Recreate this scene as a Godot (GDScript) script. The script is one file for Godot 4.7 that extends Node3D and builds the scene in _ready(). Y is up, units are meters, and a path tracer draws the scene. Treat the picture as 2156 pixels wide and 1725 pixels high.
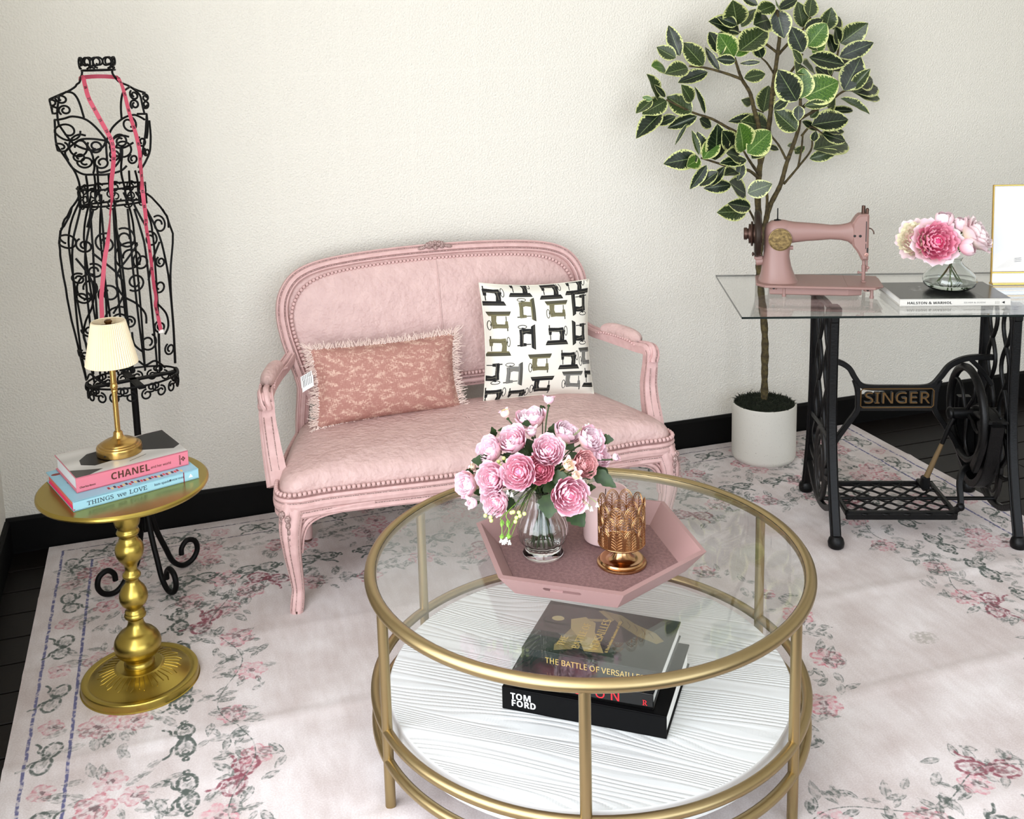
extends Node3D
# A pink sewing-studio corner: settee, round glass coffee table, treadle table, wire dress form.
# World: the back wall is the plane z = 0, x runs along it to the right, the floor is y = 0, metres.

class MB:
	# collects triangles; vert() keeps normals, commit() turns every face the right way round
	var v := PackedVector3Array()
	var n := PackedVector3Array()
	var uv := PackedVector2Array()
	var idx := PackedInt32Array()
	var org := Vector3.ZERO
	func _init(o := Vector3.ZERO) -> void:
		org = o
	func vert(p: Vector3, nn: Vector3, u := Vector2.ZERO) -> int:
		v.append(p - org)
		n.append(nn)
		uv.append(u)
		return v.size() - 1
	func tri(a: int, b: int, c: int) -> void:
		idx.append(a)
		idx.append(b)
		idx.append(c)
	func quad(a: int, b: int, c: int, d: int) -> void:
		tri(a, b, c)
		tri(a, c, d)
	func face(pts: Array, uvs := []) -> void:
		var nn := Vector3.ZERO
		for k in pts.size():
			var p: Vector3 = pts[k]
			var q: Vector3 = pts[(k + 1) % pts.size()]
			nn += (p - pts[0]).cross(q - pts[0])
		nn = nn.normalized()
		var s := v.size()
		for k in pts.size():
			vert(pts[k], nn, uvs[k] if uvs.size() else Vector2.ZERO)
		for k in range(1, pts.size() - 1):
			tri(s, s + k, s + k + 1)
	func grid(rows: Array, wrap_u := false, wrap_v := false, flip := 1.0) -> void:
		var ni := rows.size()
		var nj: int = rows[0].size()
		var s := v.size()
		for i in ni:
			for j in nj:
				var ju := (j + 1) % nj if wrap_u else mini(j + 1, nj - 1)
				var jd := (j - 1 + nj) % nj if wrap_u else maxi(j - 1, 0)
				var iu := (i + 1) % ni if wrap_v else mini(i + 1, ni - 1)
				var id := (i - 1 + ni) % ni if wrap_v else maxi(i - 1, 0)
				var du: Vector3 = rows[i][ju] - rows[i][jd]
				var dv: Vector3 = rows[iu][j] - rows[id][j]
				var nn := du.cross(dv) * flip
				if nn.length_squared() < 1e-16:
					var near: Array = [rows[maxi(i - 1, 0)], rows[mini(i + 1, ni - 1)]]
					nn = ((rows[i][ju] + near[0][ju] + near[1][ju]) - (rows[i][jd] + near[0][jd] + near[1][jd])).cross(dv) * flip
				if nn.length_squared() < 1e-16:
					nn = Vector3.UP
				vert(rows[i][j], nn.normalized(), Vector2(float(j) / maxi(nj - 1, 1), float(i) / maxi(ni - 1, 1)))
		for i in (ni if wrap_v else ni - 1):
			for j in (nj if wrap_u else nj - 1):
				var i2 := (i + 1) % ni
				var j2 := (j + 1) % nj
				quad(s + i * nj + j, s + i * nj + j2, s + i2 * nj + j2, s + i2 * nj + j)
	func tube(path: Array, r, seg := 10, closed := false, caps := true, flat := 1.0, ref := Vector3.ZERO) -> void:
		# r: one radius or one per point; flat squeezes the section along its second axis
		var m := path.size()
		var t := []
		for k in m:
			var a: Vector3 = path[(k - 1 + m) % m] if closed or k > 0 else path[k]
			var b: Vector3 = path[(k + 1) % m] if closed or k < m - 1 else path[k]
			t.append((b - a).normalized())
		var up: Vector3 = ref
		if up == Vector3.ZERO:
			up = Vector3.UP if absf(t[0].y) < 0.9 else Vector3.RIGHT
		var nx: Vector3 = (up - t[0] * up.dot(t[0])).normalized()
		var s := v.size()
		for k in m:
			if ref != Vector3.ZERO:
				nx = ref
			nx = (nx - t[k] * nx.dot(t[k])).normalized()
			var ny: Vector3 = t[k].cross(nx)
			var rr: float = r[k] if r is Array else r
			for j in seg:
				var a := TAU * j / seg
				var d := nx * cos(a) * flat + ny * sin(a)
				var dn := (nx * cos(a) / flat + ny * sin(a)).normalized()
				vert(path[k] + d * rr, dn, Vector2(float(j) / seg, float(k) / m))
		for k in (m if closed else m - 1):
			var k2 := (k + 1) % m
			for j in seg:
				var j2 := (j + 1) % seg
				quad(s + k * seg + j, s + k * seg + j2, s + k2 * seg + j2, s + k2 * seg + j)
		if caps and not closed:
			for e in [0, m - 1]:
				var nn: Vector3 = -t[0] if e == 0 else t[m - 1]
				var c := vert(path[e], nn)
				var first := v.size()
				for j in seg:
					v.append(v[s + e * seg + j])
					n.append(nn)
					uv.append(Vector2.ZERO)
				for j in seg:
					tri(c, first + j, first + (j + 1) % seg)
	func sweep(path: Array, prof: Array, ref: Vector3, scales := [], closed := false, caps := true, smooth := false) -> void:
		# carries a closed 2D section along a path; section x runs along t x ref, section y along ref
		var m := path.size()
		var pn := prof.size()
		var rings := []
		for k in m:
			var a: Vector3 = path[(k - 1 + m) % m] if closed or k > 0 else path[k]
			var b: Vector3 = path[(k + 1) % m] if closed or k < m - 1 else path[k]
			var t := (b - a).normalized()
			var y := (ref - t * ref.dot(t)).normalized()
			var x := t.cross(y)
			var sc = scales[k] if scales.size() else 1.0
			var sv: Vector2 = sc if sc is Vector2 else Vector2(sc, sc)
			var ring := PackedVector3Array()
			for q in prof:
				ring.append(path[k] + x * q.x * sv.x + y * q.y * sv.y)
			rings.append(ring)
		if smooth:
			grid(rings, true, closed)
		else:
			for j in pn:
				var j2 := (j + 1) % pn
				var s := v.size()
				for k in m:
					var tt: Vector3 = rings[(k + 1) % m][j] - rings[k][j] if closed or k < m - 1 else rings[k][j] - rings[k - 1][j]
					var nn: Vector3 = (rings[k][j2] - rings[k][j]).cross(tt).normalized()
					vert(rings[k][j], nn, Vector2(0, float(k) / m))
					vert(rings[k][j2], nn, Vector2(1, float(k) / m))
				for k in (m if closed else m - 1):
					var k2 := (k + 1) % m
					quad(s + k * 2, s + k * 2 + 1, s + k2 * 2 + 1, s + k2 * 2)
		if caps and not closed:
			for e in [0, m - 1]:
				var ring: PackedVector3Array = rings[e]
				var nn: Vector3 = (path[0] - path[1]).normalized() if e == 0 else (path[m - 1] - path[m - 2]).normalized()
				var c := vert(path[e], nn)
				var first := v.size()
				for q in ring:
					vert(q, nn)
				for j in pn:
					tri(c, first + j, first + (j + 1) % pn)
	func lathe(prof: Array, seg := 48, at := Vector3.ZERO, crease := 40.0, ribs := 0, rib := 0.0) -> void:
		# prof: Vector2(radius, height) from bottom to top; corners sharper than crease stay sharp
		var m := prof.size()
		var runs := [[0]]
		for k in range(1, m):
			runs[-1].append(k)
			if k < m - 1:
				var a: Vector2 = prof[k] - prof[k - 1]
				var b: Vector2 = prof[k + 1] - prof[k]
				if absf(rad_to_deg(a.angle_to(b))) > crease:
					runs.append([k])
		for run in runs:
			var rows := []
			for k in run:
				var ring := PackedVector3Array()
				for j in seg:
					var a := TAU * j / seg
					var rr: float = prof[k].x
					if ribs:
						rr *= 1.0 + rib * smoothstep(0.012, 0.035, prof[k].y) * cos(a * ribs)
					ring.append(at + Vector3(cos(a) * rr, prof[k].y, sin(a) * rr))
				rows.append(ring)
			grid(rows, true, false, -1.0)
	func box(c: Vector3, s: Vector3, bev := 0.0, basis := Basis.IDENTITY) -> void:
		var h := s * 0.5
		bev = minf(bev, minf(h.x, minf(h.y, h.z)) * 0.9)
		var axes := [basis.x, basis.y, basis.z]
		var hh := [h.x, h.y, h.z]
		for a in 3:
			for sg in [-1.0, 1.0]:
				var b: int = (a + 1) % 3
				var d: int = (a + 2) % 3
				var o: Vector3 = c + axes[a] * hh[a] * sg
				var e: Vector3 = axes[b] * (hh[b] - bev)
				var f: Vector3 = axes[d] * (hh[d] - bev)
				facen([o - e - f, o + e - f, o + e + f, o - e + f], axes[a] * sg, [Vector2(0, 1), Vector2(1, 1), Vector2(1, 0), Vector2(0, 0)])
		if bev <= 0.0:
			return
		for a in 3:
			var b: int = (a + 1) % 3
			var d: int = (a + 2) % 3
			for sb in [-1.0, 1.0]:
				for sd in [-1.0, 1.0]:
					var e: Vector3 = axes[a] * (hh[a] - bev)
					var p: Vector3 = c + axes[b] * hh[b] * sb + axes[d] * (hh[d] - bev) * sd
					var q: Vector3 = c + axes[b] * (hh[b] - bev) * sb + axes[d] * hh[d] * sd
					facen([p - e, p + e, q + e, q - e], (axes[b] * sb + axes[d] * sd).normalized())
		for sx in [-1.0, 1.0]:
			for sy in [-1.0, 1.0]:
				for sz in [-1.0, 1.0]:
					var k: Vector3 = axes[0] * sx * (h.x - bev) + axes[1] * sy * (h.y - bev) + axes[2] * sz * (h.z - bev)
					facen([c + k + axes[0] * sx * bev, c + k + axes[1] * sy * bev, c + k + axes[2] * sz * bev], (axes[0] * sx + axes[1] * sy + axes[2] * sz).normalized())
	func facen(pts: Array, nn: Vector3, uvs := []) -> void:
		var s := v.size()
		for k in pts.size():
			vert(pts[k], nn, uvs[k] if uvs.size() else Vector2.ZERO)
		for k in range(1, pts.size() - 1):
			tri(s, s + k, s + k + 1)
	func ball(c: Vector3, r: Vector3, rings := 8, seg := 12, basis := Basis.IDENTITY) -> void:
		var s := v.size()
		for i in rings + 1:
			var th := PI * i / rings
			for j in seg:
				var a := TAU * j / seg
				var d := Vector3(sin(th) * cos(a), cos(th), sin(th) * sin(a))
				vert(c + basis * (d * r), (basis * (d / r)).normalized(), Vector2(float(j) / seg, float(i) / rings))
		for i in rings:
			for j in seg:
				quad(s + i * seg + j, s + i * seg + (j + 1) % seg, s + (i + 1) * seg + (j + 1) % seg, s + (i + 1) * seg + j)
	func plate(poly: PackedVector2Array, depth: float, xf: Transform3D, bev := 0.0) -> void:
		# extrudes a 2D outline along local z (from -depth/2 to depth/2), with a chamfer
		var pts := poly
		if Geometry2D.is_polygon_clockwise(pts):
			pts = pts.duplicate()
			pts.reverse()
		var inner := pts
		var m := pts.size()
		if bev > 0.0:
			inner = PackedVector2Array()
			for k in m:
				var a := (pts[k] - pts[(k - 1 + m) % m]).normalized()
				var b := (pts[(k + 1) % m] - pts[k]).normalized()
				var na := Vector2(-a.y, a.x)
				var nb := Vector2(-b.y, b.x)
				var w := (na + nb).normalized()
				inner.append(pts[k] + w * bev / maxf(0.35, w.dot(na)))
		var tris := Geometry2D.triangulate_polygon(inner)
		for sg in [-1.0, 1.0]:
			var s := v.size()
			for p in inner:
				vert(xf * Vector3(p.x, p.y, sg * depth * 0.5), (xf.basis.z * sg).normalized(), p)
			for k in range(0, tris.size(), 3):
				tri(s + tris[k], s + tris[k + 1], s + tris[k + 2])
		var hz := depth * 0.5 - bev
		for k in m:
			var k2 := (k + 1) % m
			var e := pts[k2] - pts[k]
			var nn := Vector3(e.y, -e.x, 0).normalized()
			facen([xf * Vector3(pts[k].x, pts[k].y, -hz), xf * Vector3(pts[k2].x, pts[k2].y, -hz), xf * Vector3(pts[k2].x, pts[k2].y, hz), xf * Vector3(pts[k].x, pts[k].y, hz)], (xf.basis * nn).normalized())
			if bev > 0.0:
				for sg in [-1.0, 1.0]:
					facen([xf * Vector3(pts[k].x, pts[k].y, hz * sg), xf * Vector3(pts[k2].x, pts[k2].y, hz * sg), xf * Vector3(inner[k2].x, inner[k2].y, depth * 0.5 * sg), xf * Vector3(inner[k].x, inner[k].y, depth * 0.5 * sg)], (xf.basis * (nn + Vector3(0, 0, sg))).normalized())
	func commit() -> ArrayMesh:
		for k in range(0, idx.size(), 3):
			var a := idx[k]
			var b := idx[k + 1]
			var c := idx[k + 2]
			if (v[b] - v[a]).cross(v[c] - v[a]).dot(n[a] + n[b] + n[c]) > 0.0:
				idx[k + 1] = c
				idx[k + 2] = b
		var arr := []
		arr.resize(Mesh.ARRAY_MAX)
		arr[Mesh.ARRAY_VERTEX] = v
		arr[Mesh.ARRAY_NORMAL] = n
		arr[Mesh.ARRAY_TEX_UV] = uv
		arr[Mesh.ARRAY_INDEX] = idx
		var m := ArrayMesh.new()
		m.add_surface_from_arrays(Mesh.PRIMITIVE_TRIANGLES, arr)
		return m

var used := {}
var M := {}
var rng := RandomNumberGenerator.new()

func numbered(called: String) -> String:
	var k: int = used.get(called, 0)
	used[called] = k + 1
	return called if k == 0 else "%s_%03d" % [called, k]

func thing(called: String, label: String, category: String, at := Vector3.ZERO, turn := 0.0, group := "") -> Node3D:
	var o := Node3D.new()
	o.name = numbered(called)
	add_child(o)
	o.position = at
	o.rotation.y = turn
	o.set_meta("label", label)
	o.set_meta("category", category)
	if group:
		o.set_meta("group", group)
	return o

func part(called: String, mb, material: Material, parent: Node) -> MeshInstance3D:
	var o := MeshInstance3D.new()
	o.name = called
	o.mesh = mb.commit() if mb is MB else mb
	o.material_override = material
	parent.add_child(o, true)
	return o

func stuff(o: Node) -> Node:
	o.set_meta("kind", "stuff")
	return o

func structure(called: String, mb, material: Material) -> MeshInstance3D:
	var o := part(called, mb, material, self)
	o.set_meta("kind", "structure")
	return o

func copy_of(o: Node3D, label := "") -> Node3D:
	var c: Node3D = o.duplicate()
	c.name = numbered(String(o.name).split("_0")[0])
	add_child(c)
	if label:
		c.set_meta("label", label)
	return c

func text(words: String, height: float, material: Material, parent: Node, xf: Transform3D, face := "sans", wide := 1.0, bold := false, called := "lettering", depth := 0.0004) -> MeshInstance3D:
	# lettering of a given capital height, centred on xf, facing its +z
	var f := SystemFont.new()
	f.font_names = PackedStringArray(["Droid Serif" if face == "serif" else ("Droid Sans Mono" if face == "mono" else "Droid Sans")])
	f.font_weight = 700 if bold else 400
	if face == "italic":
		f.font_names = PackedStringArray(["Droid Serif"])
		f.font_italic = true
	var t := TextMesh.new()
	t.text = words
	t.font = f
	t.font_size = 48
	t.pixel_size = height / 35.0
	t.depth = depth
	t.curve_step = 2.0
	t.material = material
	var o := MeshInstance3D.new()
	o.name = called
	o.mesh = t
	parent.add_child(o, true)
	o.transform = xf * Transform3D(Basis.from_scale(Vector3(wide, 1, 1)), Vector3.ZERO)
	return o

func mat(color: Color, rough := 0.7, metal := 0.0) -> StandardMaterial3D:
	var m := StandardMaterial3D.new()
	m.albedo_color = color
	m.roughness = rough
	m.metallic = metal
	return m

func noise_image(w: int, h: int, freq: float, seed_: int, octaves := 3, kind := FastNoiseLite.TYPE_SIMPLEX_SMOOTH) -> Image:
	var f := FastNoiseLite.new()
	f.noise_type = kind
	f.seed = seed_
	f.frequency = freq
	f.fractal_octaves = octaves
	return f.get_seamless_image(w, h)

func relief(m: StandardMaterial3D, size: int, freq: float, seed_: int, strength: float, tile: float, octaves := 3) -> void:
	# fine surface relief as a triplanar normal map; tile = metres per repeat
	var im := noise_image(size, size, freq, seed_, octaves)
	im.convert(Image.FORMAT_RGBA8)
	im.bump_map_to_normal_map(strength)
	m.normal_enabled = true
	m.normal_texture = ImageTexture.create_from_image(im)
	m.uv1_triplanar = true
	m.uv1_world_triplanar = true
	m.uv1_scale = Vector3.ONE / tile

func tone(m: StandardMaterial3D, size: int, freq: float, seed_: int, dark: Color, light: Color, tile: float, octaves := 4) -> void:
	# mottled colour: the albedo wanders between two tones
	var im := noise_image(size, size, freq, seed_, octaves)
	im.convert(Image.FORMAT_RGB8)
	var d := im.get_data()
	for k in range(0, d.size(), 3):
		var w := d[k] / 255.0
		d[k] = int(lerpf(dark.r, light.r, w) * 255)
		d[k + 1] = int(lerpf(dark.g, light.g, w) * 255)
		d[k + 2] = int(lerpf(dark.b, light.b, w) * 255)
	m.albedo_color = Color.WHITE
	m.albedo_texture = ImageTexture.create_from_image(Image.create_from_data(size, size, false, Image.FORMAT_RGB8, d))
	m.uv1_triplanar = true
	m.uv1_world_triplanar = true
	m.uv1_scale = Vector3.ONE / tile

func curve(pts: Array, step := 6, closed := false) -> Array:
	# Catmull-Rom through the points
	var out := []
	var m := pts.size()
	for k in (m if closed else m - 1):
		var p0 = pts[(k - 1 + m) % m] if closed or k > 0 else pts[k]
		var p1 = pts[k]
		var p2 = pts[(k + 1) % m]
		var p3 = pts[(k + 2) % m] if closed or k < m - 2 else p2
		for s in step:
			var t := float(s) / step
			out.append(0.5 * ((2.0 * p1) + (p2 - p0) * t + (2.0 * p0 - 5.0 * p1 + 4.0 * p2 - p3) * t * t + (3.0 * p1 - p0 - 3.0 * p2 + p3) * t * t * t))
	if not closed:
		out.append(pts[m - 1])
	return out

func ramp(a: float, b: float, count: int) -> Array:
	var out := []
	for k in count:
		out.append(lerpf(a, b, float(k) / maxi(count - 1, 1)))
	return out

func table(rows: Array, x: float) -> float:
	# linear look-up in [[x, value], ...] sorted by x
	if x <= rows[0][0]:
		return rows[0][1]
	for k in range(1, rows.size()):
		if x <= rows[k][0]:
			var t: float = (x - rows[k - 1][0]) / (rows[k][0] - rows[k - 1][0])
			return lerpf(rows[k - 1][1], rows[k][1], t)
	return rows[-1][1]

# ---- painting of flat prints -------------------------------------------------
func fill_poly(im: Image, pts: Array, col: Color) -> void:
	var lo := 1e9
	var hi := -1e9
	for p in pts:
		lo = minf(lo, p.y)
		hi = maxf(hi, p.y)
	var w := im.get_width()
	for y in range(maxi(0, int(lo)), mini(im.get_height(), int(hi) + 1)):
		var xs := []
		var yc := y + 0.5
		for k in pts.size():
			var a: Vector2 = pts[k]
			var b: Vector2 = pts[(k + 1) % pts.size()]
			if (a.y <= yc) != (b.y <= yc):
				xs.append(a.x + (yc - a.y) / (b.y - a.y) * (b.x - a.x))
		xs.sort()
		for k in range(0, xs.size() - 1, 2):
			var x0 := clampi(int(round(xs[k])), 0, w)
			var x1 := clampi(int(round(xs[k + 1])), 0, w)
			if x1 > x0:
				im.fill_rect(Rect2i(x0, y, x1 - x0, 1), col)

func oval(c: Vector2, rx: float, ry: float, turn := 0.0, steps := 28) -> Array:
	var out := []
	for k in steps:
		var a := TAU * k / steps
		out.append(c + Vector2(cos(a) * rx, sin(a) * ry).rotated(turn))
	return out

func strokes(im: Image, pts: Array, width: float, col: Color) -> void:
	for k in pts.size() - 1:
		var a: Vector2 = pts[k]
		var b: Vector2 = pts[k + 1]
		var d := (b - a).normalized() * width * 0.5
		var e := Vector2(-d.y, d.x)
		fill_poly(im, [a - d + e, b + d + e, b + d - e, a - d - e], col)

func printed(im: Image, rough := 0.6) -> StandardMaterial3D:
	var m := mat(Color.WHITE, rough)
	im.generate_mipmaps()
	m.albedo_texture = ImageTexture.create_from_image(im)
	return m
const LEAVES := [
	[1.68,1.444,0.132,1.653,1.547,0.101,0.34,0], [1.663,1.438,0.137,1.606,1.476,0.107,0.5,1], [1.628,1.403,0.127,1.559,1.415,0.164,0.5,2],
	[1.699,1.404,0.153,1.601,1.388,0.178,0.42,1], [1.76,1.41,0.148,1.699,1.489,0.114,0.5,1], [1.781,1.388,0.141,1.679,1.355,0.12,0.35,0],
	[1.831,1.393,0.13,1.791,1.472,0.102,0.22,0], [1.593,1.303,0.141,1.524,1.391,0.202,0.3,1], [1.612,1.311,0.16,1.557,1.355,0.189,0.2,0],
	[1.712,1.256,0.159,1.637,1.31,0.121,0.55,1], [1.625,1.298,0.144,1.523,1.258,0.169,0.42,1], [1.598,1.258,0.157,1.489,1.181,0.194,0.33,0],
	[1.565,1.304,0.161,1.537,1.313,0.14,0.4,2], [1.567,1.303,0.153,1.498,1.262,0.174,0.35,1], [1.657,1.244,0.15,1.599,1.216,0.12,0.4,0],
	[1.737,1.241,0.149,1.645,1.202,0.11,0.3,0], [1.759,1.249,0.163,1.702,1.344,0.195,0.14,0], [1.745,1.232,0.151,1.801,1.201,0.133,0.5,0],
	[1.693,1.219,0.162,1.647,1.148,0.163,0.12,0], [1.71,1.292,0.161,1.654,1.352,0.193,0.4,1], [1.678,1.116,0.27,1.553,1.101,0.266,0.38,0],
	[1.68,1.123,0.273,1.655,1.206,0.267,0.22,1], [1.708,1.12,0.26,1.681,1.199,0.254,0.4,0], [1.69,1.11,0.279,1.76,1.174,0.255,0.42,2],
	[1.748,1.101,0.256,1.737,1.225,0.289,0.5,0], [1.687,1.11,0.263,1.615,1.093,0.309,0.42,2], [1.71,1.088,0.269,1.654,1.01,0.258,0.3,0],
	[1.744,1.066,0.285,1.698,1.016,0.242,0.42,0], [1.804,1.016,0.267,1.713,1.007,0.242,0.35,0], [1.774,1.08,0.274,1.735,1.013,0.25,0.3,0],
	[1.808,1.142,0.266,1.748,1.202,0.302,0.5,0], [1.825,1.131,0.305,1.781,1.23,0.351,0.62,2], [1.829,1.126,0.322,1.93,1.192,0.301,0.5,2],
	[1.862,1.104,0.297,1.932,1.157,0.285,0.42,0], [1.83,1.103,0.318,1.724,1.099,0.328,0.28,0], [1.831,1.135,0.302,1.78,1.146,0.296,0.3,1],
	[1.823,1.093,0.3,1.803,1.034,0.31,0.45,0], [1.842,0.988,0.296,1.756,1.038,0.337,0.6,0], [1.833,0.993,0.322,1.899,1.025,0.365,0.5,1],
	[1.794,1.066,0.317,1.72,1.063,0.366,0.4,0], [1.846,0.927,0.296,1.736,0.931,0.292,0.4,1], [1.844,0.945,0.324,1.746,0.968,0.345,0.35,0],
	[1.814,1.108,0.307,1.728,1.135,0.364,0.4,0], [2.009,1.191,0.154,1.881,1.221,0.19,0.4,1], [1.975,1.228,0.144,1.872,1.215,0.121,0.25,0],
	[1.993,1.244,0.148,2.034,1.334,0.115,0.45,1], [1.947,1.277,0.146,1.873,1.294,0.206,0.25,1], [1.763,1.447,0.265,1.741,1.522,0.221,0.5,0],
	[1.813,1.436,0.256,1.748,1.516,0.269,0.55,2], [1.82,1.458,0.279,1.938,1.529,0.26,0.45,1], [1.816,1.441,0.264,1.878,1.472,0.261,0.3,2],
	[1.804,1.427,0.284,1.742,1.434,0.267,0.4,0], [1.915,1.432,0.261,1.913,1.48,0.227,0.6,0], [1.852,1.368,0.257,1.944,1.379,0.239,0.35,1],
	[1.902,1.42,0.275,1.848,1.416,0.236,0.2,0], [1.861,1.521,0.206,1.736,1.556,0.224,0.4,0], [1.85,1.542,0.212,1.793,1.621,0.28,0.5,1],
	[1.867,1.535,0.209,1.91,1.594,0.228,0.35,1], [1.849,1.514,0.228,1.777,1.517,0.215,0.2,0], [1.835,1.542,0.235,1.768,1.569,0.223,0.4,0],
	[1.942,1.602,0.292,1.872,1.58,0.295,0.7,1], [1.954,1.588,0.286,1.977,1.495,0.296,0.75,0], [1.921,1.556,0.292,1.83,1.541,0.348,0.6,0],
	[1.944,1.588,0.31,2.018,1.62,0.305,0.35,0], [2.159,1.53,0.126,2.14,1.62,0.118,0.55,1], [2.18,1.565,0.132,2.202,1.634,0.113,0.6,1],
	[1.947,1.602,0.292,1.875,1.641,0.376,0.6,2], [1.88,1.603,0.289,1.841,1.63,0.256,0.4,0], [2.058,1.448,0.283,2.01,1.533,0.282,0.5,0],
	[2.074,1.467,0.285,2.14,1.542,0.294,0.6,2], [2.15,1.522,0.152,2.216,1.559,0.162,0.4,0], [2.235,1.519,0.149,2.242,1.597,0.172,0.55,1],
	[2.262,1.525,0.14,2.328,1.564,0.1,0.5,0], [2.318,1.472,0.121,2.391,1.541,0.176,0.5,1], [2.301,1.426,0.142,2.413,1.473,0.182,0.35,0],
	[2.292,1.44,0.125,2.241,1.509,0.152,0.4,0], [2.074,1.472,0.279,2.111,1.451,0.291,0.35,1], [2.085,1.431,0.279,2.228,1.401,0.278,0.3,0],
	[2.059,1.411,0.275,2.01,1.459,0.295,0.3,1], [2.067,1.406,0.263,2.009,1.378,0.322,0.6,1], [2.058,1.411,0.284,2.143,1.377,0.228,0.4,1],
	[2.296,1.472,0.144,2.249,1.531,0.186,0.4,0], [2.099,1.445,0.275,2.163,1.487,0.255,0.4,2], [2.25,1.354,0.162,2.222,1.393,0.114,0.5,0],
	[2.251,1.363,0.164,2.237,1.409,0.173,0.3,1], [2.277,1.378,0.137,2.38,1.414,0.118,0.3,0], [2.279,1.31,0.204,2.339,1.425,0.213,0.5,0],
	[2.309,1.312,0.207,2.35,1.385,0.252,0.35,1], [2.329,1.304,0.192,2.46,1.314,0.15,0.45,0], [2.308,1.305,0.213,2.471,1.272,0.151,0.25,1],
	[2.338,1.325,0.211,2.428,1.343,0.163,0.4,0], [2.262,1.284,0.209,2.366,1.226,0.236,0.2,1], [2.014,1.289,0.321,1.94,1.395,0.321,0.5,0],
	[2.029,1.297,0.321,2.042,1.399,0.312,0.65,2], [2.045,1.301,0.315,2.172,1.349,0.326,0.55,2], [2.042,1.273,0.322,2.123,1.275,0.345,0.3,1],
	[2.03,1.273,0.309,2.023,1.223,0.318,0.8,0], [2.033,1.188,0.296,1.965,1.258,0.264,0.55,1], [1.932,1.264,0.313,1.986,1.294,0.314,0.4,0],
	[2.133,1.199,0.231,2.278,1.211,0.237,0.4,0], [2.11,1.21,0.209,2.172,1.176,0.21,0.35,0], [2.129,1.224,0.228,2.163,1.252,0.228,0.5,1],
	[2.215,1.253,0.205,2.204,1.29,0.262,0.7,1], [2.182,1.245,0.23,2.338,1.236,0.179,0.12,0], [2.183,1.166,0.221,2.287,1.133,0.212,0.35,0],
	[2.185,1.178,0.229,2.286,1.167,0.204,0.3,0], [2.155,1.14,0.212,2.157,1.177,0.224,0.6,0], [2.195,1.105,0.154,2.377,1.11,0.1,0.4,1],
	[2.197,1.069,0.128,2.297,1.095,0.158,0.3,1], [2.122,1.092,0.152,2.165,1.117,0.146,0.4,1], [2.135,1.107,0.138,2.07,1.126,0.184,0.3,1],
	[2.059,1.109,0.148,2.048,1.119,0.097,0.3,0]
]
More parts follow.
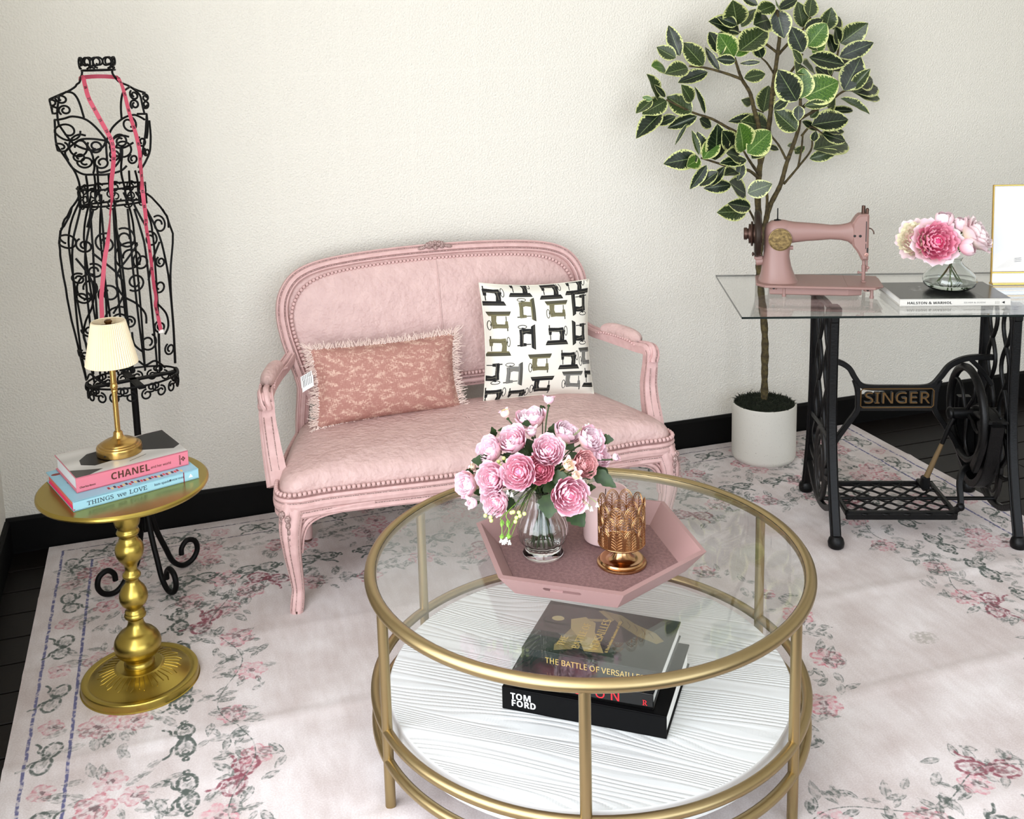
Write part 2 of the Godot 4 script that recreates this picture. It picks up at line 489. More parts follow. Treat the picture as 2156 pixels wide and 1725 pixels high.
const BRANCHES := [
	[0.0125,0.0050,Vector3(1.956,0.723,0.200),Vector3(1.954,0.848,0.200),Vector3(1.946,0.953,0.200),Vector3(1.950,1.044,0.200),Vector3(1.954,1.071,0.200),Vector3(1.985,1.202,0.200),Vector3(1.996,1.314,0.200),Vector3(1.995,1.447,0.230),Vector3(1.982,1.513,0.260),Vector3(1.951,1.587,0.290)],
	[0.0090,0.0040,Vector3(1.954,1.071,0.200),Vector3(1.947,1.190,0.200),Vector3(1.925,1.263,0.200),Vector3(1.903,1.317,0.210),Vector3(1.866,1.363,0.220),Vector3(1.833,1.400,0.250),Vector3(1.809,1.435,0.270)],
	[0.0055,0.0030,Vector3(1.866,1.363,0.220),Vector3(1.834,1.381,0.180),Vector3(1.775,1.402,0.140),Vector3(1.711,1.410,0.140)],
	[0.0060,0.0030,Vector3(1.947,1.145,0.200),Vector3(1.862,1.189,0.170),Vector3(1.792,1.230,0.150),Vector3(1.719,1.255,0.150),Vector3(1.622,1.301,0.150)],
	[0.0105,0.0050,Vector3(1.958,0.765,0.200),Vector3(1.968,0.848,0.210),Vector3(1.982,0.925,0.220),Vector3(2.022,0.996,0.220),Vector3(2.046,1.073,0.220),Vector3(2.066,1.179,0.250),Vector3(2.048,1.249,0.290),Vector3(2.035,1.297,0.310)],
	[0.0070,0.0040,Vector3(1.971,0.860,0.210),Vector3(1.965,0.928,0.230),Vector3(1.957,0.984,0.240)],
	[0.0045,0.0030,Vector3(2.037,1.000,0.220),Vector3(2.115,1.046,0.180),Vector3(2.194,1.099,0.140),Vector3(2.185,1.143,0.160)],
	[0.0040,0.0030,Vector3(2.118,1.051,0.180),Vector3(2.129,1.110,0.180),Vector3(2.120,1.159,0.200)],
	[0.0045,0.0025,Vector3(2.043,1.084,0.220),Vector3(2.026,1.131,0.200),Vector3(2.000,1.168,0.190),Vector3(2.003,1.195,0.180)],
	[0.0045,0.0030,Vector3(1.954,0.831,0.200),Vector3(1.903,0.897,0.240),Vector3(1.852,0.951,0.280),Vector3(1.830,0.987,0.300)],
	[0.0060,0.0030,Vector3(1.949,1.021,0.200),Vector3(1.873,1.060,0.260),Vector3(1.821,1.065,0.280),Vector3(1.757,1.090,0.270),Vector3(1.688,1.113,0.270)],
	[0.0060,0.0030,Vector3(1.949,1.035,0.200),Vector3(1.871,1.092,0.270),Vector3(1.824,1.131,0.310)],
	[0.0040,0.0025,Vector3(1.996,1.376,0.210),Vector3(1.949,1.414,0.240),Vector3(1.910,1.432,0.270)],
	[0.0055,0.0030,Vector3(2.001,1.304,0.200),Vector3(2.040,1.389,0.250),Vector3(2.066,1.443,0.270)],
	[0.0060,0.0030,Vector3(2.048,1.258,0.290),Vector3(2.209,1.314,0.180),Vector3(2.261,1.360,0.150),Vector3(2.300,1.430,0.130),Vector3(2.306,1.472,0.130)],
	[0.0055,0.0025,Vector3(2.055,1.226,0.280),Vector3(2.194,1.266,0.220),Vector3(2.282,1.308,0.200),Vector3(2.325,1.306,0.200)],
	[0.0050,0.0030,Vector3(1.995,1.447,0.230),Vector3(1.923,1.493,0.230),Vector3(1.854,1.520,0.220)],
	[0.0055,0.0030,Vector3(1.995,1.439,0.230),Vector3(2.082,1.490,0.180),Vector3(2.155,1.527,0.140),Vector3(2.181,1.565,0.140)],
	[0.0030,0.0020,Vector3(1.925,1.263,0.200),Vector3(1.986,1.244,0.160)],
	[0.0045,0.0025,Vector3(2.115,1.159,0.200),Vector3(2.138,1.191,0.220),Vector3(2.186,1.166,0.220)]
]
const ROSES := [
	[0.643,0.698,1.406,0.027,0], [0.597,0.674,1.39,0.026,1], [0.579,0.642,1.461,0.028,0], [0.54,0.614,1.407,0.023,1],
	[0.582,0.598,1.476,0.025,0], [0.626,0.663,1.497,0.029,2], [0.676,0.656,1.483,0.025,3], [0.698,0.691,1.475,0.028,0],
	[0.704,0.72,1.349,0.027,1], [0.771,0.693,1.397,0.025,1], [0.806,0.689,1.445,0.026,1], [0.823,0.655,1.455,0.021,0],
	[0.768,0.661,1.502,0.023,4], [0.716,0.62,1.548,0.032,2]
]
const BUDS := [
	[0.687,0.708,1.406,0.016,1], [0.726,0.671,1.517,0.017,5], [0.733,0.656,1.538,0.013,5], [0.541,0.593,1.452,0.016,1],
	[0.843,0.657,1.484,0.011,1], [0.744,0.755,1.359,0.015,1], [0.652,0.73,1.338,0.015,5], [0.567,0.635,1.373,0.011,5],
	[0.842,0.681,1.404,0.012,1]
]
const ROSE_LEAVES := [
	[0.622,0.681,1.349,0.618,0.708,1.359,0.5], [0.603,0.646,1.392,0.562,0.66,1.395,0.55], [0.568,0.624,1.378,0.545,0.633,1.389,0.5],
	[0.656,0.698,1.353,0.629,0.704,1.364,0.3], [0.693,0.715,1.382,0.673,0.723,1.395,0.5], [0.737,0.719,1.338,0.73,0.738,1.35,0.6],
	[0.739,0.675,1.381,0.745,0.71,1.391,0.55], [0.756,0.677,1.398,0.771,0.666,1.432,0.6], [0.694,0.657,1.408,0.676,0.692,1.409,0.6],
	[0.715,0.618,1.479,0.681,0.615,1.492,0.7], [0.699,0.639,1.487,0.724,0.643,1.518,0.55], [0.835,0.676,1.427,0.849,0.683,1.452,0.6],
	[0.79,0.636,1.486,0.821,0.615,1.53,0.4], [0.818,0.628,1.442,0.83,0.614,1.476,0.4], [0.693,0.605,1.495,0.677,0.572,1.527,0.75],
	[0.728,0.576,1.514,0.743,0.555,1.552,0.7], [0.62,0.598,1.466,0.607,0.583,1.491,0.55], [0.576,0.596,1.417,0.555,0.603,1.429,0.5],
	[0.76,0.616,1.519,0.771,0.627,1.541,0.5], [0.771,0.627,1.495,0.777,0.646,1.512,0.5], [0.674,0.673,1.406,0.654,0.665,1.425,0.6],
	[0.703,0.653,1.413,0.712,0.649,1.441,0.5], [0.769,0.664,1.443,0.751,0.652,1.465,0.6], [0.628,0.644,1.391,0.646,0.669,1.409,0.5]
]
const SPRAY := [Vector3(0.602,0.601,1.481), Vector3(0.593,0.579,1.499), Vector3(0.604,0.587,1.500), Vector3(0.587,0.570,1.507), Vector3(0.598,0.570,1.511), Vector3(0.582,0.551,1.520), Vector3(0.595,0.551,1.524), Vector3(0.579,0.542,1.523), Vector3(0.586,0.540,1.526), Vector3(0.594,0.538,1.530)]
const BERRIES := [Vector3(0.612,0.584,1.504), Vector3(0.616,0.574,1.510), Vector3(0.623,0.577,1.511), Vector3(0.613,0.567,1.512), Vector3(0.622,0.583,1.508), Vector3(0.632,0.581,1.513), Vector3(0.608,0.583,1.503), Vector3(0.561,0.574,1.479), Vector3(0.570,0.571,1.484), Vector3(0.571,0.565,1.486), Vector3(0.606,0.663,1.432), Vector3(0.603,0.656,1.434), Vector3(0.617,0.669,1.433), Vector3(0.622,0.663,1.438), Vector3(0.608,0.655,1.436)]
const WHITES := [Vector3(0.745,0.602,1.566), Vector3(0.752,0.599,1.570), Vector3(0.764,0.606,1.571), Vector3(0.808,0.704,1.405), Vector3(0.815,0.706,1.406), Vector3(0.614,0.618,1.490), Vector3(0.607,0.622,1.485)]
const PEONIES := [[2.154,0.897,0.857,0.06,0], [2.121,0.897,0.789,0.052,1], [2.198,0.958,0.829,0.029,2], [2.275,0.92,0.896,0.052,3], [2.225,0.882,0.905,0.029,4], [2.246,0.947,0.831,0.021,3], [2.249,0.94,0.847,0.028,2]]
const FORM_LINES := [
	[[-0.0413,1.4544],[-0.0442,1.4412],[-0.058,1.42],[-0.0897,1.4002],[-0.128,1.385]],
	[[0.0276,1.4534],[0.0286,1.4426],[0.0436,1.4228],[0.0716,1.411],[0.1151,1.3901]],
	[[-0.0868,1.402],[-0.0756,1.3982],[-0.0679,1.3717],[-0.0643,1.3372]],
	[[-0.09,1.4],[-0.1082,1.3912],[-0.1176,1.3571],[-0.1182,1.3196]],
	[[0.074,1.41],[0.0465,1.3985],[0.0334,1.3723],[0.0253,1.3299]],
	[[0.0751,1.4088],[0.0882,1.3882],[0.0911,1.3578],[0.093,1.3357]],
	[[-0.1222,1.3316],[-0.1068,1.3357],[-0.0889,1.3407],[-0.0628,1.3332],[-0.0433,1.3127],[-0.0253,1.2803]],
	[[-0.0229,1.2802],[-0.0043,1.308],[0.028,1.3298],[0.0585,1.3371],[0.0755,1.3317],[0.0895,1.3224]],
	[[-0.0996,1.2697],[-0.0812,1.2828],[-0.0539,1.2831],[-0.0282,1.2778]],
	[[-0.1131,1.2337],[-0.1012,1.2085],[-0.0813,1.1919],[-0.0598,1.1903],[-0.0318,1.189],[0.0039,1.1961],[0.0203,1.2087]],
	[[-0.1182,1.3196],[-0.0991,1.275],[-0.0667,1.2557],[-0.0381,1.2598],[-0.0257,1.2777]],
	[[-0.0253,1.2803],[-0.0128,1.2636],[0.0123,1.2564],[0.0421,1.2673]],
	[[-0.0253,1.2803],[-0.0288,1.2486],[-0.029,1.2268]],
	[[-0.1222,1.3316],[-0.1254,1.2747],[-0.1147,1.2363],[-0.0948,1.1942],[-0.0854,1.1562],[-0.0883,1.1303]],
	[[0.1001,1.3351],[0.0846,1.2931],[0.0651,1.2405],[0.0529,1.1991]],
	[[0.1052,1.3181],[0.0933,1.2506],[0.0759,1.2132],[0.0534,1.1846]],
	[[-0.0749,1.1862],[-0.071,1.1513],[-0.0737,1.1157]],
	[[-0.0576,1.1888],[-0.0549,1.1541],[-0.0579,1.1152]],
	[[-0.0518,1.214],[-0.0493,1.1713],[-0.0461,1.1146]],
	[[-0.0257,1.1886],[-0.0227,1.1494],[-0.0189,1.1125]],
	[[0.0109,1.2565],[0.0052,1.196],[0.0157,1.1457],[0.0182,1.1087]],
	[[0.026,1.1938],[0.0301,1.1439],[0.0351,1.1066]],
	[[0.0437,1.1917],[0.0531,1.1552],[0.0528,1.1041]],
	[[-0.0772,1.28],[-0.0644,1.2557],[-0.0576,1.2143],[-0.0599,1.1946]],
	[[-0.1096,1.2284],[-0.1142,1.2502],[-0.0996,1.2697]],
	[[0.1001,1.3351],[0.0954,1.3055],[0.0841,1.274]],
	[[0.071,1.3388],[0.1004,1.3364]],
	[[0.007,1.2568],[0.0015,1.2245],[-0.0168,1.2035],[-0.0414,1.1952],[-0.053,1.2]],
	[[-0.1049,1.102],[-0.1326,1.0601],[-0.1475,1.0068],[-0.1473,0.9166],[-0.1377,0.7665],[-0.1222,0.63]],
	[[-0.0927,1.0987],[-0.1229,1.0228],[-0.1318,0.9534],[-0.1337,0.8388],[-0.1312,0.729],[-0.1219,0.6274]],
	[[-0.0646,1.0982],[-0.0889,1.039],[-0.1035,0.9835],[-0.1092,0.8865],[-0.1093,0.7958],[-0.1113,0.6544]],
	[[-0.0719,1.0985],[-0.0833,1.0166],[-0.0901,0.9158],[-0.093,0.8262],[-0.0982,0.6561]],
	[[-0.0471,1.0972],[-0.0653,0.9406],[-0.0711,0.825],[-0.0794,0.6563]],
	[[-0.0184,1.095],[-0.0377,0.9557],[-0.0403,0.822],[-0.0462,0.66]],
	[[-0.0215,1.0673],[-0.0218,0.9539],[-0.023,0.8046],[-0.0222,0.6566]],
	[[0.0175,1.0913],[0.0046,0.9652],[0.0048,0.8002],[0.0094,0.6568]],
	[[0.0348,1.0892],[0.0421,1.0038],[0.0429,0.8845],[0.0434,0.7616],[0.0433,0.6548]],
	[[0.0685,1.0846],[0.0892,1.0101],[0.1026,0.9015],[0.105,0.7752],[0.1023,0.6464]],
	[[0.1256,1.0715],[0.1437,1.0243],[0.1102,0.8993],[0.1059,0.743],[0.1047,0.6452]],
	[[-0.1236,0.9745],[-0.1025,0.9338],[-0.0945,0.8953],[-0.1007,0.8474],[-0.1175,0.8045],[-0.1244,0.7635],[-0.1198,0.7361]],
	[[-0.0875,0.9887],[-0.0653,0.964],[-0.0376,0.9322],[-0.025,0.9013],[-0.028,0.8688],[-0.0559,0.8237]],
	[[0.0234,1.0008],[-0.0065,0.9667],[-0.0317,0.9374],[-0.0409,0.9032],[-0.028,0.8688],[0.0031,0.8431],[0.0236,0.812],[0.024,0.7843]],
	[[0.086,0.9962],[0.0605,0.9532],[0.0413,0.9]],
	[[0.0601,0.8319],[0.0841,0.7977],[0.0878,0.7621],[0.0748,0.7408]],
	[[-0.0154,0.7669],[-0.0128,0.7327],[0.0079,0.7071]],
	[[0.0558,0.7555],[0.0514,0.6716]],
	[[-0.1222,0.63],[-0.1172,0.6527],[-0.1016,0.6366],[-0.0838,0.628],[-0.0656,0.6431]],
	[[-0.0354,0.6617],[-0.0113,0.6859],[0.0105,0.6691],[0.0387,0.675],[0.0664,0.6478]],
	[[-0.086,1.1355],[-0.092,1.1224],[-0.106,1.1001],[-0.1388,1.0464]],
	[[0.0569,1.1457],[0.0679,1.1323],[0.1046,1.1009],[0.1326,1.0601],[0.1268,1.0255]],
	[[-0.067,1.1155],[-0.075,1.084],[-0.0882,1.0534]],
	[[0.0351,1.1066],[0.0452,1.0728],[0.0574,1.0375]]
]
const FORM_SCROLLS := [[-0.1053,1.3041,0.0265,0.0,-1.0],[-0.0881,1.2374,0.0134,2.0,1.0],[-0.0765,1.2247,0.0173,3.0,1.0],[-0.0518,1.2644,0.0184,2.5,1.0],[-0.04,1.2218,0.0184,2.0,1.0],[-0.0126,1.2396,0.0156,4.0,1.0],[0.0097,1.274,0.019,3.0,-1.0],[0.0408,1.3143,0.0212,1.0,-1.0],[-0.1215,1.263,0.0145,1.0,-1.0],[0.0375,1.2253,0.0145,2.0,1.0],[-0.1272,1.3776,0.0125,1.0,1.0],[-0.1248,1.3557,0.0125,4.0,-1.0],[-0.1058,1.3862,0.0134,2.0,1.0],[-0.1021,1.3569,0.0139,4.0,-1.0],[0.0725,1.3877,0.0125,2.0,1.0],[0.0689,1.3634,0.0134,4.0,-1.0],[0.1033,1.3791,0.0106,2.0,-1.0],[0.1019,1.3612,0.0106,4.0,1.0],[0.068,1.2675,0.0139,2.0,1.0],[0.0785,1.2388,0.0112,2.0,1.0],[-0.1347,1.0205,0.0241,2.0,1.0],[-0.1017,1.0077,0.0194,2.0,1.0],[-0.0542,1.0106,0.027,1.0,1.0],[-0.0043,1.0182,0.0279,2.0,-1.0],[0.0618,1.0078,0.0205,2.0,-1.0],[0.0956,1.0404,0.0235,2.0,-1.0],[-0.0876,0.9406,0.0205,2.0,-1.0],[0.0281,0.9544,0.0235,2.0,1.0],[0.0825,0.9428,0.0153,2.0,1.0],[0.0058,0.9015,0.0249,4.0,1.0],[0.0712,0.877,0.02,2.0,1.0],[-0.123,0.9202,0.0153,1.0,1.0],[-0.1194,0.8696,0.0182,1.0,-1.0],[-0.0601,0.8782,0.027,4.0,-1.0],[-0.0197,0.795,0.017,2.0,-1.0],[0.0234,0.7304,0.0249,1.0,-1.0],[0.0618,0.7664,0.0176,2.0,1.0],[-0.1107,0.7774,0.0176,3.0,1.0],[-0.123,0.7064,0.0141,2.0,1.0],[0.0874,0.6952,0.0182,2.0,1.0],[-0.0952,0.7378,0.0176,1.0,1.0],[-0.055,0.7446,0.0194,3.0,-1.0]]
const TAPE_L := [[-0.0448,1.4395],[-0.0471,1.3921],[-0.0352,1.3491],[-0.0213,1.3012],[-0.0137,1.2743],[-0.014,1.2477],[-0.0168,1.2063],[-0.0204,1.1695],[-0.0206,1.121],[-0.0317,1.0812],[-0.0264,1.0956],[-0.0445,1.0333],[-0.0609,0.9812],[-0.0721,0.9236],[-0.0808,0.8708],[-0.0836,0.8228],[-0.0871,0.7805]]
const TAPE_R := [[0.0388,1.4339],[0.0438,1.4175],[0.0458,1.3716],[0.0489,1.3177],[0.0533,1.2636],[0.0558,1.2132],[0.0636,1.1534],[0.0636,1.1025],[0.0578,1.0576],[0.0548,1.0442],[0.0525,1.0022],[0.0528,0.9427],[0.0527,0.8887],[0.0555,0.8514],[0.0518,0.8307],[0.0555,0.8021],[0.0609,0.7573]]

func _ready() -> void:
	rng.seed = 7
	# camera (the photograph is the lower part of an upright frame, so the lens is shifted down)
	var cam := Camera3D.new()
	cam.name = "camera"
	add_child(cam)
	cam.basis = Basis(Vector3.UP, deg_to_rad(-18.1791)) * Basis(Vector3.RIGHT, deg_to_rad(-9.754)) * Basis(Vector3.BACK, deg_to_rad(-1.3084))
	cam.position = Vector3(0, 1.5036, 3.40)
	cam.near = 0.05
	cam.far = 60.0
	cam.projection = Camera3D.PROJECTION_FRUSTUM
	cam.size = 2.0 * 0.383586 * cam.near
	cam.frustum_offset = Vector2(0.0, -0.172354 * cam.near)
	# sky outside
	var env := Environment.new()
	var sky := Sky.new()
	var look := ProceduralSkyMaterial.new()
	look.sky_top_color = Color(0.55, 0.68, 0.88)
	look.sky_horizon_color = Color(0.86, 0.90, 0.95)
	look.ground_bottom_color = Color(0.45, 0.44, 0.42)
	look.ground_horizon_color = Color(0.7, 0.7, 0.7)
	look.energy_multiplier = 1.6
	sky.sky_material = look
	env.sky = sky
	env.background_mode = Environment.BG_SKY
	env.tonemap_mode = Environment.TONE_MAPPER_LINEAR
	env.tonemap_exposure = 1.0
	env.sdfgi_enabled = true
	env.ssao_enabled = true
	env.ssil_enabled = true
	var we := WorldEnvironment.new()
	we.name = "surroundings"
	we.environment = env
	add_child(we)
	# daylight entering by the tall shop window in the left wall and by the one in the front wall
	daylight("daylight_side_window", Vector3(-0.50, 1.45, 3.05), Vector3(0, -PI / 2, 0), Vector2(3.1, 2.4), 15.0, Color(0.985, 0.99, 1.0))
	daylight("daylight_front_window", Vector3(1.6, 1.5, 5.15), Vector3.ZERO, Vector2(3.4, 2.4), 7.5, Color(0.97, 0.99, 1.0))
	materials()
	room()
	rug()
	settee()
	lumbar_pillow()
	print_pillow()
	coffee_table()
	treadle_table()
	side_table()
	dress_form()
	tape_measure()
	tree()
	tray_things()
	coffee_books()
	side_table_things()
	desk_things()

func daylight(called: String, at: Vector3, turn: Vector3, size: Vector2, energy: float, col: Color) -> void:
	var l := AreaLight3D.new()
	l.name = called
	l.area_size = size
	l.light_energy = energy
	l.light_color = col
	l.shadow_enabled = true
	l.area_range = 12.0
	l.area_attenuation = 2.0
	add_child(l)
	l.position = at
	l.rotation = turn

func materials() -> void:
	M.wall = mat(Color(0.875, 0.86, 0.82), 0.85)
	relief(M.wall, 512, 0.05, 3, 5.0, 0.22, 3)
	M.black_trim = mat(Color(0.03, 0.029, 0.028), 0.55)
	M.black_trim.metallic_specular = 0.25
	M.ceiling = mat(Color(0.9, 0.89, 0.87), 0.9)
	M.planks = []
	for k in 3:
		var pm := mat(Color.WHITE, 0.42)
		wood(pm, Color(0.04, 0.03, 0.026), Color(0.085, 0.062, 0.052), 40 + k)
		pm.metallic_specular = 0.3
		M.planks.append(pm)
	M.paint = mat(Color(0.80, 0.66, 0.645), 0.55)
	M.leather = mat(Color(0.895, 0.745, 0.725), 0.5)
	tone(M.leather, 256, 0.02, 21, Color(0.755, 0.63, 0.612), Color(0.825, 0.705, 0.683), 0.5)
	relief(M.leather, 256, 0.06, 22, 2.6, 0.1, 4)
	M.leather.uv1_scale = Vector3.ONE * 3.0
	tone(M.paint, 256, 0.03, 23, Color(0.77, 0.62, 0.605), Color(0.845, 0.71, 0.695), 0.25)
	M.antique = mat(Color.WHITE, 0.6)
	tone(M.antique, 128, 0.09, 24, Color(0.18, 0.10, 0.08), Color(1.0, 0.88, 0.86), 0.06)
	M.dark_brown = mat(Color(0.33, 0.23, 0.20), 0.7)
	M.gold = mat(Color(0.64, 0.565, 0.41), 0.36, 1.0)
	M.gold_rich = mat(Color(0.69, 0.605, 0.30), 0.3, 1.0)
	M.brass = mat(Color(0.76, 0.62, 0.36), 0.25, 1.0)
	M.rose_gold = mat(Color(0.72, 0.56, 0.40), 0.18, 1.0)
	M.glass = pane(Color(0.45, 0.56, 0.52), 0.03)
	M.glass_edge = mat(Color(0.05, 0.09, 0.08), 0.2)
	M.crystal = mat(Color(0.97, 0.985, 0.98, 0.0), 0.01)
	M.crystal.refraction_enabled = true
	M.crystal.refraction_scale = 0.05
	M.water = mat(Color(0.95, 0.97, 0.95, 0.0), 0.0)
	M.water.refraction_enabled = true
	M.water.refraction_scale = 0.033
	M.clear = pane(Color(0.6, 0.65, 0.63), 0.02)
	M.iron = mat(Color(0.02, 0.02, 0.021), 0.42)
	M.iron.metallic_specular = 0.35
	relief(M.iron, 256, 0.05, 31, 1.0, 0.12, 3)
	M.wire = mat(Color(0.008, 0.008, 0.008), 0.5)
	M.wire.metallic_specular = 0.3
	M.ink = mat(Color(0.05, 0.05, 0.05), 0.6)
	M.white_ink = mat(Color(0.93, 0.93, 0.92), 0.6)
	M.paper = mat(Color(0.93, 0.93, 0.91), 0.8)

func pane(col: Color, alpha: float) -> StandardMaterial3D:
	var m := mat(Color(col.r, col.g, col.b, alpha), 0.02)
	m.transparency = BaseMaterial3D.TRANSPARENCY_ALPHA
	m.metallic_specular = 0.5
	return m

func wood(m: StandardMaterial3D, dark: Color, light: Color, seed_: int) -> void:
	var w := 512
	var h := 128
	var a := noise_image(w, h, 0.012, seed_, 4)
	var im := Image.create_empty(w, h, false, Image.FORMAT_RGB8)
	for y in h:
		for x in w:
			var g := a.get_pixel((x / 6) % w, y).r
			var s := fposmod(g * 9.0 + y * 0.09, 1.0)
			im.set_pixel(x, y, dark.lerp(light, clampf(s * 0.8 + g * 0.2, 0, 1)))
	m.albedo_color = Color.WHITE
	m.albedo_texture = ImageTexture.create_from_image(im)

# ---- room --------------------------------------------------------------------
func room() -> void:
	var x0 := -0.53
	var x1 := 4.6
	var z1 := 5.2
	var hh := 2.9
	var b := MB.new()
	b.box(Vector3((x0 + x1) / 2, hh / 2, -0.06), Vector3(x1 - x0 + 0.24, hh, 0.12))
	structure("wall_back", b, M.wall)
	# left wall with the opening of the shop window (z 1.5 .. 4.6, y 0.25 .. 2.65)
	b = MB.new()
	opening(b, Vector3(x0 - 0.06, 0, 0), Vector3(0, 0, 1), z1, hh, 1.5, 4.6, 0.25, 2.65, Vector3(0.12, 0, 0))
	structure("wall_left", b, M.wall)
	b = MB.new()
	b.box(Vector3(x1 + 0.06, hh / 2, z1 / 2), Vector3(0.12, hh, z1))
	structure("wall_right", b, M.wall)
	b = MB.new()
	opening(b, Vector3(x0, 0, z1 + 0.06), Vector3(1, 0, 0), x1 - x0, hh, 0.4, 3.85, 0.3, 2.7, Vector3(0, 0, 0.12))
	structure("wall_front", b, M.wall)
	b = MB.new()
	b.box(Vector3((x0 + x1) / 2, hh + 0.06, z1 / 2), Vector3(x1 - x0 + 0.24, 0.12, z1 + 0.24))
	structure("ceiling", b, M.ceiling)
	# floor: sub-floor with dark boards on it
	b = MB.new()
	b.box(Vector3((x0 + x1) / 2, -0.07, z1 / 2), Vector3(x1 - x0 + 0.24, 0.1, z1 + 0.24))
	var fl := structure("floor", b, M.black_trim)
	var zz := 0.012
	var row := 0
	while zz < z1 - 0.01:
		var xx := x0 - fposmod(row * 0.47, 1.3)
		while xx < x1:
			var a := maxf(xx, x0)
			var e := minf(xx + 1.3, x1)
			var dz := minf(0.128, z1 - zz)
			if e - a > 0.02:
				var p := MB.new()
				p.box(Vector3((a + e) / 2, -0.0125, zz + dz / 2), Vector3(e - a - 0.003, 0.015, dz - 0.003), 0.0015)
				part("plank", p, M.planks[(row + int(xx * 3.0 + 20.0)) % 3], fl)
			xx += 1.3
		zz += 0.131
		row += 1
	# black skirting
	b = MB.new()
	b.plate(PackedVector2Array([Vector2(0, -0.005), Vector2(0.014, -0.005), Vector2(0.014, 0.098), Vector2(0.008, 0.106), Vector2(0, 0.106)]), x1 - x0, Transform3D(Basis(Vector3.UP, 0) * Basis(Vector3(0, 0, 1), Vector3(0, 1, 0), Vector3(-1, 0, 0)), Vector3((x0 + x1) / 2, 0, 0)))
	structure("baseboard_back", b, M.black_trim)
	b = MB.new()
	b.plate(PackedVector2Array([Vector2(0, -0.005), Vector2(0.014, -0.005), Vector2(0.014, 0.098), Vector2(0.008, 0.106), Vector2(0, 0.106)]), z1 - 0.03, Transform3D(Basis.IDENTITY, Vector3(x0, 0, z1 / 2 + 0.01)))
	structure("baseboard_left", b, M.black_trim)
	window("window_1", Vector3(x0 - 0.06, 0.25, 1.5), Vector3(0, 0, 1), 3.1, 2.4)
	window("window_2", Vector3(x0 + 0.4, 0.3, z1 + 0.06), Vector3(1, 0, 0), 3.45, 2.4)

func opening(b: MB, at: Vector3, along: Vector3, length: float, hh: float, a0: float, a1: float, y0: float, y1: float, thick: Vector3) -> void:
	# a wall of four blocks round a window
	for q in [[0.0, a0, 0.0, hh], [a1, length, 0.0, hh], [a0, a1, 0.0, y0], [a0, a1, y1, hh]]:
		var c: Vector3 = at + along * (q[0] + q[1]) / 2 + Vector3.UP * (q[2] + q[3]) / 2
		b.box(c, along * (q[1] - q[0]) + Vector3.UP * (q[3] - q[2]) + thick)

func window(called: String, at: Vector3, along: Vector3, w: float, h: float) -> void:
	var across := along.cross(Vector3.UP).abs()
	var b := MB.new()
	for k in 4:
		b.box(at + along * (w * k / 3.0) + Vector3.UP * h / 2, along * 0.05 + Vector3.UP * h + across * 0.07, 0.004)
	for y in [0.02, h - 0.02]:
		b.box(at + along * w / 2 + Vector3.UP * y, along * w + Vector3.UP * 0.05 + across * 0.06, 0.004)
	var o := structure(called, b, M.black_trim)
	for k in 3:
		b = MB.new()
		b.box(at + along * (w * (k + 0.5) / 3.0) + Vector3.UP * h / 2, along * (w / 3.0 - 0.04) + Vector3.UP * (h - 0.06) + across * 0.008)
		part("pane", b, M.clear, o)

# ---- rug ---------------------------------------------------------------------
const RUG0 := Vector2(-0.415, 0.022)
const RUG1 := Vector2(2.485, 2.322)
const RUG_S := 700.0
var rug_d := PackedByteArray()
var rug_n := PackedByteArray()
var rug_w := 0
var rug_h := 0

func rug_dot(x: int, y: int, col: Color, a: float) -> void:
	if x < 0 or y < 0 or x >= rug_w or y >= rug_h:
		return
	var k := (y * rug_w + x)
	a *= clampf((rug_n[(y % 512) * 512 + x % 512] - 70) / 80.0, 0.12, 1.0)
	k *= 3
	rug_d[k] = int(lerpf(rug_d[k], col.r * 255.0, a))
	rug_d[k + 1] = int(lerpf(rug_d[k + 1], col.g * 255.0, a))
	rug_d[k + 2] = int(lerpf(rug_d[k + 2], col.b * 255.0, a))

func rug_at(p: Vector2) -> Vector2:
	return (p - RUG0) * RUG_S

func rug_leaf(p: Vector2, turn: float, length: float, col: Color, a: float) -> void:
	var o := rug_at(p)
	var l := length * RUG_S
	var c := o + Vector2.from_angle(turn) * l * 0.5
	var r := int(l * 0.55) + 1
	for y in range(int(c.y) - r, int(c.y) + r + 1):
		for x in range(int(c.x) - r, int(c.x) + r + 1):
			var q := (Vector2(x, y) - o).rotated(-turn) / l
			if q.x <= 0.0 or q.x >= 1.0:
				continue
			var hw := 0.2 * sin(PI * pow(q.x, 0.8))
			var e := absf(q.y) / maxf(hw, 0.001)
			if e < 1.0:
				rug_dot(x, y, col, a * (0.95 if e > 0.72 or e < 0.14 else (0.62 if q.y > 0.0 else 0.32)))

func rug_flower(p: Vector2, r: float, col: Color, petals: int, turn: float, a := 0.8) -> void:
	var o := rug_at(p)
	var l := r * RUG_S
	for y in range(int(o.y - l), int(o.y + l) + 1):
		for x in range(int(o.x - l), int(o.x + l) + 1):
			var q := Vector2(x, y) - o
			var d := q.length() / l
			var an := q.angle() + turn
			var rad := 0.74 + 0.26 * absf(cos(an * petals / 2.0))
			if d < rad:
				var e := d / rad
				var w := 0.42 + (0.35 if e > 0.84 else 0.0) + (0.3 if absf(sin(an * petals / 2.0)) > 0.94 and e > 0.25 else 0.0) + 0.2 * sin(an * petals * 2.0) * e
				if e < 0.26:
					rug_dot(x, y, col.lerp(Color(0.32, 0.30, 0.30), 0.75), 0.8)
				else:
					rug_dot(x, y, col, clampf(w, 0.1, 1.0) * a)

